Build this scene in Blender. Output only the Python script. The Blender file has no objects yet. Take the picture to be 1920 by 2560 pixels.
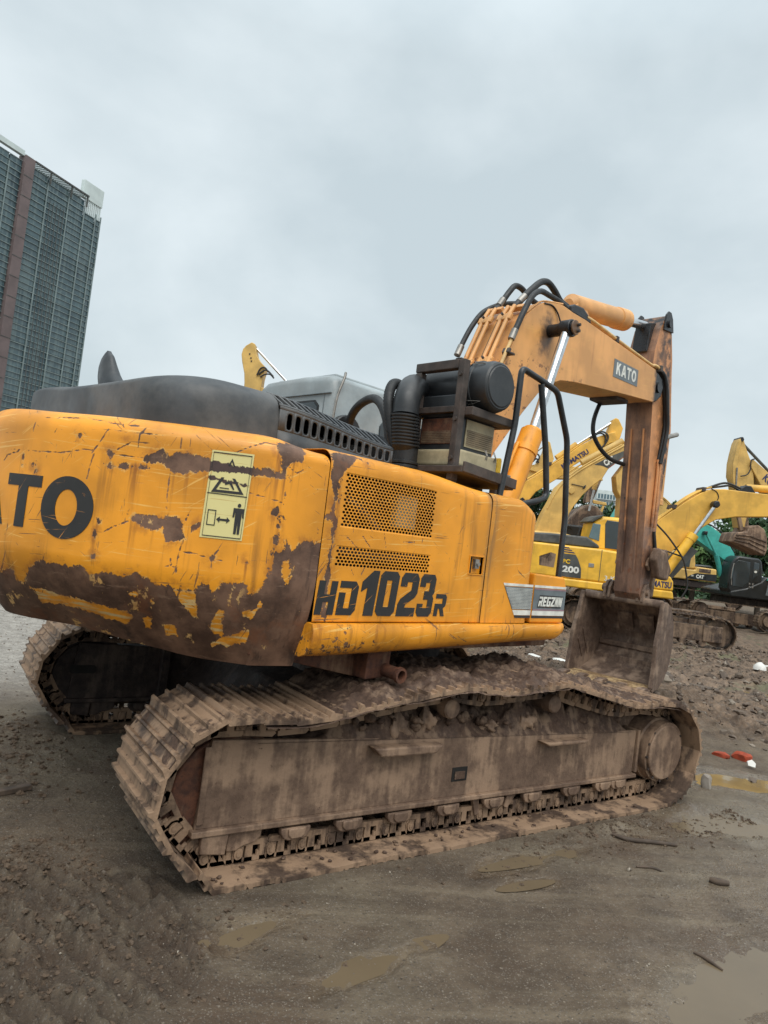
import bpy, bmesh, math, random
import numpy as np
from mathutils import Vector, Matrix

random.seed(7); rng = np.random.default_rng(7)
SC = bpy.context.scene
COL = SC.collection
R = math.radians
# ------------------------------------------------------------------ camera, sky, sun, exposure
CAM = np.array([-3.2, -4.807, 1.798])
YAW, PITCH, ROLL = R(56.0), R(2.2), R(6.9)
FWD = np.array([math.cos(YAW)*math.cos(PITCH), math.sin(YAW)*math.cos(PITCH), math.sin(PITCH)])
_r0 = np.cross(FWD, [0, 0, 1]); _r0 /= np.linalg.norm(_r0); _u0 = np.cross(_r0, FWD)
RGT = math.cos(ROLL)*_r0 + math.sin(ROLL)*_u0
UPV = -math.sin(ROLL)*_r0 + math.cos(ROLL)*_u0
cd = bpy.data.cameras.new('camera'); cam = bpy.data.objects.new('camera', cd); COL.objects.link(cam)
cd.sensor_fit = 'HORIZONTAL'; cd.sensor_width = 36.0; cd.lens = 36.0*1750/1920
cd.clip_start = 0.05; cd.clip_end = 5000
cam.matrix_world = Matrix(((RGT[0], UPV[0], -FWD[0], CAM[0]), (RGT[1], UPV[1], -FWD[1], CAM[1]), (RGT[2], UPV[2], -FWD[2], CAM[2]), (0, 0, 0, 1)))
SC.camera = cam
FH = np.array([FWD[0], FWD[1], 0]); FH /= np.linalg.norm(FH)      # level view direction
RH = np.cross(FH, [0, 0, 1])

SUN_EL, SUN_DIR = R(56), np.array([-0.35, -1.0])                  # the bright part of the cloud stands behind the camera
SUN_DIR = SUN_DIR/np.linalg.norm(SUN_DIR)
sv = Vector((SUN_DIR[0]*math.cos(SUN_EL), SUN_DIR[1]*math.cos(SUN_EL), math.sin(SUN_EL)))
sd = bpy.data.lights.new('sun', 'SUN'); sun = bpy.data.objects.new('sun', sd); COL.objects.link(sun)
sd.energy = 1.5; sd.angle = R(50); sd.color = (1.0, 0.965, 0.91)
sun.rotation_euler = sv.to_track_quat('Z', 'Y').to_euler(); sun.location = (0, 0, 40)

W = bpy.data.worlds.new('World'); SC.world = W; W.use_nodes = True
nt = W.node_tree; nt.nodes.clear(); L = nt.links.new
wo = nt.nodes.new('ShaderNodeOutputWorld'); bg = nt.nodes.new('ShaderNodeBackground'); L(bg.outputs[0], wo.inputs[0])
sky = nt.nodes.new('ShaderNodeTexSky'); sky.sky_type = 'NISHITA'; sky.sun_disc = False
sky.sun_elevation = SUN_EL; sky.sun_rotation = math.atan2(SUN_DIR[0], SUN_DIR[1]); sky.air_density = 1.5; sky.dust_density = 4
tc = nt.nodes.new('ShaderNodeTexCoord')
mp = nt.nodes.new('ShaderNodeMapping'); mp.inputs['Scale'].default_value = (1.0, 1.0, 1.5); L(tc.outputs['Generated'], mp.inputs[0])
cn = nt.nodes.new('ShaderNodeTexNoise'); cn.inputs['Scale'].default_value = 2.3; cn.inputs['Detail'].default_value = 6; cn.inputs['Roughness'].default_value = .5; cn.inputs['Distortion'].default_value = .15
L(mp.outputs[0], cn.inputs['Vector'])
cr = nt.nodes.new('ShaderNodeValToRGB'); L(cn.outputs['Fac'], cr.inputs[0])
cr.color_ramp.elements[0].position = .38; cr.color_ramp.elements[0].color = (4.2, 4.85, 5.15, 1)
cr.color_ramp.elements[1].position = .60; cr.color_ramp.elements[1].color = (5.5, 6.1, 6.35, 1)
sx = nt.nodes.new('ShaderNodeSeparateXYZ'); L(tc.outputs['Generated'], sx.inputs[0])
zr = nt.nodes.new('ShaderNodeMapRange'); zr.inputs['From Min'].default_value = .58; zr.inputs['From Max'].default_value = 1; zr.inputs['To Min'].default_value = 1; zr.inputs['To Max'].default_value = 2.2
L(sx.outputs['Z'], zr.inputs['Value'])                            # an overcast sky is brightest overhead
vm = nt.nodes.new('ShaderNodeVectorMath'); vm.operation = 'SCALE'; L(cr.outputs[0], vm.inputs[0]); L(zr.outputs[0], vm.inputs['Scale'])
mx = nt.nodes.new('ShaderNodeMix'); mx.data_type = 'RGBA'; mx.inputs['Factor'].default_value = .92
L(sky.outputs[0], mx.inputs['A']); L(vm.outputs[0], mx.inputs['B']); L(mx.outputs['Result'], bg.inputs[0])
bg.inputs[1].default_value = .1
SC.view_settings.view_transform = 'Standard'; SC.view_settings.look = 'None'; SC.view_settings.gamma = 1
SC.view_settings.use_curve_mapping = False; SC.view_settings.exposure = 0.54
SC.cycles.max_bounces = 6; SC.cycles.diffuse_bounces = 3; SC.cycles.glossy_bounces = 3

# ------------------------------------------------------------------ material helper
def lin(c):
    r = []
    for v in c:
        v /= 255; r.append(v/12.92 if v <= .04045 else ((v+.055)/1.055)**2.4)
    return (*r, 1)

class G:
    def __init__(s, name, rough=.6, metal=0, spec=.5):
        s.m = bpy.data.materials.new(name); s.m.use_nodes = True; s.t = s.m.node_tree
        s.b = s.t.nodes['Principled BSDF']; s.out = s.t.nodes['Material Output']
        s.set('Roughness', rough); s.set('Metallic', metal); s.set('Specular IOR Level', spec)
        s.tc = s.t.nodes.new('ShaderNodeTexCoord')
        s.obj = s.tc.outputs['Object']
    def put(s, sock, v):
        if isinstance(v, bpy.types.NodeSocket): s.t.links.new(v, sock)
        else: sock.default_value = v
    def set(s, n, v): s.put(s.b.inputs[n], v)
    def map(s, scale=(1, 1, 1), rot=(0, 0, 0), vec=None):
        n = s.t.nodes.new('ShaderNodeMapping'); s.put(n.inputs[0], vec or s.obj); n.inputs['Scale'].default_value = scale; n.inputs['Rotation'].default_value = rot
        return n.outputs[0]
    def noise(s, scale, detail=4, rough=.55, vec=None, dist=0.0, col=False):
        n = s.t.nodes.new('ShaderNodeTexNoise'); s.put(n.inputs['Vector'], vec or s.obj)
        n.inputs['Scale'].default_value = scale; n.inputs['Detail'].default_value = detail; n.inputs['Roughness'].default_value = rough; n.inputs['Distortion'].default_value = dist
        return n.outputs['Color' if col else 'Fac']
    def voro(s, scale, feature='F1', out='Distance', vec=None, rnd=1.0):
        n = s.t.nodes.new('ShaderNodeTexVoronoi'); s.put(n.inputs['Vector'], vec or s.obj); n.feature = feature
        n.inputs['Scale'].default_value = scale; n.inputs['Randomness'].default_value = rnd
        return n.outputs[out]
    def ramp(s, v, a, b, lo=0.0, hi=1.0):
        n = s.t.nodes.new('ShaderNodeMapRange'); n.interpolation_type = 'SMOOTHSTEP'
        s.put(n.inputs['Value'], v)
        if a > b: a, b, lo, hi = b, a, hi, lo
        n.inputs['From Min'].default_value = a; n.inputs['From Max'].default_value = b; n.inputs['To Min'].default_value = lo; n.inputs['To Max'].default_value = hi
        return n.outputs[0]
    def math(s, op, a, b=0.0):
        n = s.t.nodes.new('ShaderNodeMath'); n.operation = op; s.put(n.inputs[0], a); s.put(n.inputs[1], b); return n.outputs[0]
    def mul(s, a, b): return s.math('MULTIPLY', a, b)
    def add(s, a, b): return s.math('ADD', a, b)
    def mix(s, f, a, b):
        n = s.t.nodes.new('ShaderNodeMix'); n.data_type = 'RGBA'
        s.put(n.inputs['Factor'], f); s.put(n.inputs['A'], a); s.put(n.inputs['B'], b); return n.outputs['Result']
    def attr(s, name):
        n = s.t.nodes.new('ShaderNodeAttribute'); n.attribute_name = name; return n.outputs['Fac']
    def sep(s, vec=None):
        n = s.t.nodes.new('ShaderNodeSeparateXYZ'); s.put(n.inputs[0], vec or s.obj); return n.outputs
    def bump(s, h, strength=.4, dist=.01):
        n = s.t.nodes.new('ShaderNodeBump'); s.put(n.inputs['Height'], h); n.inputs['Strength'].default_value = strength; n.inputs['Distance'].default_value = dist
        s.set('Normal', n.outputs[0])
    def rand(s):
        n = s.t.nodes.new('ShaderNodeObjectInfo'); return n.outputs['Random']

def m_paint(name, rgb, grime=.5, attrs=False, rough=.42, speck=.5, streak=(120, 78, 30)):
    g = G(name, rough)
    base = lin(rgb); dk = lin([v*.86 for v in rgb])
    col = g.mix(g.ramp(g.noise(2.2, 3), .35, .65), base, dk)
    # faded cloudiness and vertical dirt runs
    run = g.noise(1.0, 5, .6, g.map((13, 13, .9)))
    run2 = g.noise(1.0, 3, .5, g.map((2.1, 2.1, 1.3)))
    rm = g.mul(g.ramp(run, .52, .74), g.ramp(run2, .40, .62))
    col = g.mix(g.mul(rm, grime), col, lin(streak))
    # fine rust specks
    sp = g.ramp(g.noise(46, 3, .6), .70, .73)
    sp = g.mul(sp, g.ramp(g.noise(2.7, 2), .48, .62))
    rust = g.mix(g.noise(16, 5, .65), lin((52, 36, 34)), lin((84, 62, 57)))
    col = g.mix(g.mul(sp, speck), col, rust)
    # long thin pale scratches
    scm = 0.0
    for k, (rx, ry) in enumerate(((.10, .05), (-.16, .12), (.5, .4))):
        sn = g.noise(1.0, 3, .55, g.map((1.5+.4*k, 1.5+.4*k, 95), (0, 0, 0), g.map((1, 1, 1), (rx, ry, k))))
        scm = g.math('MAXIMUM', scm, g.mul(g.ramp(sn, .64, .665), g.ramp(g.noise(2.3+.7*k, 3), .48, .57)))
    col = g.mix(g.mul(scm, .6 if attrs else .25), col, lin((240, 196, 110) if rgb[0] > 150 else (150, 150, 150)))
    h = g.noise(30, 3)
    if attrs:
        n1 = g.mul(g.add(g.noise(1.0, 7, .68, g.map((19, 19, 10))), -.5), .085)
        n2 = g.mul(g.add(g.noise(70, 5, .65), -.5), .034)
        ch = g.add(g.attr('chip'), g.add(n1, n2))
        cm = g.ramp(ch, -.002, .0025)
        # random flakes where the edge has been knocked about
        wr = g.attr('wear')
        fl = g.ramp(g.add(g.noise(24, 7, .72), g.mul(wr, .30)), .735, .752)
        cm = g.math('MAXIMUM', cm, fl)
        lines = g.ramp(g.add(g.attr('scr'), g.mul(g.add(g.noise(40, 4), -.56), .014)), -.0015, .0018)
        cm = g.math('MAXIMUM', cm, lines)
        dl = 0.0
        for k, (rx, ry, rz) in enumerate(((.06, .04, 0), (.9, .75, 0), (-.45, -.4, .3), (1.5, 1.4, 0))):
            sn = g.noise(1.0, 4, .6, g.map((2.2+.6*k, 2.2+.6*k, 70), (0, 0, 0), g.map((1, 1, 1), (rx, ry, rz))))
            dl = g.math('MAXIMUM', dl, g.mul(g.ramp(sn, .655, .67), g.ramp(g.noise(2.9+.6*k, 3), .52, .58)))
        cm = g.math('MAXIMUM', cm, g.mul(dl, .85))
        cream = g.mul(g.attr('isl'), g.ramp(g.noise(1.0, 6, .7, g.map((5, 5, 60))), .50, .60))
        col = g.mix(cream, col, lin((214, 188, 132)))
        edge = g.mul(g.ramp(ch, -.012, -.002), g.ramp(g.noise(22, 4), .52, .6))
        col = g.mix(g.mul(edge, .5), col, lin((226, 190, 120)))
        halo = g.mul(g.ramp(ch, -.05, -.004), g.ramp(g.noise(9, 5, .65), .45, .62))
        col = g.mix(g.mul(halo, .55), col, lin((150, 88, 34)))
        # rust bleeding downwards below the bare patches
        bl = g.mul(g.attr('bleed'), g.ramp(g.noise(1.0, 4, .6, g.map((22, 22, 1.0))), .50, .68))
        col = g.mix(g.mul(bl, .75), col, lin((128, 74, 30)))
        bare = g.mix(g.ramp(g.noise(5, 6, .65), .3, .72), lin((66, 45, 34)), lin((126, 95, 76)))
        bare = g.mix(g.mul(g.ramp(g.noise(1.0, 5, .65, g.map((14, 14, 1.4))), .55, .72), .7), bare, lin((36, 25, 21)))
        bare = g.mix(g.mul(g.ramp(g.noise(1.0, 6, .75, g.map((7, 7, 40))), .57, .68), .6), bare, lin((140, 112, 92)))
        bare = g.mix(g.mul(g.ramp(g.noise(1.0, 7, .75, g.map((9, 9, 5))), .60, .63), g.ramp(g.noise(1.9, 2), .44, .54)), bare, g.mix(g.noise(6, 2), lin((214, 150, 60)), lin((206, 180, 130))))
        bare = g.mix(g.mul(g.ramp(g.noise(3.3, 6, .7), .54, .66), .5), bare, lin((120, 72, 44)))
        col = g.mix(cm, col, bare)
        g.set('Roughness', g.ramp(cm, 0, 1, rough, .62))
        h = g.add(g.mul(cm, -.6), g.mul(g.noise(60, 4), .25))
        dm = g.mul(g.attr('dirt'), g.ramp(g.noise(1.0, 6, .7, g.map((20, 20, 2.5))), .34, .66))
        col = g.mix(g.mul(dm, .85), col, lin((120, 92, 58)))
        g.bump(h, .5, .004)
    else:
        g.bump(h, .12, .004)
    g.set('Base Color', col)
    return g.m

def m_muddy(name, steel=(92, 76, 68), mud=(142, 122, 104), amount=.5, dark=(52, 42, 38), scale=1.0, rough=.75, place=False):
    """worn brown steel under dried and wet mud"""
    g = G(name, rough, 0, .35)
    if place: g.obj = g.t.nodes.new('ShaderNodeNewGeometry').outputs['Position']     # each copy wears its own dirt
    a = g.noise(3.2*scale, 6, .65); b = g.noise(17*scale, 6, .7)
    col = g.mix(g.ramp(b, .3, .7), lin(dark), lin(steel))
    st = g.noise(1.0, 5, .6, g.map((11*scale, 11*scale, 1.1*scale)))
    mm = g.ramp(g.add(g.mul(a, .6), g.mul(st, .4)), .60-.3*amount, .72-.3*amount)
    mudc = g.mix(g.noise(8*scale, 5, .6), lin([v*.86 for v in mud]), lin([min(255, v*1.1) for v in mud]))
    col = g.mix(mm, col, mudc)
    fl = g.ramp(g.noise(34*scale, 4, .7), .66, .70)
    col = g.mix(g.mul(fl, .7), col, lin((70, 48, 40)))
    g.set('Base Color', col)
    g.set('Roughness', g.ramp(g.noise(5, 4), .3, .7, rough-.22, rough+.1))
    g.bump(g.add(g.mul(b, .6), g.noise(60*scale, 4, .6)), .35, .008)
    return g.m

def m_plain(name, rgb, rough=.6, metal=0, var=.14, scale=6, spec=.5, bump=.15, dust=0.0):
    g = G(name, rough, metal, spec)
    n = g.noise(scale, 6, .62)
    col = g.mix(g.ramp(n, .3, .7), lin([v*(1-var) for v in rgb]), lin([min(255, v*(1+var)) for v in rgb]))
    if dust:
        d = g.mul(g.ramp(g.noise(1.7, 6, .7), .42, .68), dust)
        col = g.mix(d, col, lin((132, 128, 122)))
    g.set('Base Color', col)
    g.set('Roughness', g.ramp(g.noise(scale*2, 4), .3, .7, max(0.02, rough-.1), min(1, rough+.1)))
    if bump: g.bump(g.noise(scale*8, 4), bump, .004)
    return g.m

# ------------------------------------------------------------------ mesh helper
def catmull(pts, n=8):
    P = [np.array(p, float) for p in pts]
    P = [2*P[0]-P[1]] + P + [2*P[-1]-P[-2]]; out = []
    for i in range(1, len(P)-2):
        a, b, c, d = P[i-1:i+3]
        for t in np.linspace(0, 1, n, endpoint=False):
            out.append(.5*(2*b+(c-a)*t+(2*a-5*b+4*c-d)*t*t+(3*b-a-3*c+d)*t**3))
    out.append(P[-2]); return out

class MB:
    def __init__(s): s.v = []; s.f = []
    def raw(s, v, f):
        o = len(s.v); s.v += [tuple(map(float, p)) for p in v]; s.f += [tuple(o+i for i in q) for q in f]; return s
    def box(s, x0, x1, y0, y1, z0, z1):
        return s.raw([(x, y, z) for x in (x0, x1) for y in (y0, y1) for z in (z0, z1)],
                     [(0, 1, 3, 2), (4, 6, 7, 5), (0, 4, 5, 1), (2, 3, 7, 6), (0, 2, 6, 4), (1, 5, 7, 3)])
    def beam(s, p, q, w, h, up=(0, 0, 1)):
        p = np.array(p, float); q = np.array(q, float); t = (q-p)/np.linalg.norm(q-p)
        a = np.cross(up, t)
        if np.linalg.norm(a) < 1e-4: a = np.cross((1, 0, 0), t)
        a /= np.linalg.norm(a); b = np.cross(t, a)
        v = [c+sa*a*w/2+sb*b*h/2 for c in (p, q) for sa, sb in ((-1, -1), (1, -1), (1, 1), (-1, 1))]
        return s.raw(v, [(3, 2, 1, 0), (4, 5, 6, 7), (0, 1, 5, 4), (1, 2, 6, 5), (2, 3, 7, 6), (3, 0, 4, 7)])
    def tube(s, pts, r, n=10, caps=True):
        P = [np.array(p, float) for p in pts]; m = len(P)
        rr = r if isinstance(r, (list, tuple, np.ndarray)) else [r]*m
        T = [P[min(i+1, m-1)]-P[max(i-1, 0)] for i in range(m)]; T = [t/(np.linalg.norm(t)+1e-12) for t in T]
        a = np.cross(T[0], (0, 0, 1));
        if np.linalg.norm(a) < 1e-3: a = np.cross(T[0], (0, 1, 0))
        v = []
        for i in range(m):
            a = a-T[i]*(a@T[i]); a /= np.linalg.norm(a); b = np.cross(T[i], a)
            for k in range(n):
                th = 2*math.pi*k/n; v.append(P[i]+rr[i]*(math.cos(th)*a+math.sin(th)*b))
        f = [(i*n+k, i*n+(k+1) % n, (i+1)*n+(k+1) % n, (i+1)*n+k) for i in range(m-1) for k in range(n)]
        if caps: f += [tuple(range(n))[::-1], tuple((m-1)*n+k for k in range(n))]
        return s.raw(v, f)
    def cyl(s, p, q, r, n=20, r2=None): return s.tube([p, q], [r, r if r2 is None else r2], n)
    def prism(s, poly, y0, y1, ax='y'):
        n = len(poly)
        A = sum(poly[i][0]*poly[(i+1) % n][1]-poly[(i+1) % n][0]*poly[i][1] for i in range(n))
        if A < 0: poly = poly[::-1]
        P3 = {'y': lambda p, t: (p[0], t, p[1]), 'x': lambda p, t: (t, p[0], p[1]), 'z': lambda p, t: (p[0], p[1], t)}[ax]
        v = [P3(p, y0) for p in poly]+[P3(p, y1) for p in poly]
        f = [tuple(range(n)), tuple(range(2*n-1, n-1, -1))]+[(i, n+i, n+(i+1) % n, (i+1) % n) for i in range(n)]
        return s.raw(v, f)
    def grid(s, A):            # A: (n,m,3)
        n, m = A.shape[:2]
        return s.raw(A.reshape(-1, 3), [(i*m+j, (i+1)*m+j, (i+1)*m+j+1, i*m+j+1) for i in range(n-1) for j in range(m-1)])
    def mesh(s, name, smooth=None, fix=True):
        me = bpy.data.meshes.new(name); me.from_pydata(s.v, [], s.f); me.update()
        if fix:
            b = bmesh.new(); b.from_mesh(me); bmesh.ops.recalc_face_normals(b, faces=b.faces); b.to_mesh(me); b.free()
        if smooth is not None:
            me.polygons.foreach_set('use_smooth', [True]*len(me.polygons))
            if smooth < 180: me.set_sharp_from_angle(angle=R(smooth))
        return me

SWING = R(10)
def put(name, me, mat, parent=None, rot=0.0, loc=None, **props):
    o = bpy.data.objects.new(name, me); COL.objects.link(o)
    if parent: o.parent = parent
    if rot: o.rotation_euler.z = rot
    if loc is not None: o.location = loc
    if mat and not me.materials: me.materials.append(mat)
    for k, v in props.items(): o[k] = v
    return o
def part(name, mb, mat, parent, smooth=35, bevel=0, rot=0.0, seg=2, fix=True, **props):
    o = put(name, mb.mesh(name, smooth, fix), mat, parent, rot, **props)
    if bevel:
        b = o.modifiers.new('bevel', 'BEVEL'); b.width = bevel; b.segments = seg; b.limit_method = 'ANGLE'; b.angle_limit = R(40)
    return o
def thing(name, label, cat, loc=(0, 0, 0), rz=0.0, group=None):
    o = bpy.data.objects.new(name, None); COL.objects.link(o); o.location = loc; o.rotation_euler.z = rz; o.empty_display_size = .2
    o['label'] = label; o['category'] = cat
    if group: o['group'] = group
    return o
def tag(o, label, cat, group=None):
    o['label'] = label; o['category'] = cat
    if group: o['group'] = group
    return o

# lettering: flat outlines -> (verts 2d, faces)
def outline_mesh(splines, bold=0.0):
    cu = bpy.data.curves.new('outline', 'CURVE'); cu.dimensions = '2D'; cu.fill_mode = 'BOTH'
    for sp in splines:
        s = cu.splines.new('POLY'); s.points.add(len(sp)-1); s.use_cyclic_u = True
        for p, q in zip(s.points, sp): p.co = (q[0], q[1], 0, 1)
    return _flat(cu)
def text_mesh(txt, bold=.02, shear=0.0, spacing=1.0):
    cu = bpy.data.curves.new('lettering', 'FONT'); cu.body = txt; cu.size = 1.0; cu.offset = bold; cu.shear = shear; cu.space_character = spacing; cu.resolution_u = 4
    return _flat(cu)
def _flat(cu):
    o = bpy.data.objects.new('tmp', cu); COL.objects.link(o)
    dg = bpy.context.evaluated_depsgraph_get(); dg.update(); e = o.evaluated_get(dg); me = e.to_mesh()
    v = np.array([tuple(x.co) for x in me.vertices])[:, :2]; f = [tuple(p.vertices) for p in me.polygons]
    e.to_mesh_clear(); bpy.data.objects.remove(o); bpy.data.curves.remove(cu)
    return v, f
def fit2d(vf, x0, x1, y0, y1):
    v, f = vf; lo = v.min(0); hi = v.max(0)
    return np.stack([x0+(v[:, 0]-lo[0])/(hi[0]-lo[0])*(x1-x0), y0+(v[:, 1]-lo[1])/(hi[1]-lo[1])*(y1-y0)], 1), f
GLY = {
 'K': [[(0, 0), (.27, 0), (.27, .33), (.38, .46), (.64, 0), (.97, 0), (.56, .64), (.93, 1), (.58, 1), (.27, .66), (.27, 1), (0, 1)]],
 'A': [[(0, 0), (.27, 0), (.34, .2), (.66, .2), (.73, 0), (1, 0), (.65, 1), (.35, 1)], [(.41, .4), (.59, .4), (.5, .72)]],
 'T': [[(.36, 0), (.64, 0), (.64, .78), (1, .78), (1, 1), (0, 1), (0, .78), (.36, .78)]],
 'O': [[(.5+.5*math.cos(t), .5+.5*math.sin(t)) for t in np.linspace(0, 2*math.pi, 40, endpoint=False)], [(.5+.21*math.cos(t), .5+.29*math.sin(t)) for t in np.linspace(0, 2*math.pi, 32, endpoint=False)]],
 '1': [[(.35, 0), (.85, 0), (.85, 1), (.55, 1), (.05, .74), (.05, .52), (.35, .62)]],
 '0': [[(.16, 0), (.84, 0), (1, .1), (1, .9), (.84, 1), (.16, 1), (0, .9), (0, .1)], [(.36, .2), (.36, .8), (.64, .8), (.64, .2)]],
 '2': [[(0, 0), (1, 0), (1, .2), (.40, .2), (.42, .27), (.9, .44), (1, .54), (1, .88), (.85, 1), (.15, 1), (0, .88), (0, .68), (.36, .68), (.36, .79), (.64, .79), (.64, .6), (.12, .40), (0, .28)]],
 '3': [[(.14, 0), (.86, 0), (1, .1), (1, .43), (.9, .5), (1, .57), (1, .9), (.86, 1), (.14, 1), (0, .9), (0, .7), (.36, .7), (.36, .8), (.64, .8), (.64, .6), (.34, .6), (.34, .4), (.64, .4), (.64, .2), (.36, .2), (.36, .3), (0, .3), (0, .1)]],
 'H': [[(0, 0), (.34, 0), (.34, .38), (.66, .38), (.66, 0), (1, 0), (1, 1), (.66, 1), (.66, .6), (.34, .6), (.34, 1), (0, 1)]],
 'D': [[(0, 0), (.82, 0), (1, .15), (1, .85), (.82, 1), (0, 1), (0, .8), (.64, .8), (.64, .2), (.34, .2), (.34, .66), (0, .66)]],
 'R': [[(0, 0), (.33, 0), (.33, .34), (.46, .34), (.66, 0), (1, 0), (.78, .36), (.97, .46), (1, .55), (1, .88), (.86, 1), (0, 1), (0, .8), (.66, .8), (.66, .56), (0, .56)]],
 'E': [[(0, 0), (.95, 0), (.95, .2), (.36, .2), (.36, .4), (.85, .4), (.85, .6), (.36, .6), (.36, .8), (1, .8), (1, 1), (0, 1)]],
 'G': [[(.1, 0), (.9, 0), (1, .1), (1, .56), (.5, .56), (.5, .38), (.66, .38), (.66, .2), (.34, .2), (.34, .8), (1, .8), (1, 1), (.12, 1), (0, .9), (0, .1)]],
 'Z': [[(0, 0), (1, 0), (1, .2), (.45, .2), (1, .82), (1, 1), (0, 1), (0, .8), (.55, .8), (0, .18)]],
 'M': [[(0, 0), (.2, 0), (.2, .6), (.42, 0), (.56, 0), (.56, .6), (.78, 0), (1, 0), (1, 1), (.8, 1), (.8, .45), (.6, 1), (.4, 1), (.4, .45), (.2, 1), (0, 1)]],
}
def word(txt, widths=None, gap=.12, shear=0.0):
    v = []; f = []; x = 0
    for i, ch in enumerate(txt):
        w = widths[i] if widths else (.55 if ch == '1' else .8)
        a, b = outline_mesh(GLY[ch]); o = sum(len(q) for q in v)
        v.append(np.stack([x+a[:, 0]*w+shear*a[:, 1], a[:, 1]], 1)); f += [tuple(o+i for i in q) for q in b]; x += w+gap
    return np.vstack(v), f
def slab(vf, fn, off, thick=.004, cut=None):
    """flat lettering -> thin raised mesh laid on a surface; fn(p2d, off) -> 3d"""
    v, f = vf
    bm = bmesh.new(); vs = [bm.verts.new((p[0], p[1], 0)) for p in v]
    for q in f:
        try: bm.faces.new([vs[i] for i in q])
        except ValueError: pass
    if cut:
        lo, hi = v[:, 0].min(), v[:, 0].max(); x = lo+cut
        while x < hi:
            bmesh.ops.bisect_plane(bm, geom=bm.verts[:]+bm.edges[:]+bm.faces[:], plane_co=(x, 0, 0), plane_no=(1, 0, 0)); x += cut
    bmesh.ops.triangulate(bm, faces=bm.faces[:])
    V2 = np.array([(q.co.x, q.co.y) for q in bm.verts]); bm.verts.index_update(); F = [tuple(w.index for w in q.verts) for q in bm.faces]
    be = [(e.verts[0].index, e.verts[1].index) for e in bm.edges if len(e.link_faces) == 1]; bm.free()
    n = len(V2); mb = MB()
    mb.raw(np.vstack([fn(V2, off), fn(V2, off-thick)]), F+[(a, b, n+b, n+a) for a, b in be])
    return mb

# ------------------------------------------------------------------ noise fields for terrain and mud
class VN:
    def __init__(s, seed): s.t = np.random.default_rng(seed).random((256, 256))
    def n(s, x, y):
        xi = np.floor(x).astype(int); yi = np.floor(y).astype(int); fx = x-xi; fy = y-yi
        fx = fx*fx*(3-2*fx); fy = fy*fy*(3-2*fy); t = s.t
        a = t[xi & 255, yi & 255]; b = t[(xi+1) & 255, yi & 255]; c = t[xi & 255, (yi+1) & 255]; d = t[(xi+1) & 255, (yi+1) & 255]
        return (a*(1-fx)+b*fx)*(1-fy)+(c*(1-fx)+d*fx)*fy-.5
    def fbm(s, x, y, o=4, g=.5):
        r = 0; a = 1
        for i in range(o): r = r+a*s.n(x+17.3*i, y-9.1*i); x = x*2.03; y = y*2.03; a *= g
        return r
VA, VB_, VC = VN(1), VN(2), VN(3)
def sst(a, b, x): t = np.clip((x-a)/(b-a), 0, 1); return t*t*(3-2*t)
# ------------------------------------------------------------------ materials
ORANGE = (241, 159, 38)
M = {}
def m_boom():
    m = m_paint('faded_orange_paint', (233, 170, 102), .35, False, .45, .6, (150, 92, 56)); t = m.node_tree; b = t.nodes['Principled BSDF']
    old = b.inputs['Base Color'].links[0].from_socket
    g = G.__new__(G); g.m = m; g.t = t; g.b = b; g.tc = t.nodes.new('ShaderNodeTexCoord'); g.obj = g.tc.outputs['Object']
    s = g.sep(); n = g.mul(g.add(g.noise(7, 6, .65), -.5), .34)
    dx = g.mul(g.add(s[0], -1.70), 1.25); dz = g.mul(g.add(s[2], -3.99), .72)
    d = g.math('SQRT', g.add(g.mul(dx, dx), g.mul(dz, dz)))
    k = g.ramp(g.add(d, n), .20, .06)                          # old grease flung round the cylinder pin
    dx = g.add(s[0], -4.12); k2 = g.mul(g.ramp(g.add(dx, n), -.09, .02), g.ramp(s[2], 3.5, 3.9))
    k = g.math('MAXIMUM', k, k2)
    col = g.mix(g.mul(k, .85), old, lin((44, 39, 40)))
    ed = g.mul(g.ramp(g.noise(13, 6, .7), .58, .62), g.ramp(s[2], 3.80, 3.62))
    col = g.mix(g.mul(ed, .75), col, lin((92, 58, 44)))
    g.set('Base Color', col); return m
M['cw'] = m_paint('worn_orange_paint', ORANGE, .75, True, .42, .8)
M['orange'] = m_paint('orange_paint', ORANGE, .6, False, .42)
M['boom'] = m_boom()
M['bucket'] = m_muddy('worn_bucket_steel', (112, 93, 80), (146, 124, 106), .4, (80, 64, 55), .8)
M['clay'] = m_muddy('ochre_clay', (140, 112, 78), (172, 146, 108), .5, (96, 76, 58), 2.0)
M['mud'] = m_muddy('muddy_steel', (112, 91, 76), (146, 121, 100), .46, (88, 70, 58))
M['shoe'] = m_muddy('muddy_track_steel', (88, 71, 59), (148, 122, 99), .58, (62, 49, 41), 1.0, .75, True)
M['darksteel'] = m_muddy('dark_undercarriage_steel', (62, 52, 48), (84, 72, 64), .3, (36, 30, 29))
M['rustplate'] = m_muddy('rusty_deck_steel', (104, 66, 48), (128, 100, 78), .4, (60, 40, 34))
M['soil'] = m_muddy('red_brown_soil', (88, 69, 57), (120, 99, 82), .4, (62, 47, 39), 2.0, .9)
M['hood'] = m_plain('weathered_black_hood', (58, 61, 64), .5, 0, .22, 3.0, .45, .12, .28)
M['black'] = m_plain('black_plastic', (38, 41, 44), .42, 0, .12, 5, .5, .08, .12)
M['blackpaint'] = m_plain('black_tube_paint', (34, 37, 40), .35, 0, .15, 9, .5, .08, .08)
M['void'] = m_plain('opening_shade_black', (24, 22, 20), .9, 0, .2)  # near-black, puts the shade inside openings into the colour
M['frame'] = m_plain('grey_brown_frame_steel', (66, 58, 54), .7, 0, .25, 9, .4, .25, .2)
M['rubber'] = m_plain('black_rubber_hose', (33, 34, 35), .55, 0, .15, 12)
M['chrome'] = m_plain('chromed_rod', (200, 202, 204), .16, .95, .08, 9)
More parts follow.
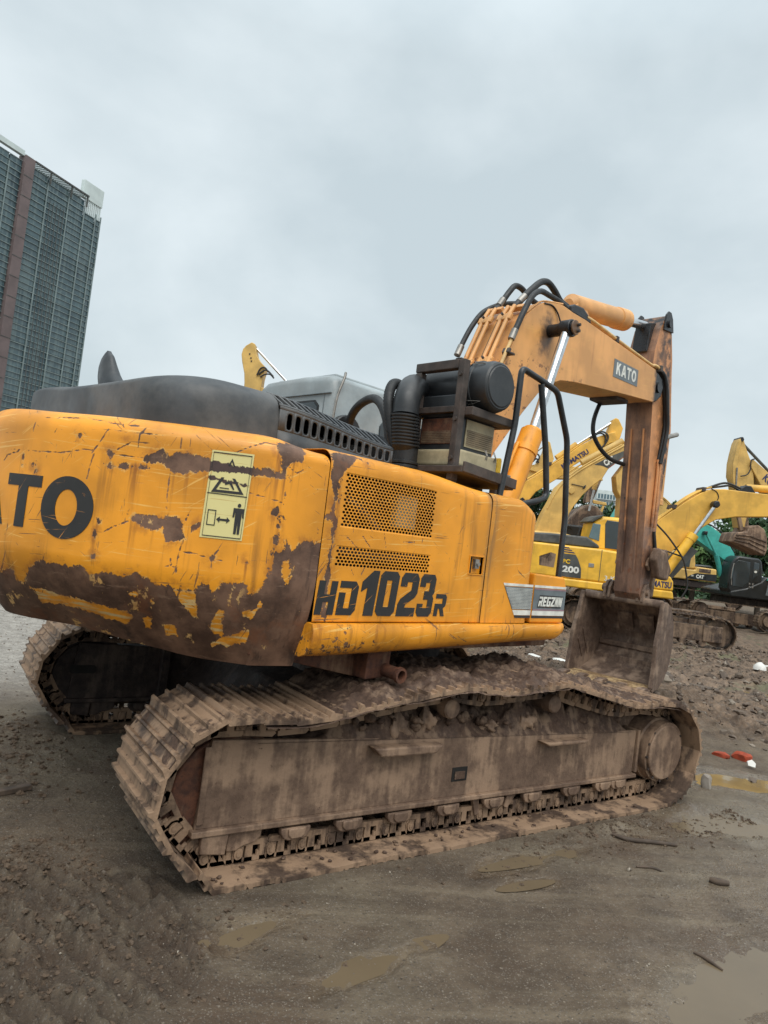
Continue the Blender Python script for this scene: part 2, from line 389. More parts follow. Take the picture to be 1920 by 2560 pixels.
M['steel'] = m_plain('bare_steel', (140, 136, 130), .45, .7, .2)
M['cab'] = m_plain('blue_grey_cab_paint', (142, 150, 152), .4, 0, .12, 2.5, .5, .05, .3)
M['glass'] = m_plain('dark_cab_glass', (52, 60, 64), .06, 0, .1, 1, .6, 0)
M['cream'] = m_plain('cream_plastic', (170, 158, 128), .6, 0, .12, 7, .4, .1, .15)
M['creampipe'] = m_plain('cream_pipe_paint', (206, 168, 110), .5, 0, .12, 8)
M['grease'] = m_plain('black_grease', (26, 27, 30), .35, 0, .2, 14, .5, .4)
M['white'] = m_plain('white_print', (214, 214, 206), .5, 0, .08, 10)
M['grey'] = m_plain('grey_print', (104, 112, 116), .5, 0, .1, 10)
M['label'] = m_plain('pale_yellow_label', (226, 212, 128), .45, 0, .06, 6)
M['mauve'] = m_plain('mauve_print', (140, 112, 120), .5, 0, .08, 10)
M['yellow'] = m_plain('yellow_plastic', (232, 182, 36), .4)
M['brass'] = m_plain('mesh_screen', (120, 104, 84), .6, .3, .2, 12)

def m_letter():
    g = G('worn_black_lettering', .5)
    sc = 0.0
    for k, (rx, ry) in enumerate(((.10, .05), (-.2, .15), (.9, .5))):
        sc = g.math('MAXIMUM', sc, g.mul(g.ramp(g.noise(1.0, 3, .55, g.map((2, 2, 95), (0, 0, 0), g.map((1, 1, 1), (rx, ry, k)))), .665, .69), g.ramp(g.noise(3+k, 3), .48, .56)))
    fl = g.ramp(g.noise(30, 6, .7), .675, .70)
    col = g.mix(g.noise(9, 4), lin((30, 30, 31)), lin((52, 51, 50)))
    col = g.mix(sc, col, lin((206, 138, 58))); col = g.mix(fl, col, lin((176, 112, 40)))
    g.set('Base Color', col); return g.m
M['letter'] = m_letter()

def m_stick():
    """faded orange paint rubbed down to brown steel towards the bucket end and on the inner face"""
    g = G('scraped_stick_paint', .5)
    s = g.sep(); n = g.noise(4.5, 6, .68); nv = g.noise(1.0, 6, .65, g.map((6, 6, 1.5)))
    f = g.add(g.mul(s[2], .62), g.mul(g.add(n, -.5), 1.5))
    paint = g.mix(g.noise(3, 4), lin((222, 158, 102)), lin((192, 128, 82)))
    bare = g.mix(g.ramp(nv, .34, .68), lin((80, 58, 48)), lin((142, 108, 88)))
    bare = g.mix(g.ramp(g.noise(11, 6, .7), .56, .68), bare, lin((128, 78, 52)))
    geo = g.t.nodes.new('ShaderNodeNewGeometry'); 
    col = g.mix(g.ramp(f, 1.25, 1.8), bare, paint)
    inner = g.attr('inner')
    rusty = g.mix(g.ramp(g.add(g.mul(nv, .6), g.mul(n, .4)), .40, .62), lin((120, 92, 75)), lin((178, 132, 99)))
    col = g.mix(inner, col, g.mix(g.ramp(f, 1.0, 2.2), bare, rusty))
    gr = g.mul(g.attr('grease'), g.ramp(g.noise(9, 5, .65), .32, .6))
    col = g.mix(gr, col, lin((30, 32, 36)))
    g.set('Base Color', col); g.bump(g.add(g.noise(40, 5), nv), .3, .006); return g.m
M['stick'] = m_stick()

def m_ground():
    g = G('wet_muddy_ground', .6, 0, .3)
    s = g.sep(); x, y = s[0], s[1]
    big = g.noise(.55, 5, .6); mid = g.noise(3.2, 6, .65); fine = g.noise(26, 6, .7)
    a = g.mix(g.ramp(mid, .32, .68), lin((80, 68, 56)), lin((110, 96, 80)))
    a = g.mix(g.ramp(big, .42, .62), a, g.mix(mid, lin((96, 86, 72)), lin((122, 110, 92))))
    a = g.mix(g.ramp(g.noise(1.3, 5, .6), .52, .66), a, lin((90, 75, 61)))
    sk = g.noise(1.0, 6, .6, g.map((.5, 6.5, 1), (0, 0, 0), g.map((1, 1, 1), (0, 0, .45))))
    a = g.mix(g.mul(g.ramp(sk, .5, .68), .5), a, lin((132, 119, 100)))
    a = g.mix(g.mul(g.ramp(sk, .48, .32), .45), a, lin((74, 62, 51)))
    # pale crushed-stone yard beyond the far track
    pale = g.mul(g.ramp(y, 1.6, 3.6), g.ramp(x, .2, -1.2))
    a = g.mix(pale, a, g.mix(g.ramp(g.noise(7, 6, .7), .3, .7), lin((136, 131, 124)), lin((178, 172, 163))))
    rub = g.attr('rubble')
    a = g.mix(rub, a, g.mix(g.ramp(g.noise(5, 7, .72), .3, .7), lin((70, 56, 46)), lin((138, 116, 96))))
    # grit: single stone cells, some pale
    vc = g.voro(75, 'F1', 'Color'); vd = g.voro(75, 'F1', 'Distance')
    vs = g.sep(vc)
    grit = g.mul(g.ramp(vs[0], .86, .9), g.ramp(vd, .5, .36))
    a = g.mix(g.mul(grit, .75), a, g.mix(vs[1], lin((60, 54, 48)), lin((150, 138, 122))))
    vc2 = g.voro(190, 'F1', 'Color'); v2 = g.sep(vc2)
    a = g.mix(g.mul(g.ramp(v2[0], .8, .84), .5), a, g.mix(v2[1], lin((52, 48, 45)), lin((150, 142, 132))))
    a = g.mix(g.mul(g.ramp(fine, .35, .7), .35), a, lin((68, 56, 45)))
    a = g.mix(g.mul(g.attr('furrow_shade'), .7), a, lin((62, 50, 42)))  # hollows of the prints painted darker, their shade put into the colour
    moss = g.mul(g.mul(rub, g.ramp(g.noise(1.1, 4), .56, .66)), .45)
    a = g.mix(moss, a, lin((84, 96, 66)))
    wet = g.attr('wet')
    g.set('Base Color', a)
    wv = g.add(wet, g.mul(g.add(g.noise(2.1, 6, .68), -.5), 1.1))
    r = g.ramp(wv, .30, .70, .82, .22)
    r = g.math('MAXIMUM', r, g.mul(rub, .72))
    g.set('Roughness', r)
    streak = g.noise(1.0, 5, .6, g.map((2.2, 16, 1), (0, 0, .45)))
    flat = g.ramp(wv, .3, .75, 1, .25)
    churn = g.mul(g.attr('churn'), g.add(g.mul(g.noise(22, 6, .75), 1.6), g.mul(g.voro(38), -.8)))
    h = g.mul(g.add(g.add(g.add(churn, g.mul(fine, .9)), g.mul(g.noise(95, 4, .7), .7)), g.add(g.mul(streak, .35), g.mul(grit, .35))), flat)
    g.bump(h, .75, .02)
    return g.m
M['ground'] = m_ground()

def m_water(name, rgb, rough=.05):
    g = G(name, rough, 0, .5)
    g.set('Base Color', g.mix(g.noise(2.5, 5, .6), lin(rgb), lin([v*.82 for v in rgb])))
    g.bump(g.noise(9, 3), .03, .01); return g.m
M['water'] = m_water('muddy_puddle_water', (136, 115, 80))
M['water2'] = m_water('thin_grey_water', (114, 99, 78), .26)

# ------------------------------------------------------------------ terrain
PUD = [  # x, y, rx, ry, angle, depth
    (3.40, -1.47, .75, .20, -.45, .05), (2.25, -2.14, .55, .20, -.5, .035), (.30, -1.90, .40, .045, -.02, .015),
    (.05, -3.2, .55, .17, .25, .03), (-1.72, -1.97, .20, .07, .2, .02), (-1.36, -2.38, .32, .05, .1, .012),
    (-.15, -2.12, .14, .03, -.1, .012), (-2.9, -2.75, .25, .07, .1, .02), (8.4, 1.2, 1.4, .5, -.5, .05), (7.2, -.9, 1.0, .3, -.5, .05)]
def pudf(x, y, p):
    c, s = math.cos(p[4]), math.sin(p[4]); u = ((x-p[0])*c+(y-p[1])*s)/p[2]; v = (-(x-p[0])*s+(y-p[1])*c)/p[3]
    r = np.sqrt(u*u+v*v)+VB_.fbm(x*3.1, y*3.1, 4, .6)*.9
    return sst(1.35, .55, r)
def rubble(x, y):
    q = x*.80+y*.42+VC.fbm(x*.6, y*.6, 3)*.9
    return sst(3.3, 4.4, q)*sst(-3.5, -1.2, y+.05*x)*(1-.55*sst(14, 30, x))
def prints(x, y):
    w = x*.95+y*.31+.035*VB_.fbm(x*2, y*2, 4)
    pm = sst(1.05, .6, np.sqrt(((x+2.5)/.85)**2+((y+1.75)/.85)**2)+.35*VA.fbm(x*2.3, y*2.3, 3))
    return pm, (.5+.5*np.cos(w*2*math.pi/.105))**3.5
def hgt(x, y):
    x = np.asarray(x, float); y = np.asarray(y, float)
    h = .022*VA.fbm(x*.8, y*.8, 3)+.010*VB_.fbm(x*4.2, y*4.2, 3)+.005*VC.fbm(x*19, y*19, 3)
    rb = rubble(x, y)
    lum = 1-2*np.abs(VA.fbm(x*1.5+3, y*1.5, 4, .55))
    h = h+rb*(.10*lum+.095*VB_.fbm(x*3.6, y*3.6, 4, .6)+.085*np.abs(VC.fbm(x*8, y*8, 4, .65))+.05*np.abs(VA.fbm(x*15, y*15, 2))-.07)
    # heap the bucket rests on, and the bank behind the near track
    h = h+.30*np.exp(-(((x-4.75)/1.2)**2+((y-.95)/1.1)**2))+.16*np.exp(-(((x-4.2)/1.3)**2+((y-2.6)/1.2)**2))
    h = h+.10*rb*np.exp(-(((x-6.5)/2.2)**2+((y-1.2)/2.2)**2))
    # mud pushed up round the far track and at the near idler
    e = np.exp(-(((x+2.35)/.75)**2+((y-.75)/.75)**2)); h = h+e*(.035+.07*VA.fbm(x*3.3, y*3.3, 4, .6))
    e = np.exp(-(((x+2.9)/.7)**2+((y+1.0)/.45)**2)); h = h+e*(.02+.07*VB_.fbm(x*5, y*5, 4, .6))
    # grouser prints of an earlier pass, lower left
    w = x*.95+y*.31+.035*VB_.fbm(x*2, y*2, 4)
    pm, rid = prints(x, y)
    h = h+pm*(.036*rid*(.25+1.5*(VA.n(x*4, y*4)+.5))-.012+.05*VC.fbm(x*9, y*9, 4, .7)+.022*np.abs(VB_.fbm(x*24, y*24, 3, .6)))
    # crumbs of wet soil along the shoe edge
    e = np.exp(-((y+1.72)/.10)**2)*sst(-2.2, -1.8, x)*sst(2.6, 1.9, x); h = h+e*(.022+.05*VB_.fbm(x*9, y*9, 3, .6))*(.35+.65*sst(.3, 1.2, x))
    for p in PUD: 
        k = pudf(x, y, p); h = h*(1-k)-p[5]*.5*k
    # seat of the tracks
    t = sst(.14, .0, np.maximum(np.abs(np.abs(y)-1.29)-.34, 0))*sst(2.1, 1.8, np.abs(x)); h = h*(1-t)+.006*t
    return h
def axis(lo, hi, step, a, b, g1, g2):
    r = list(np.arange(lo, hi, step)); s = step; x = r[-1]
    while x < b: s *= g2; x += s; r.append(x)
    s = step; x = r[0]; q = []
    while x > a: s *= g1; x -= s; q.append(x)
    return np.array(q[::-1]+r)
gx = axis(-4.4, 6.2, .027, -60, 700, 1.09, 1.035); gy = axis(-4.0, 4.2, .027, -60, 900, 1.09, 1.035)
X, Y = np.meshgrid(gx, gy, indexing='ij'); Z = hgt(X, Y)
n_, m_ = X.shape
me = bpy.data.meshes.new('ground')
me.vertices.add(n_*m_); me.vertices.foreach_set('co', np.stack([X, Y, Z], -1).ravel())
i = np.arange(n_-1)[:, None]*m_+np.arange(m_-1)[None, :]
F4 = np.stack([i, i+m_, i+m_+1, i+1], -1).reshape(-1, 4)
me.loops.add(F4.size); me.loops.foreach_set('vertex_index', F4.ravel())
me.polygons.add(len(F4)); me.polygons.foreach_set('loop_start', np.arange(len(F4))*4); me.polygons.foreach_set('loop_total', np.full(len(F4), 4))
me.polygons.foreach_set('use_smooth', np.ones(len(F4), bool)); me.update(); me.validate()
def fattr(me, name, v):
    a = me.attributes.new(name, 'FLOAT', 'POINT'); a.data.foreach_set('value', np.asarray(v, np.float32).ravel())
fattr(me, 'rubble', rubble(X, Y))
_pm, _rid = prints(X, Y); fattr(me, 'furrow_shade', _pm*(1-_rid)*.8); fattr(me, 'churn', np.maximum(_pm, .8*np.exp(-(((X+2.6)/.9)**2+((Y+.2)/1.3)**2))))
wet = np.zeros_like(X)
for p in PUD:
    q = list(p); q[2] *= 1.9; q[3] *= 2.2; wet = np.maximum(wet, .75*pudf(X, Y, q))
wet = np.maximum(wet, .62*sst(-1.2, 1.5, X-.6*(Y+2))*sst(-1.2, -2.0, Y))
fattr(me, 'wet', wet)
put('ground', me, M['ground'], kind='structure')
for k, p in enumerate(PUD):
    mb = MB(); c, s = math.cos(p[4]), math.sin(p[4]); ring = []
    for t in np.linspace(0, 2*math.pi, 36, endpoint=False):
        u, v = 1.5*p[2]*math.cos(t), 1.5*p[3]*math.sin(t); ring.append((p[0]+u*c-v*s, p[1]+u*s+v*c, -.30*p[5]-.001))
    mb.raw(ring, [tuple(range(36))])
    part('puddle', mb, M['water'] if k in (0, 8) else M['water2'], None, None, fix=False, kind='structure')
# ------------------------------------------------------------------ main excavator: counterweight
EX = thing('excavator', 'large orange excavator in front with peeling rusty counterweight and mud caked crawler tracks', 'excavator')
CTRL = np.array([(-2.93, 0.0), (-2.905, -.22), (-2.84, -.44), (-2.735, -.66), (-2.60, -.85), (-2.45, -1.01), (-2.29, -1.15), (-2.13, -1.27), (-2.02, -1.335), (-1.92, -1.36), (-1.69, -1.36)])
_P = np.array(catmull([CTRL[1]*[1, -1]]+list(CTRL), 40)[40:]); _L = np.r_[0, np.cumsum(np.hypot(*np.diff(_P, axis=0).T))]; SMAX = float(_L[-1])
ZT, ZB = 2.24, 1.13
def cwsurf(s, z, off=0.0):
    s = np.asarray(s, float); z = np.asarray(z, float); sg = np.where(s < 0, -1., 1.); a = np.abs(s)
    x = np.interp(a, _L, _P[:, 0]); y = np.interp(a, _L, _P[:, 1])
    a2, a1 = np.minimum(a+.01, SMAX), np.maximum(a-.01, 0)
    tx = np.interp(a2, _L, _P[:, 0])-np.interp(a1, _L, _P[:, 0]); ty = np.interp(a2, _L, _P[:, 1])-np.interp(a1, _L, _P[:, 1])
    l = np.hypot(tx, ty); nx, ny = ty/l, -tx/l
    f = np.clip((1.55-z)/(1.55-ZB), 0, 1); k = np.clip(1-(a-1.2)/1.3, .12, 1)
    r = .10; t = np.clip((z-(ZT-r))/r, 0, 1)
    inset = f**1.7*.3*k*(.68+.32*sst(0, .7, a))+r*(1-np.sqrt(np.maximum(0, 1-t*t)))-off
    z2 = z+f*(.025-.075*sst(.5, 1.5, a))+t*(.018*sst(.6, 0, a)-.035*sst(1.6, 2.0, a))
    return np.stack([x-nx*inset, (y-ny*inset)*sg, z2+0*x], -1)
CHIP = {"P1":[[1.08,2.04],[1.125,2.076],[1.155,2.101],[1.195,2.076],[1.282,2.09],[1.395,2.079],[1.476,2.07],[1.608,2.062],[1.667,2.07],[1.697,2.054],[1.753,2.062],[1.767,2.026],[1.683,2.029],[1.594,2.026],[1.387,2.015],[1.317,2.006],[1.276,1.995],[1.206,1.995],[1.158,2.023]],"P2":[[0.88,1.998],[0.926,1.998],[1.036,2.006],[1.098,2.001],[1.055,1.99],[0.948,1.984],[0.902,1.97]],"P2b":[[0.886,2.054],[0.91,2.051],[0.907,2.037],[0.888,2.04]],"P3":[[1.045,1.748],[1.069,1.773],[1.139,1.775],[1.279,1.775],[1.325,1.75],[1.301,1.731],[1.309,1.681],[1.274,1.681],[1.233,1.65],[1.204,1.686],[1.206,1.723],[1.147,1.711],[1.093,1.717]],"P3b":[[1.333,1.748],[1.376,1.762],[1.371,1.739],[1.344,1.728]],"P4":[[0.169,1.341],[0.32,1.419],[0.376,1.408],[0.36,1.35],[0.422,1.35],[0.522,1.458],[0.613,1.5],[0.667,1.481],[0.753,1.486],[0.824,1.492],[0.861,1.469],[0.937,1.478],[1.02,1.472],[1.066,1.478],[1.107,1.503],[1.182,1.469],[1.225,1.469],[1.279,1.458],[1.314,1.447],[1.384,1.453],[1.395,1.489],[1.46,1.492],[1.476,1.458],[1.508,1.467],[1.516,1.494],[1.554,1.503],[1.643,1.508],[1.648,1.472],[1.686,1.458],[1.713,1.514],[1.74,1.589],[1.748,1.67],[1.78,1.656],[1.805,1.558],[1.829,1.514],[1.85,1.522],[1.877,1.589],[1.877,1.661],[1.875,1.717],[1.912,1.739]],"P5":[[1.694,2.212],[1.805,2.237],[1.867,2.226],[1.845,2.132],[1.786,2.132],[1.764,2.09],[1.756,2.034],[1.734,2.059],[1.734,2.123],[1.708,2.154]],"I1":[[0.422,1.33],[0.559,1.33],[0.675,1.316],[0.845,1.314],[1.066,1.3],[1.074,1.272],[1.028,1.236],[0.88,1.241],[0.737,1.258],[0.621,1.255],[0.468,1.241],[0.473,1.308]],"I2":[[1.29,1.442],[1.387,1.447],[1.406,1.322],[1.354,1.364]],"I3":[[1.125,1.286],[1.171,1.294],[1.158,1.23],[1.12,1.23]],"I4":[[1.233,1.275],[1.295,1.28],[1.303,1.225],[1.241,1.219]],"I5":[[1.489,1.227],[1.6,1.277],[1.681,1.3],[1.683,1.244],[1.578,1.213],[1.489,1.202]],"I6":[[1.513,1.383],[1.538,1.378],[1.543,1.261],[1.505,1.261],[1.468,1.291]],"I7":[[1.635,1.378],[1.697,1.403],[1.708,1.442],[1.721,1.422],[1.681,1.344],[1.635,1.369]],"I8":[[1.063,1.4],[1.109,1.411],[1.101,1.375]],"I9":[[1.171,1.38],[1.204,1.386],[1.187,1.366]],"C2":[[1.869,1.706],[1.894,1.742],[1.945,1.742],[1.996,1.692],[2.023,1.634],[2.023,1.514],[2.023,1.336]],"C2b":[[1.786,1.608],[1.799,1.656],[1.81,1.734],[1.837,1.717],[1.856,1.525],[1.869,1.7]]}
def sdf(poly, S, Zq):
    P = np.array(poly, float); d = np.full(S.shape, 9.); ins = np.zeros(S.shape, bool)
    for a, b in zip(P, np.roll(P, -1, 0)):
        e = b-a; w0, w1 = S-a[0], Zq-a[1]; t = np.clip((w0*e[0]+w1*e[1])/(e@e+1e-12), 0, 1)
        d = np.minimum(d, (w0-e[0]*t)**2+(w1-e[1]*t)**2)
        c = ((a[1] > Zq) != (b[1] > Zq)) & (S < (b[0]-a[0])*(Zq-a[1])/(b[1]-a[1]+1e-12)+a[0]); ins ^= c
    d = np.sqrt(d); return np.where(ins, d, -d)
def segd(pl, S, Zq):
    d = np.full(S.shape, 9.); P = np.array(pl, float)
    for a, b in zip(P[:-1], P[1:]):
        e = b-a; w0, w1 = S-a[0], Zq-a[1]; t = np.clip((w0*e[0]+w1*e[1])/(e@e+1e-12), 0, 1)
        d = np.minimum(d, np.hypot(w0-e[0]*t, w1-e[1]*t))
    return d
DOTS = [[0.724,2.123,0.014],[0.384,1.99,0.013],[0.384,1.953,0.007],[0.468,1.959,0.016],[0.487,1.931,0.009],[0.891,1.72,0.012],[0.88,1.659,0.014],[1.452,1.611,0.017],[1.621,1.608,0.008],[0.888,1.545,0.008],[1.743,1.734,0.023],[0.972,2.134,0.007],[1.726,1.867,0.015],[1.751,1.798,0.008],[1.815,1.711,0.015],[1.171,2.12,0.004]]
SCR = [[[0.91,2.051],[0.993,2.045],[1.085,2.042]],[[0.805,2.04],[0.842,2.098],[0.877,2.168]],[[0.799,1.915],[0.81,2.006],[0.821,2.042]],[[1.036,2.093],[1.036,2.154],[1.058,2.193]],[[0.902,2.162],[0.977,2.157],[1.093,2.165],[1.147,2.168]],[[1.478,2.112],[1.575,2.17],[1.635,2.198],[1.702,2.195]],[[1.589,1.94],[1.667,1.931],[1.753,1.915]],[[0.338,2.017],[0.247,1.995],[0.217,1.965]],[[1.293,1.522],[1.295,1.611],[1.309,1.681]],[[1.206,1.987],[1.206,1.898],[1.209,1.812]],[[1.314,1.622],[1.368,1.62],[1.419,1.611]],[[1.452,1.611],[1.476,1.65]],[[1.452,1.611],[1.5,1.6]],[[1.452,1.611],[1.457,1.558]],[[1.268,1.553],[1.26,1.581]],[[1.268,1.553],[1.239,1.542]],[[1.268,1.553],[1.293,1.536]],[[1.036,1.736],[0.969,1.703],[0.918,1.67]],[[0.578,2.126],[0.586,2.148],[0.621,2.143]],[[0.43,2.123],[0.433,2.17]],[[0.934,2.07],[1.001,2.115]],[[1.12,1.784],[1.109,1.798]],[[1.306,1.77],[1.317,1.806]],[[1.77,2.093],[1.815,2.07],[1.856,2.095]],[[0.274,2.023],[0.476,2.023],[0.651,2.031],[0.775,2.056],[0.815,2.051]],[[0.484,2.198],[0.759,2.212],[0.929,2.193],[1.02,2.198]],[[1.228,1.461],[1.271,1.383],[1.298,1.3]],[[1.268,1.316],[1.298,1.378],[1.322,1.472]]]
s_ = np.arange(-SMAX, SMAX+.001, SMAX/252); z_ = np.r_[np.linspace(ZB, ZT-.1, 108), ZT-.1+.1*np.sin(np.linspace(0, math.pi/2, 14))[1:]]
S, Zq = np.meshgrid(s_, z_, indexing='ij'); Pm = cwsurf(S, Zq)
chip = np.full(S.shape, -.3); isl = np.zeros(S.shape); bleed = np.zeros(S.shape)
for k, p in CHIP.items():
    if k == 'C2b': p = CHIP['C2b']
    if k == 'P4':
        p = p+[[2.1, 1.739], [2.1, .9], [-.2, .9], [-.2, 1.36], [0, 1.33]]
    if k == 'C2': p = p+[[2.1, 1.336], [2.1, 1.0], [1.86, 1.0]]
    if k[0] == 'I': continue
    d = sdf(p, S, Zq); chip = np.maximum(chip, d)
    top = min(q[1] for q in p)
    if k in ('P1', 'P2', 'P3', 'P3b', 'P5', 'P2b'):
        pl = sorted([q for q in p], key=lambda q: q[0]); lo = np.interp(S, [q[0] for q in pl], [q[1] for q in pl], left=9, right=9)
        bleed = np.maximum(bleed, sst(.02, 0, Zq-lo)*sst(-.30, 0, Zq-lo)*(lo < 5))
left = .9*sst(-.25, -.05, S)*0
chip = np.maximum(chip, np.where(S < -.15, (1.36+.03*np.sin(S*9))-Zq, -.3))
for x, z, r in DOTS:
    d = r-np.hypot((S-x), (Zq-z)*.8); chip = np.maximum(chip, d*1.2); bleed = np.maximum(bleed, (np.abs(S-x) < r*1.2)*sst(z+.01, z, Zq)*sst(z-.16, z, Zq))
for k, p in CHIP.items():
    if k[0] == 'I':
        d = sdf(p, S, Zq); chip = np.minimum(chip, np.where(d > -.06, -d*1.3, 9)); isl = np.maximum(isl, sst(-.012, .004, d))
scr = np.full(S.shape, -.05)
for l in SCR: scr = np.maximum(scr, .0044-segd(l, S, Zq))
wear = .55*np.exp(-((S-1.76+.10*(1.9-Zq))/.035)**2)*sst(1.3, 1.5, Zq)+.40*np.exp(-((S-2.0)/.05)**2)
wear = np.maximum(wear, .22*sst(-.16, -.01, chip)); wear = np.maximum(wear, .16*sst(2.16, 2.22, Zq))
mb = MB(); mb.grid(Pm)
n, m = S.shape
cap = [tuple(i*m+m-1 for i in range(n)), tuple(i*m for i in range(n))[::-1]]
mb.f += cap; mb.f.append(tuple(j for j in range(m))+tuple((n-1)*m+j for j in range(m-1, -1, -1)))
me = mb.mesh('counterweight', 35)
for nm, v in (('chip', chip), ('isl', isl), ('scr', scr), ('wear', wear), ('bleed', bleed), ('dirt', 0*S)): fattr(me, nm, v)
CW = put('counterweight', me, M['cw'], EX, SWING)
for q in me.polygons: 
    if len(q.vertices) > 6: q.use_smooth = False
def on_cw(p, off): return cwsurf(p[:, 0], p[:, 1], off)
for ch, x0, x1, z0, z1 in (('K', -.86, -.575, 1.63, 1.91), ('A', -.36, .0, 1.635, 1.912)): pass
LET = [('O', .557, .856, 1.612, 1.918), ('T', .293, .543, 1.642, 1.905), ('A', -.03, .285, 1.642, 1.905), ('K', -.31, -.06, 1.642, 1.905)]
for ch, x0, x1, z0, z1 in LET:
    part('letter', slab(fit2d(outline_mesh(GLY[ch]), x0, x1, z0, z1), on_cw, .003, .003, .03), M['letter'], CW, None, fix=False)
# warning label
def m_label():
    g = G('peeling_label', .45); base = g.mix(g.noise(4, 3), lin((226, 214, 148)), lin((208, 196, 134)))
    ch = g.add(g.attr('chip'), g.mul(g.add(g.noise(26, 6, .7), -.5), .05)); cm = g.ramp(ch, -.002, .002)
    sc = g.mul(g.ramp(g.noise(1.0, 3, .55, g.map((2, 2, 95), (.1, .1, 0))), .64, .67), .7)
    g.set('Base Color', g.mix(cm, g.mix(sc, base, lin((176, 128, 60))), g.mix(g.noise(14, 5), lin((42, 30, 29)), lin((90, 68, 62))))); return g.m
u_, w_ = np.meshgrid(np.linspace(0, 1, 24), np.linspace(0, 1, 64), indexing='ij')
LS = (1.381+.200*u_)+.009*w_; LZ = 1.703+.003*u_+.423*w_
mb = MB().grid(cwsurf(LS, LZ, .003)); me = mb.mesh('warning_label', None, False)
fattr(me, 'chip', np.maximum(sdf(CHIP['P1'], LS, LZ)-.004, .006-np.abs(LZ-1.99+.1*(LS-1.4))*1.0))
lab = put('warning_label', me, m_label(), CW, label='pale yellow warning label with danger triangle')
def ring(p, w):
    P = np.array(p, float); c = P.mean(0); return [p, [tuple(c+(q-c)*(1-w)) for q in P]]
def rect(x0, x1, z0, z1): return [(x0, z0), (x1, z0), (x1, z1), (x0, z1)]
pr = [ring([(1.392, 1.712), (1.574, 1.714), (1.581, 2.12), (1.398, 2.118)], .018), [rect(1.39, 1.58, 1.917, 1.921)],
      [[(1.408, 1.925), (1.562, 1.928), (1.514, 2.0), (1.50, 2.0), (1.541, 1.940), (1.430, 1.938), (1.462, 2.0), (1.448, 2.0)]], [[(1.473, 2.06), (1.482, 2.06), (1.489, 2.08), (1.497, 2.06), (1.506, 2.06), (1.489, 2.095)]],
      [[(1.47, 1.965), (1.49, 1.972), (1.51, 1.945), (1.516, 1.948), (1.500, 1.978), (1.482, 1.985), (1.468, 1.975)]], [rect(1.446, 1.49, 1.947, 1.951)],
      [ring(rect(1.405, 1.445, 1.765, 1.84), .07)[0], [(1.409, 1.769), (1.441, 1.769), (1.441, 1.836), (1.409, 1.836)]],
      [[(1.449, 1.797), (1.465, 1.812), (1.465, 1.802), (1.498, 1.802), (1.498, 1.812), (1.514, 1.797), (1.498, 1.782), (1.498, 1.792), (1.465, 1.792), (1.465, 1.782)]],
      [[(1.55+.0085*math.cos(t), 1.874+.010*math.sin(t)) for t in np.linspace(0, 6.28, 12, endpoint=False)]],
      [[(1.525, 1.86), (1.575, 1.86), (1.577, 1.815), (1.569, 1.815), (1.566, 1.845), (1.564, 1.735), (1.553, 1.735), (1.551, 1.795), (1.548, 1.735), (1.536, 1.735), (1.535, 1.845), (1.531, 1.815), (1.523, 1.815)]]]
v = []; f = []
for q in pr:
    a, b = outline_mesh(q); o = sum(len(t) for t in v); v.append(a); f += [tuple(o+i for i in t) for t in b]
part('pictogram', slab((np.vstack(v), f), on_cw, .0055, .002, .02), M['letter'], lab, None, fix=False)
# ------------------------------------------------------------------ main excavator: right side of the house
def pgrid(us, vs, holes, fn):
    """grid sheet with rectangular openings; fn(U,V)->3d"""
    U, V = np.meshgrid(us, vs, indexing='ij'); P = fn(U, V).reshape(-1, 3); m = len(vs); f = []
    for i in range(len(us)-1):
        for j in range(m-1):
            cu, cv = (us[i]+us[i+1])/2, (vs[j]+vs[j+1])/2
            if any(h[0] < cu < h[1] and h[2] < cv < h[3] for h in holes): continue
            f.append((i*m+j, (i+1)*m+j, (i+1)*m+j+1, i*m+j+1))
    return P, f, U, V
def perf(mb, u0, u1, v0, v1, nu, nv, ru, rv, fn, stagger=True, k=8, pw=1.0):
    """plate full of separate holes: every cell is a frame of eight quads round its hole"""
    du, dv = (u1-u0)/nu, (v1-v0)/nv
    for j in range(nv):
        off = du/2 if (stagger and j % 2) else 0
        n = nu-1 if off else nu
        if off:
            for a, b in ((u0, u0+off), (u1-off, u1)):
                q = np.array([(a, v0+j*dv), (b, v0+j*dv), (b, v0+(j+1)*dv), (a, v0+(j+1)*dv)]); mb.raw(fn(q[:, 0], q[:, 1]), [(0, 1, 2, 3)])
        for i in range(n):
            c = (u0+off+(i+.5)*du, v0+(j+.5)*dv); t = np.linspace(0, 2*math.pi, k, endpoint=False)+math.pi/4
            ct, st = np.cos(t), np.sin(t); mxx = np.maximum(abs(ct), abs(st))
            ou, ov = c[0]+du/2*ct/mxx, c[1]+dv/2*st/mxx
            sg = lambda a: np.sign(a)*np.abs(a)**pw
            iu, iv = c[0]+ru*sg(ct), c[1]+rv*sg(st)
            V = np.vstack([fn(ou, ov), fn(iu, iv)])
            mb.raw(V, [(q, (q+1) % k, k+(q+1) % k, k+q) for q in range(k)])
HW = 1.36
def sidefn(y=-HW, r=.085, zt=2.235):
    """profile up the flank: vertical, then rounded over onto the deck. v is arc length measured as height"""
    def f(u, v):
        u = np.asarray(u, float); v = np.asarray(v, float)+0*u; z0 = zt-r; a = np.clip((v-z0)/r, 0, math.pi/2); ex = np.maximum(v-z0-r*math.pi/2, 0)
        yy = np.where(v <= z0, y, y+r*(1-np.cos(a))+ex); zz = np.where(v <= z0, v, z0+r*np.sin(a))
        return np.stack([u, yy, zz], -1)
    return f
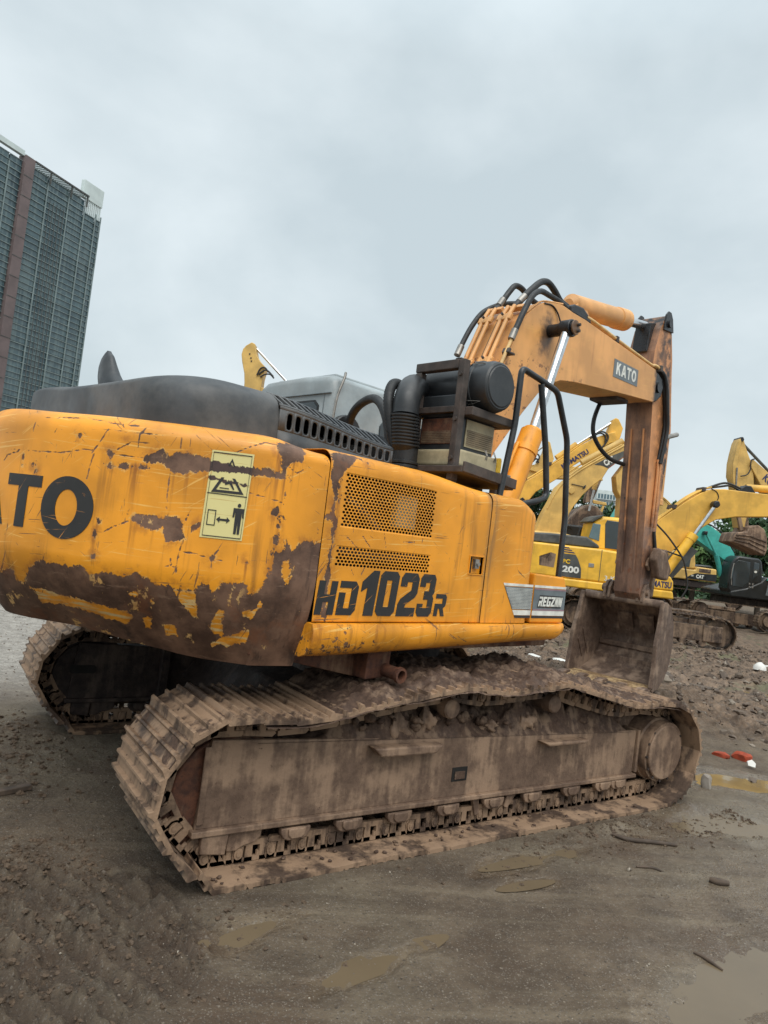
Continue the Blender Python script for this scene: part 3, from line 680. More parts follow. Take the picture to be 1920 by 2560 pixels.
SIDE = {"S1":[[-1.689,2.217],[-1.651,2.223],[-1.609,2.215],[-1.57,2.144],[-1.602,2.088],[-1.62,1.952],[-1.592,1.863],[-1.599,1.781],[-1.602,1.679],[-1.593,1.577],[-1.596,1.476],[-1.582,1.344],[-1.64,1.338],[-1.638,1.575],[-1.629,1.717],[-1.638,1.859],[-1.664,1.896],[-1.644,1.98],[-1.673,2.077]],"S2":[[-1.684,2.223],[-1.614,2.245],[-1.516,2.236],[-1.414,2.227],[-1.395,2.198],[-1.454,2.205],[-1.511,2.206],[-1.543,2.148],[-1.598,2.15],[-1.602,2.088],[-1.644,2.102]],"S3":[[-1.689,1.328],[-1.601,1.344],[-1.559,1.329],[-1.688,1.318]],"S4":[[-1.446,1.345],[-1.43,1.371],[-1.402,1.371],[-1.411,1.345]],"S5":[[-1.547,2.257],[-1.46,2.241],[-1.412,2.212],[-1.422,2.189],[-1.485,2.221]],"S6":[[-1.693,1.878],[-1.665,1.901],[-1.631,1.895],[-1.638,1.859],[-1.67,1.85]]}
SSCR = [[[-1.756,1.747],[-1.716,1.82],[-1.669,1.891]],[[-1.401,1.799],[-1.333,1.74]],[[-1.475,1.646],[-1.437,1.585]],[[-1.137,1.292],[-1.09,1.247]],[[-1.242,1.281],[-1.149,1.27]],[[-1.08,1.793],[-0.984,1.802]],[[-1.519,1.788],[-1.401,1.714]],[[-1.38,1.588],[-1.359,1.632]],[[-1.244,1.834],[-1.214,1.749]]]
H1 = (-1.572, -.842, 1.840, 2.122); H2 = (-1.580, -.834, 1.628, 1.733); H3 = (-.455, -.318, 1.645, 1.755)
def door_top(u): return 2.235-.05*sst(-.9, -.3, u)
fn = lambda U, V: sidefn()(U, V)-np.stack([0*U, 0*U, .045*sst(-1.0, -.3, U)*sst(1.9, 2.15, V)], -1)
us = np.unique(np.round(np.r_[np.arange(-1.683, -.289, .0085), H1[:2], H2[:2], H3[:2], -.289], 5)); vs = np.unique(np.round(np.r_[np.arange(1.330, 2.15, .0085), H1[2:], H2[2:], H3[2:], 2.15, np.linspace(2.15, 2.284, 8), 2.40, 2.6], 5))
P, f, U, V = pgrid(us, vs, [H1, H2, H3], fn)
mb = MB(); mb.raw(P, f); me = mb.mesh('side_door', 35)
chip = np.full(U.shape, -.3); scr = np.full(U.shape, -.05)
for p in SIDE.values(): chip = np.maximum(chip, sdf(p, U, V)-.006)
for l in SSCR: scr = np.maximum(scr, .0045-segd(l, U, V))
wear = .30*np.exp(-((U+1.63)/.05)**2)+.2*sst(1.37, 1.335, V)+.05*sst(2.2, 2.26, V)+.28*np.exp(-(((U+1.56)/.07)**2+((V-1.99)/.16)**2))+.22*np.exp(-(((U+1.55)/.1)**2+((V-1.68)/.06)**2))
dirt = np.exp(-((U+.30)/.022)**2)*.9
bleed = .8*np.exp(-((U+1.60)/.035)**2)*sst(1.4, 1.9, V)
for nm, v in (('chip', chip), ('scr', scr), ('wear', wear), ('dirt', dirt), ('bleed', bleed), ('isl', 0*U)): fattr(me, nm, v)
DOOR = put('side_door', me, M['cw'], EX, SWING)
sm = DOOR.modifiers.new('thickness', 'SOLIDIFY'); sm.thickness = .004; sm.offset = -1
flat = lambda y: (lambda u, v: np.stack([np.asarray(u, float), np.full(np.shape(u), y), np.asarray(v, float)], -1))
mb = MB(); perf(mb, *H1, 28, 17, .0106, .0074, flat(-HW+.0005)); part('perforated_grille', mb, M['orange'], DOOR, None, fix=False)
mb = MB(); perf(mb, *H2, 29, 6, .0106, .0076, flat(-HW+.0005)); part('perforated_grille', mb, M['orange'], DOOR, None, fix=False)
mb = MB().box(-.455, -.318, -HW+.02, -HW+.024, 1.645, 1.755)
lt = part('latch', mb, M['orange'], DOOR, None, bevel=.004)
part('latch_bezel', MB().box(-.462, -.311, -HW-.006, -HW+.004, 1.638, 1.6445).box(-.462, -.311, -HW-.006, -HW+.004, 1.7555, 1.762).box(-.462, -.4555, -HW-.006, -HW+.004, 1.6445, 1.7555).box(-.3175, -.311, -HW-.006, -HW+.004, 1.6445, 1.7555), M['orange'], DOOR, None, bevel=.002)
part('lock_button', MB().box(-.40, -.36, -HW-.004, -HW+.0195, 1.68, 1.74).cyl((-.372, -HW-.012, 1.71), (-.372, -HW-.0041, 1.71), .014, 12), M['steel'], DOOR, 35)
part('latch_recess_shade', MB().box(-.455, -.418, -HW+.012, -HW+.0195, 1.65, 1.75), M['void'], DOOR, None)  # raised near-black block, the shade of the recess painted on
# lettering on the door
def on_side(y=-HW): return lambda p, off: np.stack([p[:, 0], np.full(len(p), y-off), p[:, 1]], -1)
def slant(vf, x0, x1, z0, z1, sh=.09, drop=0.0):
    v, f = fit2d(vf, 0, 1, 0, 1); x = x0+v[:, 0]*(x1-x0); z = z0+v[:, 1]*(z1-z0)
    return np.stack([x+sh*(z-z0)-sh*.5*(z1-z0), z], 1), f
hd = [('H', -1.672, -1.545, 1.368, 1.547), ('D', -1.525, -1.392, 1.368, 1.551), ('1', -1.368, -1.25, 1.366, 1.618), ('0', -1.235, -1.085, 1.366, 1.62), ('2', -1.065, -.915, 1.366, 1.62), ('3', -.90, -.765, 1.366, 1.62), ('R', -.745, -.645, 1.370, 1.505)]
for ch, x0, x1, z0, z1 in hd:
    part('letter', slab(slant(outline_mesh(GLY[ch]), x0, x1, z0, z1), on_side(), .003, .003), M['letter'], DOOR, None, fix=False)

# pump compartment cover, in front of the dirty seam
def cover(mb, x0, x1, z0, zt, r, rf):
    """flank panel rounded over at the top and round the front corner"""
    us = np.r_[np.linspace(x0, x1-rf, 14), x1-rf+rf*np.sin(np.linspace(0, math.pi/2, 9))[1:]]
    fx = np.r_[np.zeros(14), rf*(1-np.cos(np.linspace(0, math.pi/2, 9)))[1:]]
    vs = np.r_[np.linspace(z0, zt-r, 16), np.linspace(zt-r, zt-r+r*math.pi/2, 8)[1:], zt+.2, zt+.5]
    U, V = np.meshgrid(us, vs, indexing='ij'); P = sidefn(r=r, zt=zt)(U, V); P[..., 1] += fx[:, None]
    P[..., 2] -= (.07*sst(x1-.22, x1, us))[:, None]*sst(z0+.3, zt-r, V)
    mb.grid(P); e = P[-1].copy(); e2 = e.copy(); e2[:, 1] += .9; mb.grid(np.stack([e, e2]))
    return U, V
mb = MB(); cover(mb, -.281, .295, 1.330, 2.19, .075, .09)
me = mb.mesh('pump_cover', 35); co = np.array([v.co for v in me.vertices]); o_ = np.zeros(len(co))
for nm, v in (('chip', o_-.3), ('scr', o_-.05), ('wear', .04*sst(2.1, 2.2, co[:, 2])), ('dirt', .9*np.exp(-((co[:, 0]+.25)/.05)**2)+.5*np.exp(-((co[:, 0]-.14)/.02)**2)*sst(1.5, 2.0, co[:, 2])), ('bleed', .9*np.exp(-((co[:, 0]-.20)/.05)**2)*sst(1.6, 2.05, co[:, 2])), ('isl', o_)): fattr(me, nm, v)
PUMP = put('pump_cover', me, M['cw'], EX, SWING)
# step box carrying the model badge
BOX = part('step_box', MB().prism([(.302, 1.330), (.735, 1.330), (.735, 1.60), (.70, 1.672), (.302, 1.684)], -HW, -HW+.62), M['orange'], EX, None, bevel=.012, rot=SWING)
st = [(M['white'], 1.585, 1.602, .0), (M['grey'], 1.425, 1.580, .0), (M['white'], 1.385, 1.420, .0), (M['letter'], 1.366, 1.382, .0)]
for (mt, z0, z1, _) in st:
    sl = lambda z: -.07+(1.602-z)*.74
    part('stripe', slab((np.array([(sl(z0), z0), (.288, z0), (.288, z1), (sl(z1), z1)]), [(0, 1, 2, 3)]), on_side(), .003, .0025), mt, PUMP, None, fix=False)
    part('stripe', slab((np.array([(.308, z0), (.73, z0), (.73, z1), (.308, z1)]), [(0, 1, 2, 3)]), on_side(), .003, .0025), mt, BOX, None, fix=False)
for z in (1.5745, 1.4255): part('stripe', slab((np.array(rect(.31, .729, z-.005, z+.005)), [(0, 1, 2, 3)]), on_side(), .0045, .001), M['mauve'], BOX, None, fix=False)
mb = MB()                                            # fine white dots of the printed band
for j in range(15):
    for i in range(40):
        x = -.03+.0082*i+(.0041 if j % 2 else 0); z = 1.432+.0098*j
        if x < -.07+(1.602-z)*.74+.004 or x > .285: continue
        mb.raw([(x-.002, -HW-.0045, z-.0035), (x+.002, -HW-.0045, z-.0035), (x+.002, -HW-.0045, z+.0035), (x-.002, -HW-.0045, z+.0035)], [(0, 1, 2, 3)])
part('print_dots', mb, M['white'], PUMP, None, fix=False, kind='stuff')
rg = word('REGZAM'.replace('A', 'M')[:4]+'MM', None, .1, .18) if False else word('REGZMM', [.8, .72, .8, .8, .62, .8], .10, .2)
a, f = fit2d(rg, .372, .690, 1.452, 1.522)
b = a.copy(); c = b.mean(0)
part('badge_backing', slab((np.array([(.362, 1.442), (.676, 1.440), (.702, 1.53), (.386, 1.533)]), [(0, 1, 2, 3)]), on_side(), .0045, .001), M['letter'], BOX, None, fix=False)  # dark printed backing behind the lettering
part('lettering', slab((a, f), on_side(), .0062, .0012), M['white'], BOX, None, fix=False)
# rolled skirt under the panels
us = np.linspace(-1.70, .775, 70); prof = [(-HW+.02, 1.326), (-HW-.028, 1.322), (-HW-.040, 1.29), (-HW-.040, 1.25), (-HW-.03, 1.205), (-HW+.0, 1.165), (-HW+.05, 1.142), (-HW+.2, 1.135)]
A = np.zeros((70, len(prof), 3))
for i, u in enumerate(us):
    for j, (y, z) in enumerate(prof):
        t = sst(.60, .775, u); q = sst(-1.7, .7, u)*.055; zz = z+(q+.02*t)*np.clip((1.326-z)/.19, 0, 1)
        A[i, j] = (u, y+.05*t*t, zz)
mb = MB().grid(A); mb.f.append(tuple(70*len(prof)-len(prof)+j for j in range(len(prof)))); mb.f.append(tuple(range(len(prof)))[::-1])
me = mb.mesh('skirt', 40); co = np.array([v.co for v in me.vertices]); o_ = np.zeros(len(co))
for nm, v in (('chip', np.where(co[:, 0] < -1.5, -.02-.2*(co[:, 0]+1.7), -.3)), ('scr', o_-.05), ('wear', .62*sst(-.7, -1.65, co[:, 0])*(.55+.45*sst(1.3, 1.2, co[:, 2]))+.14*sst(1.24, 1.16, co[:, 2])), ('dirt', .55*sst(1.22, 1.15, co[:, 2])), ('bleed', .7*sst(-.2, -1.5, co[:, 0])), ('isl', o_)): fattr(me, nm, v)
put('skirt', me, M['cw'], EX, SWING)
# near-black sheets painting the shade behind the grilles, revolving frame, deck
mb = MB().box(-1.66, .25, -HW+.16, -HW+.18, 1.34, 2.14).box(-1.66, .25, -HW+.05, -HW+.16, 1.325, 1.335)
part('engine_bay_shade', mb, M['void'], EX, None, rot=SWING)
part('radiator_tank', MB().box(-1.10, -.93, -HW+.06, -HW+.12, 1.87, 2.07), M['cream'], EX, None, .01, rot=SWING)
part('engine_pipe', MB().tube([(-1.5, -HW+.11, 1.70), (-1.2, -HW+.11, 1.68), (-.86, -HW+.11, 1.70)], .03, 10).tube([(-1.45, -HW+.12, 2.0), (-1.3, -HW+.12, 1.92), (-1.2, -HW+.12, 1.85)], .03, 10), M['frame'], EX, 40, rot=SWING)
part('deck_plate', MB().box(-1.68, .29, -1.15, 1.30, 2.185, 2.20).box(-1.68, .72, HW-.06, HW, 1.2, 2.2).box(.28, .30, -1.2, .3, 1.3, 2.1), M['orange'], EX, None, rot=SWING)
RF = part('revolving_frame', MB().box(-1.95, .75, -1.22, 1.22, 1.135, 1.32).box(-1.9, 1.35, -.42, -.26, .98, 1.5).box(-1.9, 1.35, .26, .42, .98, 1.5), M['rustplate'], EX, None, .01, rot=SWING)
part('bracket_plate', MB().prism([(-1.62, 1.135), (-1.62, 1.075), (-1.14, .972), (-.95, .972), (-.95, 1.135)], -1.12, -1.08), M['rustplate'], RF, None, .006)
part('bracket_plate', MB().prism([(-1.135, 1.14), (-1.14, .975), (-.955, .985), (-.945, 1.14)], -1.24, -1.121), M['rustplate'], RF, None, .008)
part('pipe_stub', MB().tube([(-.99, -1.24, 1.03), (-.99, -1.36, 1.025)], [.038, .038], 20, False).tube([(-.99, -1.36, 1.025), (-.99, -1.385, 1.024)], [.046, .046], 20, False).tube([(-.99, -1.386, 1.024), (-.99, -1.26, 1.028)], [.03, .03], 16, False).cyl((-.99, -1.262, 1.028), (-.99, -1.255, 1.028), .03), M['rustplate'], RF, 40, fix=False)
A = []
for y_, r_ in ((-1.385, .046), (-1.386, .030)): A.append([(-.99+r_*math.cos(t), y_, 1.024+r_*math.sin(t)) for t in np.linspace(0, 2*math.pi, 21)])
part('pipe_rim', MB().grid(np.array(A)), M['rustplate'], RF, None, fix=False)
part('slewing_ring', MB().cyl((0, 0, .93), (0, 0, 1.134), .62, 40), M['darksteel'], EX, 40)

# ------------------------------------------------------------------ engine hood
def hood_sec(x):
    t = np.clip((x+2.42)/.42, 0, 1); c = 1-math.sqrt(max(0, 1-(1-t)**2)); iy = .34*c; iz = .08*c
    zt = 2.55-.075*sst(-1.75, -.86, x); zs = 2.465-.085*sst(-1.75, -.86, x)*1.0
    yl = 1.22-.10*c
    y0 = -.95+iy
    if x > -1.78: k = 1
    pts = [(y0, 2.19), (y0, zs-iz)]
    # shoulder
    pts += [(y0+.10, zt-.012-iz)] + [(y0+.16, zt-iz)]
    pts += [(-.2, zt+.004-iz), (.5, zt+.02-iz), (yl-.30, zt+.05-iz), (yl-.08, zt+.05-iz*.9), (yl-.005, zt+.02-iz*.8), (yl, zt-.12-iz*.5), (yl, 2.19)]
    return pts
def dense(pts, n=40):
    # round the profile a little by subdividing with chaikin
    P = np.array(pts)
    for _ in range(3):
        Q = [P[0]]
        for a, b in zip(P[:-1], P[1:]): Q += [a*.75+b*.25, a*.25+b*.75]
        P = np.array(Q+[P[-1]])
    return P
xs = np.r_[-2.42+.42*(1-np.cos(np.linspace(0, math.pi/2, 14))), np.linspace(-1.97, -1.76, 5)]
A = np.stack([np.concatenate([np.full((len(dense(hood_sec(x))), 1), x), dense(hood_sec(x))], 1) for x in xs])
mb = MB().grid(A); mb.f.append(tuple(range(A.shape[1])))
HOOD = part('engine_hood', mb, M['hood'], EX, 40, rot=SWING)
xs = np.linspace(-1.76, -.86, 14)
A = np.stack([np.concatenate([np.full((len(hood_sec(x)[3:]), 1), x), np.array(hood_sec(x)[3:])], 1) for x in xs])
part('hood_top', MB().grid(A), M['hood'], HOOD, 50)
def hside(u, v):      # v 0..1 up the vertical flank
    u = np.asarray(u, float); v = np.asarray(v, float); zs = 2.465-.085*sst(-1.75, -.86, u)
    return np.stack([u, np.full(u.shape, -.95)+0*v, 2.19+(zs-2.19)*v], -1)
def hsho(u, v):       # shoulder
    u = np.asarray(u, float); v = np.asarray(v, float); zs = 2.465-.085*sst(-1.75, -.86, u); zt = 2.55-.075*sst(-1.75, -.86, u)
    return np.stack([u, -.95+.16*v, zs+(zt-zs)*v], -1)
mb = MB(); perf(mb, -1.72, -.875, .50, .93, 14, 1, .0195, .185/2*1.0+.075, hside, False, 16, .55)
for a, b, c, d in ((-1.76, -.86, 0, .50), (-1.76, -.86, .93, 1.0), (-1.76, -1.72, .50, .93), (-.875, -.86, .50, .93)):
    U, V = np.meshgrid(np.linspace(a, b, 9), np.linspace(c, d, 3), indexing='ij'); mb.grid(hside(U, V))
g1 = part('side_grille', mb, M['hood'], HOOD, 30, fix=False); q = g1.modifiers.new('thickness', 'SOLIDIFY'); q.thickness = .012; q.offset = 0
mb = MB()
for a, b, c, d in ((-1.76, -.86, 0, .12), (-1.76, -.86, .9, 1.0)):
    U, V = np.meshgrid(np.linspace(a, b, 30), np.linspace(c, d, 3), indexing='ij'); mb.grid(hsho(U, V))
g2 = part('shoulder_rail', mb, M['hood'], HOOD, 30, fix=False); q = g2.modifiers.new('thickness', 'SOLIDIFY'); q.thickness = .012; q.offset = 0
for i in range(17):
    u = -1.735+.0525*i; a = hsho([u, u], [.10, .92]); 
    part('vent_slat', MB().beam(a[0], a[1], .017, .014, (1, 0, 0)), M['hood'], HOOD, None, .003)
part('hood_interior_shade', MB().box(-1.75, -.87, -.86, 1.1, 2.2, 2.36), M['void'], HOOD, None)  # near-black filler painting the shade under the hood
mb = MB().grid(np.stack([np.array([(-.86, y, z) for y, z in hood_sec(-.86)]), np.array([(-.86, y, 2.19) for y, z in hood_sec(-.86)])])); part('hood_front', mb, M['hood'], HOOD, None)
# raised lid on the hood
part('hood_lid', MB().prism([(-2.02, .05), (-2.02, 1.0), (-.95, 1.0), (-.95, -.35), (-1.5, -.35)], 2.50, 2.545, 'z'), M['hood'], HOOD, None, .03, seg=3)

# exhaust stack: bent pipe with a flattened, slanted mouth
zz = np.linspace(2.5, 2.945, 22); le = np.interp(zz, [2.5, 2.66, 2.74, 2.82, 2.88, 2.92, 2.945], [1.04, 1.09, 1.145, 1.17, 1.16, 1.125, 1.075]); ri = np.interp(zz, [2.5, 2.68, 2.76, 2.84, 2.90, 2.945], [.72, .78, .88, .95, .995, 1.065])
A = np.array([[(-1.95+.10*math.sqrt(max(.02, (2.95-z)/.45))*math.sin(t), (l+r)/2+(l-r)/2*math.cos(t), z) for t in np.linspace(0, 2*math.pi, 25)] for z, l, r in zip(zz, le, ri)])
mb = MB().grid(A)
EXH = part('exhaust_pipe', mb, M['black'], EX, 60, rot=SWING)

# ------------------------------------------------------------------ cab (stands on the far side of the deck)
cx0, cx1, cy0, cy1, cz = -.45, 1.15, .24, 1.34, 3.10
mb = MB(); sec = [(cy0, 2.2), (cy0-.0, 2.98), (cy0+.03, 3.06), (cy0+.10, 3.095), (cy0+.5, 3.11), (cy1-.12, 3.10), (cy1-.03, 3.05), (cy1, 2.95), (cy1, 1.3)]
A = []
for x, i in ((cx0, .07), (cx0+.02, .025), (cx0+.07, 0), (cx1-.35, 0), (cx1-.1, .03), (cx1, .1)):
    c = np.array([(cy0+cy1)/2, 2.4]); A.append([(x, c[0]+(y-c[0])*(1-i*.6), z if z < 2.5 else z-i) for y, z in sec])
mb.grid(np.array(A)); mb.f.append(tuple(range(len(sec)))); mb.f.append(tuple((len(A)-1)*len(sec)+j for j in range(len(sec)))[::-1])
CAB = part('cab', mb, M['cab'], EX, 40, .02, rot=SWING, seg=3)
part('rear_window', MB().prism([(.42, 2.35), (1.15, 2.35), (1.15, 2.82), (1.10, 2.86), (.47, 2.86), (.42, 2.82)], cx0-.012, cx0+.01, 'x'), M['glass'], CAB, None, .004)
part('window_seal', MB().prism([(.40, 2.33), (1.17, 2.33), (1.17, 2.83), (1.11, 2.88), (.46, 2.88), (.40, 2.83)], cx0-.006, cx0+.005, 'x'), M['rubber'], CAB, None, .003)
part('side_window', MB().prism([(.12, 2.3), (.95, 2.3), (.95, 2.78), (.88, 2.84), (.16, 2.84), (.10, 2.76)], cy0-.012, cy0+.01), M['glass'], CAB, None, .004)
part('roof_panel', MB().box(cx0+.10, cx1-.3, cy0+.12, cy1-.16, 3.085, 3.122), M['cab'], CAB, None, .015)
part('grab_rail', MB().tube(catmull([(cx0+.09, cy0-.02, 3.11), (cx0+.06, cy0-.045, 3.05), (cx0+.0, cy0-.05, 2.85), (cx0-.02, cy0-.05, 2.45)], 6), .011, 8), M['steel'], CAB, 60)
part('intake_cap', MB().cyl((-.30, cy0-.06, 2.62), (-.30, cy0+.0, 2.62), .15, 24), M['black'], CAB, 40, .01)
part('roof_seam', MB().box(cx0-.016, cx0+.004, cy0+.02, cy1-.1, 2.925, 2.931).box(cx0-.002, cx0+.0, cy0+.1, cy0+.11, 2.3, 2.92), M['grey'], CAB, None)

# ------------------------------------------------------------------ air cleaner in its guard frame
ax, ay0, ay1 = -.38, -1.06, -.66
AC = part('air_cleaner_guard', MB().box(ax-.03, ax+.03, ay0-.028, ay0+.028, 2.25, 3.085), M['frame'], EX, None, .006, rot=SWING)
part('guard_post', MB().box(ax-.03, ax+.03, ay1-.028, ay1+.028, 2.25, 3.02), M['frame'], AC, None, .006)
part('guard_top', MB().box(ax-.032, ax+.032, ay0+.029, ay1+.03, 3.022, 3.087), M['frame'], AC, None, .006)
part('guard_rail', MB().box(ax-.02, ax+.02, ay0+.029, ay1-.029, 2.72, 2.765), M['frame'], AC, None, .005)
part('guard_rail', MB().box(ax-.03, ax+.02, ay1+.029, ay1+.14, 2.735, 2.78), M['frame'], AC, None, .005)
part('guard_shelf', MB().box(ax+.031, .17, ay0-.09, ay0+.03, 2.705, 2.765), M['frame'], AC, None, .006)
part('guard_shelf', MB().box(.10, .17, ay0+.031, ay1, 2.705, 2.765), M['frame'], AC, None, .006)
part('guard_tray', MB().prism([(ax-.06, 2.30), (.16, 2.255), (.16, 2.315), (ax-.06, 2.345)], ay0-.13, ay1+.08), M['frame'], AC, None, .006)
part('guard_tray_rim', MB().beam((ax-.05, ay0-.135, 2.34), (.17, ay0-.135, 2.30), .02, .07), M['frame'], AC, None, .004)
for q in ((ax-.03, ax+.03, ay0-.02, ay0+.06, 2.16, 2.249), (ax-.03, ax+.03, ay1-.02, ay1+.03, 2.16, 2.249), (.05, .11, -.95, -.85, 2.1, 2.25)): part('guard_foot', MB().box(*q), M['frame'], AC, None)
for z in (2.98, 2.67, 2.40):
    part('bolt', MB().cyl((ax-.045, ay0, z), (ax-.03, ay0, z), .016, 10), M['frame'], AC, 30)
    if z < 2.9: part('bolt', MB().cyl((ax-.045, ay1, z), (ax-.03, ay1, z), .016, 10), M['frame'], AC, 30)
# canister lying across the machine, cap towards the camera
ccx, ccz, cr_ = -.135, 2.945, .18
CAN = part('air_cleaner', MB().tube([(ccx, -.55, ccz+.01), (ccx, -.60, ccz+.01), (ccx, -.605, ccz+.01), (ccx, -1.02, ccz)], [.11, .15, .165, .165], 32), M['black'], EX, 40, rot=SWING)
mb = MB(); ys = [-1.02, -1.03, -1.035, -1.06, -1.065, -1.15, -1.19, -1.20]; r_ = [.165, .182, .190, .190, .182, .180, .168, .155]
mb.tube([(ccx, y, ccz) for y in ys], r_, 36); part('canister_cap', mb, M['black'], CAN, 30)
mb = MB().tube([(ccx, -1.201, ccz), (ccx, -1.207, ccz)], [.146, .138], 36); part('cap_disc', mb, M['black'], CAN, 30)
for t in (.62, 2.3, 3.9, 5.4):
    c, s = math.cos(t), math.sin(t); q = lambda r, y, w=0: (ccx+r*c-w*s, y, ccz+r*s+w*c)
    part('clip', MB().tube([q(.170, -1.0, -.016), q(.198, -1.04, -.016), q(.196, -1.08, -.012), q(.186, -1.14, 0), q(.196, -1.08, .012), q(.198, -1.04, .016), q(.170, -1.0, .016)], .0035, 6), M['steel'], CAN, None)
mb = MB()
for k in range(4): mb.tube([(ccx, -.99+.025*k-.03, ccz), (ccx, -.98+.025*k-.03, ccz)], [.172, .172], 32)
part('canister_rib', mb, M['black'], CAN, 30)
# side inlet box with screens
part('canister_mount', MB().box(ax+.035, .05, ay0+.03, ay1+.02, 2.70, 2.86), M['black'], CAN, None, .01)
PB = part('precleaner', MB().box(ax+.035, .05, ay0+.012, ay1-.02, 2.46, 2.70), M['black'], EX, None, .012, rot=SWING)
part('precleaner_base', MB().prism([(ax+.02, ay0-.03), (.06, ay0-.03), (.085, ay0-.005), (.085, ay1), (ax+.02, ay1)], 2.355, 2.472, 'z'), M['cream'], PB, None, .02, seg=3)
part('screen_plate', MB().box(ax+.10, .03, ay0+.004, ay0+.011, 2.50, 2.69), M['cream'], PB, None)
mb = MB(); perf(mb, ax+.11, .02, 2.51, 2.62, 22, 8, .0048, .0045, flat(ay0+.001)); part('mesh_screen', mb, M['brass'], PB, None, fix=False)
part('screen_plate', MB().box(ax+.028, ax+.034, ay0+.04, ay1-.04, 2.51, 2.69), M['rustplate'], PB, None)
mb = MB(); perf(mb, ay0+.05, ay1-.05, 2.515, 2.60, 24, 7, .0048, .0042, lambda u, v: np.stack([np.full(np.shape(u), ax+.026), np.asarray(u, float), np.asarray(v, float)], -1)); part('mesh_screen', mb, M['brass'], PB, None, fix=False)
for x in (-.08, .02): part('wire_clip', MB().tube([(x, ay0-.032, 2.44), (x+.004, ay0-.04, 2.47), (x-.004, ay0-.02, 2.51), (x+.012, ay0-.02, 2.51), (x+.012, ay0-.04, 2.47), (x+.016, ay0-.034, 2.44)], .003, 6), M['steel'], PB, None)
# intake elbow, bellows and hoses
EL = part('intake_elbow', MB().tube(catmull([(-.26, -.56, 2.93), (-.36, -.60, 2.93), (-.47, -.66, 2.88), (-.535, -.70, 2.78), (-.545, -.71, 2.68)], 6), [.095]*25, 20), M['black'], EX, 60, rot=SWING)
mb = MB(); P_ = []; r_ = []
for k in range(10):
    for dz, r0 in ((0, .086), (.006, .104), (.016, .104), (.022, .086)): P_.append((-.545+.004*k, -.71, 2.68-.0225*k-dz)); r_.append(r0)
for z, r0 in ((2.45, .09), (2.36, .09), (2.355, .10), (2.34, .10), (2.335, .09), (2.325, .10), (2.31, .10), (2.30, .09), (2.2, .09)): P_.append((-.50, -.71, z)); r_.append(r0)
mb.tube(P_, r_, 22); part('bellows', mb, M['rubber'], EL, 30)
mb = MB(); P_ = catmull([(-.35, -.50, 2.88), (-.45, -.52, 2.93), (-.56, -.56, 2.90), (-.62, -.60, 2.78), (-.60, -.63, 2.60), (-.56, -.66, 2.42), (-.54, -.68, 2.25)], 14)
mb.tube(P_, [.034+.005*(i % 2) for i in range(len(P_))], 14); part('hose', mb, M['rubber'], EL, 60)
mb = MB(); P_ = catmull([(-.30, cy0-.06, 2.62), (-.34, .10, 2.76), (-.38, -.05, 2.84), (-.43, -.25, 2.85), (-.46, -.40, 2.74), (-.46, -.48, 2.55), (-.45, -.5, 2.25)], 14)
mb.tube(P_, .034, 14); part('hose', mb, M['rubber'], EL, 60)

# ------------------------------------------------------------------ hand rail, lamp
ry = -1.2
def rnd(pts, r=.05):
    P = [np.array(p, float) for p in pts]; out = [P[0]]
    for a, b, c in zip(P[:-2], P[1:-1], P[2:]):
        u = (a-b)/np.linalg.norm(a-b); w = (c-b)/np.linalg.norm(c-b)
        for t in np.linspace(0, 1, 6): out.append((b+u*r)*(1-t)**2+2*b*t*(1-t)+(b+w*r)*t*t)
    return out+[P[-1]]
RAIL = part('hand_rail', MB().tube(rnd([(-.02, ry, 2.14), (.075, ry, 2.72), (.082, ry, 3.135), (.345, ry, 3.105), (.567, ry, 3.075), (.775, ry, 2.74), (.87, ry, 2.12), (.80, ry-.04, 1.40)], .05), .0235, 14), M['blackpaint'], EX, 60, rot=SWING)
part('rail_post', MB().tube(rnd([(.345, ry+.002, 3.08), (.50, ry, 2.60), (.575, ry, 2.26), (.43, ry, 2.21), (.26, ry+.06, 2.16)], .06), .0235, 14), M['blackpaint'], RAIL, 60)
LMP = part('indicator_lamp', MB().prism([(.275, 2.40), (.275, 2.475), (.295, 2.515), (.325, 2.52), (.335, 2.50), (.335, 2.40)], -.93, -.87), M['yellow'], EX, None, .008, rot=SWING)
part('lamp_base', MB().box(.26, .40, -.98, -.82, 2.365, 2.398), M['steel'], LMP, None, .006)
part('lamp_stalk', MB().box(.29, .36, -.93, -.87, 2.1, 2.364), M['frame'], LMP, None, .006)
# ------------------------------------------------------------------ undercarriage
TPATH = [(1.72, .022), (0, .022), (-1.66, .022), (-1.79, .045), (-1.92, .15), (-2.04, .30), (-2.10, .45), (-2.05, .63), (-1.90, .79), (-1.72, .825), (-1.4, .815), (-1.15, .838), (-.66, .91), (-.28, .955), (.05, .925), (.40, .945), (.65, .955), (1.0, .88), (1.4, .80), (1.75, .80), (2.0, .755), (2.17, .63), (2.25, .45), (2.22, .28), (2.09, .11), (1.90, .035)]
_tp = catmull(TPATH[1:]+TPATH[:1], 16); _tp = np.array(_tp+[_tp[0]]) if False else np.array(catmull([TPATH[-1]]+TPATH+TPATH[:2], 16)[16:-16])
_tl = np.r_[0, np.cumsum(np.hypot(*np.diff(_tp, axis=0).T))]; TLEN = _tl[-1]
NSH = 52; PITCH_S = TLEN/NSH
def tpos(l):
    l = l % TLEN; e = .05
    p = np.array([np.interp(l, _tl, _tp[:, 0]), np.interp(l, _tl, _tp[:, 1])])
    a = np.array([np.interp((l-e) % TLEN, _tl, _tp[:, k]) for k in (0, 1)]); b = np.array([np.interp((l+e) % TLEN, _tl, _tp[:, k]) for k in (0, 1)])
    t = (b-a)/np.linalg.norm(b-a); return p, t
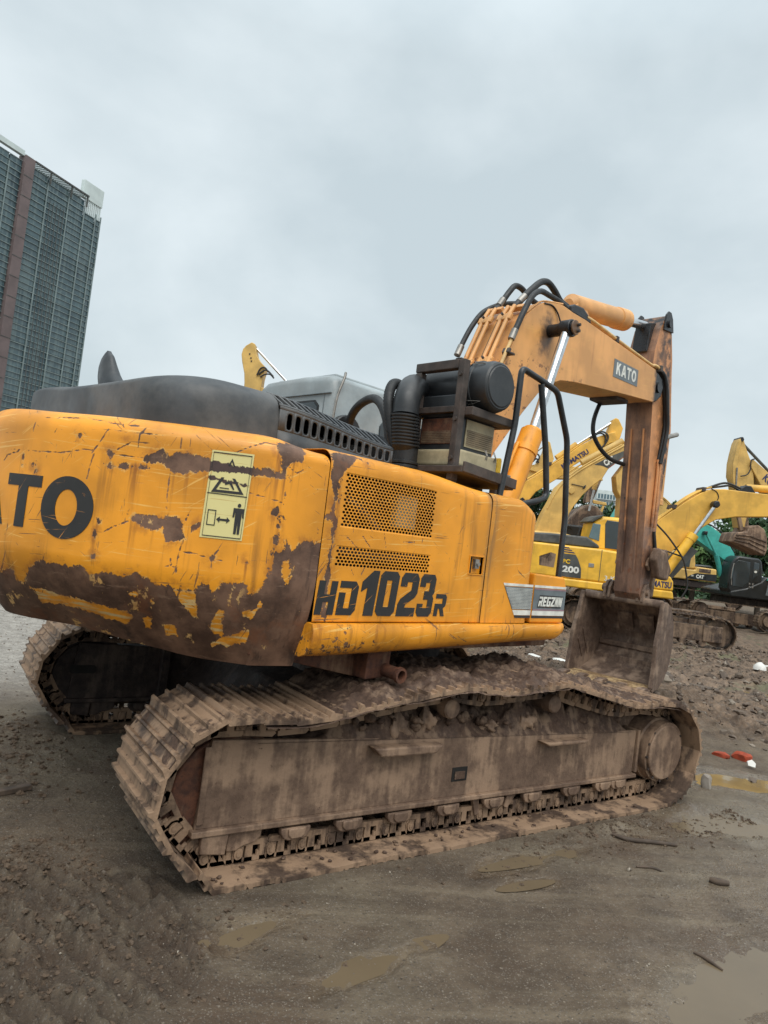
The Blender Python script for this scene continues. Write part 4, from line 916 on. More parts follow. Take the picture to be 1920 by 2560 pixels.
def shoe_mesh(hw):
    h = PITCH_S/2; prof = [(-h-.012, -.004), (-h+.0, .012), (-h+.012, .036), (-h+.026, .037), (-h+.034, .012), (-.012, .012), (-.004, .030), (.008, .030), (.016, .012), (h-.038, .012), (h-.03, .025), (h-.018, .025), (h-.010, .010), (h+.002, -.002), (h+.003, -.008), (-h+.0, -.012), (-h-.006, -.012)]
    return MB().prism(prof, -hw, hw).mesh('track_shoe', None)
def link_mesh():
    mb = MB(); h = PITCH_S/2
    LK = 1.25
    for y in (-.13, -.085, .085, .13):
        y0, y1 = y-.013, y+.013
        if abs(y) > .1:
            mb.prism([(-h-.01, -.100), (h-.03, -.104), (h-.01, -.09), (h-.02, -.078), (-h-.01, -.078)], y0, y1)      # running rail
            mb.prism([(-h, -.078), (-h+.034, -.078), (-h+.030, -.012), (-h, -.012)], y0, y1)
            mb.prism([(-.018, -.078), (.020, -.078), (.024, -.012), (-.022, -.012)], y0, y1)
            mb.prism([(h-.062, -.080), (h-.01, -.080), (h+.004, -.06), (h+.002, -.03), (h-.012, -.012), (h-.058, -.012)], y0, y1)
            mb.box(-h, h-.012, y0, y1, -.030, -.0125)
            s = -1 if y < 0 else 1
            mb.cyl((h-.030, y, -.052), (h-.030, y+s*.024, -.052), .024, 14).cyl((h-.030, y+s*.0241, -.052), (h-.030, y+s*.028, -.052), .012, 10)
            for bx in (-.052, .043): mb.cyl((bx-.004, y+s*.002, -.030), (bx-.004, y+s*.002, -.050), .012, 8)
    mb.v = [(p[0], p[1], p[2]*LK) for p in mb.v]
    mb.cyl((h-.030, -.1, -.07), (h-.030, .1, -.07), .02, 10).box(-.05, .05, -.12, .12, -.013, -.0105)
    return mb.mesh('track_link', 30)
def lump(mb, c, r, seed, n=14, sq=(1, 1, 1), amp=.35):
    g = np.random.default_rng(seed); ph = g.random(9)*6.28
    th = np.linspace(0, math.pi, n//2+1); fi = np.linspace(0, 2*math.pi, n, endpoint=False); V = []; F = []
    for i, a in enumerate(th):
        for b in fi:
            d = np.array([math.sin(a)*math.cos(b), math.sin(a)*math.sin(b), math.cos(a)])
            k = 1+amp*(math.sin(3*d[0]+ph[0])*math.sin(3*d[1]+ph[1])+.6*math.sin(6*d[2]+ph[2])*math.sin(5*d[0]+ph[3])+.45*math.sin(11*d[1]+ph[4])*math.sin(9*d[2]+ph[5]))
            V.append(np.array(c)+d*k*r*np.array(sq))
    m = len(fi)
    for i in range(len(th)-1):
        for j in range(m): F.append((i*m+j, (i+1)*m+j, (i+1)*m+(j+1) % m, i*m+(j+1) % m))
    mb.raw(V, F)
SHOE = shoe_mesh(.35); LINK = link_mesh()
def mat4(p, t, y):
    nrm = (-t[1], t[0])
    return Matrix(((t[0], 0, nrm[0], p[0]), (0, 1, 0, y), (t[1], 0, nrm[1], p[1]), (0, 0, 0, 1)))
def make_track(sgn):
    yc = 1.29*sgn; yo = yc-.16; yi = yc+.16                        # camera side plate / far plate
    mb = MB().prism([(-1.84, .245), (1.66, .225), (1.67, .555), (.72, .58), (-.3, .615), (-1.0, .65), (-1.80, .69)], yo, yo+.03)
    mb.prism([(-1.84, .245), (1.66, .225), (1.67, .555), (.72, .58), (-1.80, .69)], yi-.03, yi)
    mb.prism([(-1.75, .56), (1.6, .50), (1.6, .53), (-1.75, .66)], yo+.031, yi-.031)
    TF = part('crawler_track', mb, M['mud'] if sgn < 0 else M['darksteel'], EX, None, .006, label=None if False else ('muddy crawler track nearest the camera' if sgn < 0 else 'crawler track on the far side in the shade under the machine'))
    mt = M['mud'] if sgn < 0 else M['darksteel']  # far frame takes darker steel, shade under the machine put into its colour
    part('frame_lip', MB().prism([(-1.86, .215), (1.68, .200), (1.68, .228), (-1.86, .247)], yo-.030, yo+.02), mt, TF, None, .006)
    if sgn < 0:
        part('frame_end', MB().box(1.672, 1.70, yo-.018, yo+.2, .235, .56), mt, TF, None, .006)
        part('step_bar', MB().prism([(.60, .525), (.97, .520), (1.02, .548), (.55, .553)], yo-.085, yo-.001), mt, TF, None, .01)
        part('step_bar', MB().prism([(-.80, .555), (-.40, .55), (-.34, .60), (-.86, .61)], yo-.085, yo-.001), mt, TF, None, .01)
        part('grease_hatch_shade', MB().box(-.185, -.06, yo-.004, yo-.0005, .333, .42), M['void'], TF, None)  # near-black plate painting the shade of the open hatch
        part('hatch_mud', MB().box(-.165, -.08, yo-.010, yo-.0045, .345, .395), M['soil'], TF, None, .008)
        part('weld_seam', MB().box(-1.835, -1.80, yo-.012, yo-.0005, .27, .66), mt, TF, None, .006)
    else:
        part('slot_shade', MB().prism([(-1.95+.12, .445), (-1.66, .445), (-1.645, .46), (-1.645, .495), (-1.66, .51), (-1.83, .51), (-1.845, .495), (-1.845, .46)], yo-.004, yo-.0005), M['void'], TF, None)  # near-black plate laid on the frame, paints the shade in the opening
        part('frame_rib', MB().box(-1.14, -1.06, yo-.05, yo-.0005, .25, .68), mt, TF, None, .01)
    # idler (left end) and its guard
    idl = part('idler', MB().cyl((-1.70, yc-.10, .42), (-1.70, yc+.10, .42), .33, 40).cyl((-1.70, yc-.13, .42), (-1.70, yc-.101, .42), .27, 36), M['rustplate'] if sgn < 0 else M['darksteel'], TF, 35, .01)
    part('idler_hub', MB().cyl((-1.70, yc-.15, .42), (-1.70, yc-.131, .42), .10, 20), mt, idl, 35) if False else None
    part('track_guard', MB().prism([(-1.80, .213), (-1.655, .213), (-1.665, .105), (-1.80, .125)], yo-.02, yo+.05), mt, TF, None, .008)
    part('track_guard', MB().prism([(-1.648, .213), (-1.46, .213), (-1.465, .165), (-1.50, .140), (-1.56, .13), (-1.60, .108), (-1.652, .112)], yo-.0, yo+.04), mt, TF, None, .006)
    if sgn < 0: part('track_guard', MB().prism([(.02, .2), (.075, .2), (.09, .10), (.055, .09)], yo-.0, yo+.03).prism([(.33, .2), (.42, .2), (.34, .105), (.31, .12)], yo, yo+.03), mt, TF, None, .005, kind='stuff')
    for x in (-1.27, -.93, -.575, -.20, .19, .55, .95, 1.30, 1.48):
        mb = MB().prism([(x-.088, .199), (x-.088, .172), (x-.072, .146), (x-.045, .132), (x+.045, .132), (x+.072, .146), (x+.088, .172), (x+.088, .199)], yc-.186, yc-.146)
        mb.cyl((x, yc-.14, .235), (x, yc+.2, .235), .075, 20)
        rl = part('track_roller', mb, mt, TF, 30, .006)
        part('roller_cap', MB().prism([(x-.05, .198), (x-.05, .165), (x-.03, .145), (x+.03, .145), (x+.05, .165), (x+.05, .198)], yc-.20, yc-.187), mt, rl, 30, .005)
    for x in (-.275, .66):
        part('carrier_roller', MB().tube([(x, yc-.205, .80), (x, yc-.195, .80), (x, yc-.12, .80), (x, yc-.119, .80), (x, yc+.1, .80)], [.052, .062, .062, .05, .05], 24).box(x-.03, x+.03, yc+.101, yc+.14, .6, .82), M['mud'], TF, 40)
    # sprocket and final drive (right end)
    sp = []
    for k in range(42):
        a = 2*math.pi*k/42; r = .335 if (k % 2) else .29; sp.append((1.89+r*math.cos(a), .425+r*math.sin(a)))
    part('sprocket', MB().prism(sp, yc-.025, yc+.025), mt, TF, None, .005)
    FD = part('final_drive', MB().tube([(1.95, yc+.12, .40), (1.95, yc-.03, .40), (1.95, yc-.15, .395), (1.95, yc-.155, .395), (1.95, yc-.225, .39)], [.255, .255, .25, .236, .236], 36), mt, TF, 35)
    if sgn < 0:
        part('drive_cover', MB().tube([(1.95, yc-.2255, .39), (1.95, yc-.240, .39), (1.95, yc-.246, .39)], [.212, .212, .204], 36), M['mud'], FD, 35)
        for k in range(14):
            a = 2*math.pi*k/14+.1; c, s = 1.95+.224*math.cos(a), .39+.224*math.sin(a)
            part('bolt', MB().cyl((c, yc-.2256, s), (c, yc-.238, s), .0105, 8), M['darksteel'], FD, None)
    # shoes and links, one object each
    for i in range(NSH):
        p, t = tpos((i+.35)*PITCH_S)
        jz = random.uniform(-.004, .004); jy = random.uniform(-.006, .006)
        o = put('track_shoe', SHOE, M['shoe'], TF); o.matrix_basis = mat4(p+np.array([-t[1], t[0]])*jz, t, yc+jy)
        o = put('track_link', LINK, M['shoe'], TF); o.matrix_basis = mat4(p-np.array([-t[1], t[0]])*.001, t, yc)
    if sgn > 0: TF.location.x = -.15
    return TF
TN = make_track(-1); TFAR = make_track(1)
bv = None
# car body between the tracks
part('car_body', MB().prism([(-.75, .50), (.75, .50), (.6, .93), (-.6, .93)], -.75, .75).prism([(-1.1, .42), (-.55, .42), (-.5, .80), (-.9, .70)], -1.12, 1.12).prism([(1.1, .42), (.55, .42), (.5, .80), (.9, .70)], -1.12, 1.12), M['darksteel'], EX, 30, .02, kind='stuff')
# soil packed on the top run of the near track
def soil_sheet(name, xs, ys, zf, mat, parent, seed, close=-.05):
    X, Y = np.meshgrid(xs, ys, indexing='ij'); Z = zf(X, Y); mb = MB().grid(np.stack([X, Y, Z], -1))
    return part(name, mb, mat, parent, 180, fix=False, kind='stuff')
def toptrack(x):
    q = _tp[(_tp[:, 1] > .7)]; o = np.argsort(q[:, 0]); return np.interp(x, q[o, 0], q[o, 1])
def zf(X, Y):
    ed = sst(-1.655, -1.56, Y+.03*VA.fbm(X*6, Y*0+3, 3)); b = toptrack(X)+.030
    am = sst(-1.45, -.9, X)*sst(1.86, 1.5, X)
    return b-.06+(.050+.025*am+.045*am*VB_.fbm(X*3.2, Y*5, 4, .6)+.035*VC.fbm(X*14, Y*14, 3, .6)+.03*np.abs(VA.fbm(X*30, Y*30, 2)))*(.15+.85*ed)*(.2+.8*am)+.02*am*sst(-1.35, -1.0, Y)
soil_sheet('packed_soil', np.arange(-1.6, 1.95, .0125), np.arange(-1.645, -.925, .0125), zf, M['mud'] if False else M['soil'], TN, 1)
def zf2(X, Y):
    rg_ = .13*np.abs(VA.fbm(X*2.6, Y*4, 4, .6))+.16*VB_.fbm(X*5, Y*5, 4, .6)
    base = .655-.035*X; env = sst(-1.455, -1.37, Y)*sst(-1.35, -.9, X)*sst(1.62, 1.35, X)
    return base-.05+env*(.075+.05*sst(-.9, -.3, X)+rg_+.06*VC.fbm(X*16, Y*16, 3, .65))+.13*sst(-1.38, -1.15, Y)*env
soil_sheet('soil_heap', np.arange(-1.55, 1.64, .012), np.arange(-1.455, -1.0, .012), zf2, M['soil'], TN, 2)
# mud caked between the grousers round the idler
ls = np.arange(3.62, 5.75, .0125); yy = np.arange(-1.635, -.945, .0125); A = np.zeros((len(ls), len(yy), 3))
for i, l in enumerate(ls):
    p, t = tpos(l); q = .002+.020*VA.fbm(l*3.3+0*yy, yy*4, 4, .6)+.022*VB_.fbm(l*11+0*yy, yy*9, 3, .6)+.016*VC.fbm(l*30+0*yy, yy*30, 2)
    q = np.clip(q, -.03, .022)*1.0; A[i, :, 0] = p[0]-t[1]*q; A[i, :, 1] = yy; A[i, :, 2] = p[1]+t[0]*q
part('caked_mud', MB().grid(A), M['soil'], TN, 180, fix=False, kind='stuff')
for k, (x, z, r, sq) in enumerate([(-.62, .665, .075, (1, .7, 1.15)), (-.40, .71, .06, (.9, .7, 1.25)), (.48, .66, .06, (1, .8, 1.05)), (.12, .66, .045, (1.5, 1, .8))]):
    mb = MB(); lump(mb, (x, -1.40, z), r, 40+k, 26, sq, .42); part('clod', mb, M['mud'], TN, 180)
for k in range(46):
    x = random.uniform(-1.2, 1.55); mb = MB(); lump(mb, (x, random.uniform(-1.45, -1.37), .66-.04*x+random.uniform(0, .07)), random.uniform(.012, .034), 90+k, 10, (1.2, 1, .9), .3)
    part('clod', mb, M['soil'], TN, 180)
for k in range(60):                                       # crumbs lying on the lower shoes
    x = random.uniform(-1.75, .4) if k < 44 else random.uniform(.4, 1.6); mb = MB(); lump(mb, (x, random.uniform(-1.61, -1.46), .038), random.uniform(.005, .014), 300+k, 8, (1.2, 1, .6), .3)
    part('clod', mb, M['soil'], TN, 180)
# ------------------------------------------------------------------ boom, stick, bucket
BX = [(.35, 1.70), (.46, 2.0), (.80, 2.82), (1.11, 3.56), (1.30, 4.00), (1.39, 4.10), (1.50, 4.195), (1.62, 4.27), (1.77, 4.325), (1.95, 4.348), (2.15, 4.335), (2.40, 4.335), (3.2, 4.29), (4.08, 4.24), (4.13, 4.20), (4.135, 3.86), (4.10, 3.845), (3.4, 3.775), (2.34, 3.655), (2.05, 3.605), (1.88, 3.53), (1.72, 3.42), (1.47, 3.15), (1.12, 2.72), (.78, 2.2), (.50, 1.70)]
BOOM = part('boom', MB().prism(BX, -.25, .25), M['boom'], EX, None, .006, rot=SWING)
def off(P, d):
    P = np.array(P, float); T = np.gradient(P, axis=0); T /= np.linalg.norm(T, axis=1)[:, None]; return P+np.stack([-T[:, 1], T[:, 0]], 1)*d
back = [(.80, 2.82), (1.11, 3.56), (1.30, 4.00), (1.39, 4.10), (1.50, 4.195), (1.62, 4.27)]
line = [(.72, 2.62), (.95, 3.18), (1.09, 3.52), (1.20, 3.77), (1.30, 3.99), (1.38, 4.12)]
# plate edges standing proud along the back
part('edge_plate', MB().tube([(p[0], -.243, p[1]) for p in off(catmull([(.7, 2.58)]+back[:3]+back[3:]+[(1.95, 4.348)], 5), .012)], .010, 6), M['boom'], BOOM, 60)
part('nose_boss', MB().prism([(4.06, 3.84), (4.20, 3.87), (4.33, 3.96), (4.37, 4.08), (4.32, 4.18), (4.2, 4.23), (4.06, 4.235)], -.235, -.175).prism([(4.06, 3.84), (4.20, 3.87), (4.33, 3.96), (4.37, 4.08), (4.32, 4.18), (4.2, 4.23), (4.06, 4.235)], .175, .235), M['grease'], BOOM, 30, .015, kind='stuff')
part('nose_pin', MB().cyl((4.22, -.262, 4.05), (4.22, .262, 4.05), .065, 20), M['grease'], BOOM, 30)
npl = part('nameplate', slab((np.array([(3.075, 3.905), (3.650, 3.925), (3.645, 4.118), (3.072, 4.108)]), [(0, 1, 2, 3)]), on_side(-.25), .004, .003), M['grey'], BOOM, None, fix=False)
a, f = fit2d(word('KATO', [.85, .9, .8, .9], .12), 3.13, 3.60, .0, .135); a[:, 1] += 3.945+(a[:, 0]-3.13)*.024
part('lettering', slab((a, f), on_side(-.25), .0065, .002), M['white'], npl, None, fix=False)
# hydraulic pipes up the back of the boom
for y, d, r, mt, l0, l1 in ((.17, .075, .021, 'boom', 0, 6), (.095, .075, .021, 'boom', 0, 6), (-.055, .075, .021, 'boom', 0, 6), (-.13, .075, .021, 'boom', 0, 6)):
    P = off(line, d); part('hydraulic_pipe', MB().tube([(p[0], y, p[1]) for p in catmull(P, 6)], r, 12), M[mt], BOOM, 60)
for y, top in ((.27, 3.66), (-.275, 3.80)):
    P = [(x, z) for x, z in off(line, .055) if z < top+.1]; part('hydraulic_pipe', MB().tube([(p[0], y, p[1]) for p in catmull(P, 6)], .017, 12), M['creampipe'], BOOM, 60)
for i in (2, 4):
    c = off(line, .075)[i]; t = np.array(line[i+1])-np.array(line[i-1]); t = t/np.linalg.norm(t)
    for ya, yb in ((.055, .215), (-.17, -.01)):
        part('pipe_clamp', MB().beam((c[0], ya, c[1]), (c[0], yb, c[1]), .035, .075, (t[0], 0, t[1])), M['boom'], BOOM, None, .008)
        part('bolt', MB().cyl((c[0]-.03, (ya+yb)/2, c[1]+.015), (c[0]-.052, (ya+yb)/2, c[1]+.026), .012, 8), M['frame'], BOOM, None)
for y, z in ((.27, 3.60), (-.275, 3.64)):
    x = np.interp(z, [p[1] for p in off(line, .055)], [p[0] for p in off(line, .055)])
    part('pipe_clamp', MB().beam((x, y-.04, z), (x, y+.04, z), .03, .05, (.4, 0, .9)).box(x+.0, x+.07, y-.05, y+.05, z-.03, z-.012), M['frame'], BOOM, None, .005)
# stripes of thinner lines between the pipes
for y in (.02, -.005): part('thin_pipe', MB().tube([(p[0], y, p[1]) for p in catmull(off(line, .03), 6)], .008, 8), M['frame'], BOOM, 60)
def hose(pts, r=.026, mt='rubber', par=None): return part('hose', MB().tube(catmull(pts, 9), r, 12), M[mt], par or BOOM, 60)
hose([(1.04, .27, 3.66), (1.10, .27, 3.80), (1.19, .26, 3.98), (1.30, .24, 4.14), (1.44, .20, 4.245), (1.56, .16, 4.30), (1.70, .10, 4.34)])
hose([(1.14, -.275, 3.78), (1.19, -.28, 3.90), (1.26, -.285, 4.06), (1.37, -.28, 4.24), (1.52, -.26, 4.345), (1.72, -.23, 4.375), (1.95, -.21, 4.385), (2.10, -.20, 4.37)], .028)
hose([(1.37, -.09, 4.165), (1.46, -.09, 4.27), (1.60, -.10, 4.42), (1.74, -.10, 4.54), (1.86, -.10, 4.575), (1.97, -.11, 4.53), (2.08, -.12, 4.455), (2.20, -.13, 4.43)], .034)
hose([(1.35, .13, 4.155), (1.44, .13, 4.27), (1.54, .12, 4.42), (1.62, .12, 4.50), (1.72, .11, 4.50), (1.80, .08, 4.44), (1.92, .02, 4.38), (2.1, -.05, 4.37)], .030)
hose([(1.62, -.252, 4.26), (1.75, -.256, 4.28), (1.84, -.262, 4.24), (1.90, -.275, 4.15), (1.94, -.28, 4.08)], .008)
for p, q in (((1.425, -.09, 4.235), (1.50, -.095, 4.32)), ((1.40, .13, 4.225), (1.46, .13, 4.31)), ((1.13, -.275, 3.76), (1.17, -.277, 3.86)), ((1.03, .27, 3.64), (1.075, .27, 3.745)), ((2.12, -.12, 4.435), (2.25, -.13, 4.42))):
    part('hose_fitting', MB().cyl(p, q, .033, 14), M['steel'], BOOM, 40)
part('pipe_bridge', MB().beam((1.375, -.20, 4.155), (1.375, -.02, 4.155), .05, .06, (.7, 0, .7)).beam((1.36, .04, 4.16), (1.36, .22, 4.16), .05, .06, (.7, 0, .7)), M['boom'], BOOM, None, .008, kind='stuff')
part('greasy_block', MB().prism([(2.12, 4.335), (2.55, 4.33), (2.52, 4.40), (2.36, 4.46), (2.20, 4.445), (2.10, 4.40)], -.235, -.09), M['grease'], BOOM, None, .02)
part('cylinder_lug', MB().prism([(2.30, 4.33), (2.85, 4.31), (2.72, 4.52), (2.62, 4.60), (2.52, 4.60), (2.40, 4.50)], -.085, -.06).prism([(2.30, 4.33), (2.85, 4.31), (2.72, 4.52), (2.62, 4.60), (2.52, 4.60), (2.40, 4.50)], .11, .135), M['boom'], BOOM, None, .01, kind='stuff')
for k, y in enumerate((-.222, -.175)):
    zz = .018+.0*k
    hosep = [(2.45, y, 4.385), (2.62, y, 4.365+zz), (3.1, y, 4.325+zz), (3.75, y, 4.28+zz), (4.02, y, 4.265+zz), (4.10, y, 4.30), (4.20, y, 4.30), (4.26, y-.01, 4.26)]
    part('hydraulic_pipe', MB().tube(catmull(hosep, 8), .019, 12), M['creampipe'], BOOM, 60)
part('pipe_clamp', MB().box(3.09, 3.15, -.245, -.15, 4.30, 4.375), M['frame'], BOOM, None, .008)
part('pipe_clamp', MB().box(4.21, 4.26, -.26, -.15, 4.25, 4.33), M['frame'], BOOM, None, .008)
for k, dy in enumerate((0, -.035)):
    hose([(4.25, -.20+dy, 4.27), (4.36, -.205+dy, 4.22), (4.45, -.21+dy, 4.06), (4.52-.02*k, -.215+dy, 3.85), (4.56, -.215+dy, 3.62), (4.54, -.21+dy, 3.40), (4.50, -.20+dy, 3.15)], .026)
hose([(3.70, .20, 3.80), (3.62, .20, 3.70), (3.55, .20, 3.52), (3.56, .19, 3.36), (3.70, .17, 3.22), (3.95, .15, 3.12), (4.25, .12, 3.10)], .026)
part('underside_block', MB().box(3.45, 3.75, -.12, .24, 3.745, 3.80), M['frame'], BOOM, None, .02)
# boom cylinders, one each side
for y in (-.45, .45):
    bt = np.array([1.10, 2.30]); tp = np.array([1.385, 2.96]); dr = (tp-bt)/np.linalg.norm(tp-bt); q = lambda d: (bt[0]+dr[0]*d, y, bt[1]+dr[1]*d); Lc = np.linalg.norm(tp-bt)
    CY = part('boom_cylinder', MB().tube([q(-1.0), q(Lc-.26), q(Lc-.255), q(Lc-.20), q(Lc-.195), q(Lc-.03), q(Lc-.02), q(Lc)], [.105, .105, .115, .115, .108, .108, .095, .085], 26), M['orange'], EX, 35, rot=SWING)
    pin = np.array([1.745, 3.985]) if y < 0 else np.array([1.745, 3.985])
    part('cylinder_rod', MB().cyl((tp[0], y, tp[1]), (pin[0], y, pin[1]), .046, 20), M['chrome'], CY, 60)
    part('rod_eye', MB().cyl((pin[0]+.02, y-.06, pin[1]+.04), (pin[0]+.02, y+.06, pin[1]+.04), .085, 24), M['grease'], CY, 35, .008)
    part('feed_pipe', MB().tube([q(-1.0)+np.array((-.10, 0, .05)), q(Lc-.35)+np.array((-.125, 0, .05)), q(Lc-.22)+np.array((-.12, 0, .05))], .016, 10), M['orange'], CY, 60)
s_y = -.45
part('boom_pin', MB().cyl((1.765, -.53, 4.025), (1.765, .53, 4.025), .062, 22), M['grease'], BOOM, 35)
PC = part('pin_cap', MB().cyl((1.765, -.545, 4.025), (1.765, -.5301, 4.025), .072, 20), M['boom'], BOOM, 35, .004)
for z in (4.055, 3.995): part('bolt', MB().cyl((1.785, -.575, z), (1.785, -.546, z), .016, 8), M['frame'], PC, None)
# arm cylinder on top of the boom
a0, a1 = np.array([2.45, 4.565]), np.array([3.72, 4.775]); dv = (a1-a0)/np.linalg.norm(a1-a0); La = np.linalg.norm(a1-a0); q = lambda d: (a0[0]+dv[0]*d, .02, a0[1]+dv[1]*d)
AR = part('arm_cylinder', MB().tube([q(0), q(.05), q(La-.25), q(La-.245), q(La-.19), q(La-.03), q(La)], [.06, .118, .118, .128, .130, .128, .10], 28), M['boom'], EX, 40, rot=SWING)
part('cylinder_rod', MB().cyl(q(La), (4.36, .02, 4.885), .055, 20), M['chrome'], AR, 60)
part('rod_eye', MB().cyl((4.39, -.07, 4.89), (4.39, .11, 4.89), .085, 22), M['grease'], AR, 35, .01)
# stick
SX = [(4.33, 4.99), (4.40, 5.02), (4.47, 4.98), (4.525, 4.87), (4.63, 4.50), (4.655, 4.33), (4.80, 3.62), (4.775, 3.36), (4.70, 2.60), (4.66, 1.95), (4.64, 1.52), (4.58, 1.44), (4.46, 1.42), (4.40, 1.50), (4.385, 1.75), (4.30, 2.9), (4.265, 3.35), (4.215, 3.85), (4.12, 4.35), (4.13, 4.50), (4.22, 4.80)]
AX = np.array(SX); mbS = MB()
P = []; n0 = len(SX)
dens = []
for a, b in zip(SX, SX[1:]+SX[:1]):
    k = max(1, int(np.hypot(b[0]-a[0], b[1]-a[1])/.06)); dens += [(a[0]+(b[0]-a[0])*t, a[1]+(b[1]-a[1])*t) for t in np.linspace(0, 1, k, endpoint=False)]
SY0, SY1 = -.19, .15
mbS.prism(dens, SY0, SY1); me = mbS.mesh('stick', None); 
n = len(dens); co = np.array([v.co for v in me.vertices])
# attributes per face corner would be cleaner, but inner face and grease follow the outline well enough per point: duplicate the side walls
b = bmesh.new(); b.from_mesh(me); bmesh.ops.split_edges(b, edges=[e for e in b.edges if abs(e.calc_face_angle(0)) > .9]); b.to_mesh(me); b.free()
inner = np.zeros(len(me.vertices)); 
for p in me.polygons:
    if p.normal.x < -.5 or p.normal.z < -.6:
        for i in p.vertices: inner[i] = 1
co = np.array([v.co for v in me.vertices]); gr = np.maximum(sst(4.70, 4.88, co[:, 2]), .8*np.exp(-((co[:, 2]-4.05)/.25)**2)*sst(4.55, 4.3, co[:, 0]))
gr = np.maximum(gr, 1.1*np.exp(-((co[:, 2]-3.1)/.35)**2)*(co[:, 0] > 4.5))
fattr(me, 'inner', inner); fattr(me, 'grease', gr)
STK = put('stick', me, M['stick'], EX, SWING); bvm = STK.modifiers.new('bevel', 'BEVEL'); bvm.width = .004; bvm.limit_method = 'ANGLE'
part('inner_strip', MB().beam((4.235, -.10, 3.55), (4.372, -.10, 1.75), .012, .02, (0, 1, 0)).beam((4.235, .06, 3.55), (4.372, .06, 1.75), .012, .02, (0, 1, 0)), M['stick'], STK, None, .002, kind='stuff')
part('wear_plate', MB().prism([(4.415, 4.93), (4.135, 4.86), (4.135, 4.82), (4.10, 4.50), (4.112, 4.48), (4.25, 4.80)], -.10, .10), M['grease'], STK, None, .008)
for y in (SY0-.012, SY1+.012): part('ear_plate', MB().prism([(4.28, 4.80), (4.30, 5.00), (4.36, 5.06), (4.43, 5.06), (4.49, 4.99), (4.54, 4.83)], y-.011, y+.011), M['grease'], STK, None, .006)
part('top_pin', MB().cyl((4.39, SY0-.05, 4.90), (4.39, SY1+.05, 4.90), .045, 18), M['grease'], STK, 35)
part('hydraulic_pipe', MB().tube(catmull([(4.49, -.205, 3.2), (4.50, -.21, 3.0), (4.50, -.21, 2.6), (4.50, -.21, 2.35)], 6), .018, 10), M['stick'], STK, 60)
part('hydraulic_pipe', MB().tube(catmull([(4.56, -.205, 3.2), (4.56, -.21, 3.0), (4.57, -.21, 2.6), (4.58, -.21, 2.35)], 6), .018, 10), M['stick'], STK, 60)
part('pipe_tee', MB().cyl((4.60, -.215, 3.50), (4.92, -.22, 3.60), .03, 12), M['steel'], STK, 40)
for z in (2.66, 2.70): part('bolt', MB().cyl((4.30, -.12 if z < 2.68 else .08, 2.68), (4.325, -.12 if z < 2.68 else .08, 2.68), .016, 8), M['frame'], STK, None)
part('hose', MB().tube(catmull([(4.60, -.20, 2.3), (4.66, -.22, 2.05), (4.72, -.24, 1.9)], 6), .022, 10), M['rubber'], STK, 60)
# bucket cylinder in front of the stick, links
BC = part('bucket_cylinder', MB().tube([(4.98, .0, 3.75), (4.97, .0, 2.75), (4.97, .0, 2.74), (4.97, 0, 2.68)], [.095, .095, .105, .105], 22), M['boom'], EX, 40, rot=SWING)
part('cylinder_rod', MB().cyl((4.97, 0, 2.68), (4.95, 0, 2.02), .04, 16), M['chrome'], BC, 60)
for y in (SY0-.05, SY1+.01): part('link_plate', MB().prism([(4.44, 1.86), (4.50, 1.80), (4.98, 1.95), (5.02, 2.03), (4.95, 2.10), (4.48, 1.96)], y, y+.04), M['mud'], STK, None, .01)
part('link_boss', MB().prism([(4.42, 1.95), (4.56, 1.72), (4.82, 1.70), (4.90, 1.84), (4.70, 2.06), (4.50, 2.10)], SY0-.16, SY0-.052), M['mud'], STK, None, .03, seg=3)
part('link_rod', MB().prism([(4.90, 1.98), (5.0, 1.98), (4.93, 1.46), (4.83, 1.46)], -.13, .09), M['mud'], BC, None, .02)
# bucket
bw0, bw1 = -.575, .535
bp = [(4.50, 1.42), (4.62, 1.44), (4.88, 1.38), (5.10, 1.18), (5.20, .92), (5.14, .66), (4.98, .50), (4.72, .40), (4.46, .36)]
bi = [(4.52, 1.395), (4.62, 1.41), (4.86, 1.35), (5.07, 1.165), (5.165, .92), (5.11, .68), (4.96, .53), (4.71, .43), (4.46, .39)]
BKT = part('bucket', MB().prism(bp+bi[::-1], bw0, bw1), M['bucket'], EX, None, .005, rot=SWING, label='rusty brown digging bucket with its open side to the machine')
side = [(4.45, 1.43)]+bp[1:]+[(4.38, .40), (4.40, .62), (4.37, .90), (4.42, 1.2)]
for y0, y1 in ((bw0-.035, bw0-.001), (bw1+.001, bw1+.035)):
    part('side_plate', MB().prism(side, y0, y1), M['bucket'], BKT, None, .006)
    part('side_edge', MB().prism([(4.375, .42), (4.40, .40), (4.47, 1.44), (4.43, 1.45), (4.405, 1.2), (4.36, .92), (4.39, .65)], y0-.012, y1+.012), M['bucket'], BKT, None, .01)
part('top_beam', MB().tube([(4.52, bw0, 1.41), (4.52, bw1, 1.41)], .05, 16), M['bucket'], BKT, 60)
for y in (-.30, -.235, .18, .245): part('hanger', MB().prism([(4.45, 1.40), (4.75, 1.40), (4.70, 1.56), (4.60, 1.64), (4.50, 1.62), (4.44, 1.54)], y-.022, y+.022), M['bucket'], BKT, None, .012)
part('hanger_pin', MB().cyl((4.55, -.36, 1.53), (4.55, .32, 1.53), .045, 18), M['bucket'], BKT, 35)
for z, x in ((.80, 5.10), (.62, 5.03), (1.02, 5.13)): part('wear_strip', MB().prism([(x-.01, z-.035), (x+.03, z-.03), (x+.03, z+.035), (x-.01, z+.03)], bw0+.02, bw1-.02), M['bucket'], BKT, None, .006)
for y in (-.22, .12): part('wear_strip', MB().prism([(4.95, 1.22), (5.12, 1.0), (5.16, 1.0), (5.0, 1.26)], y-.12, y+.12), M['bucket'], BKT, None, .008)
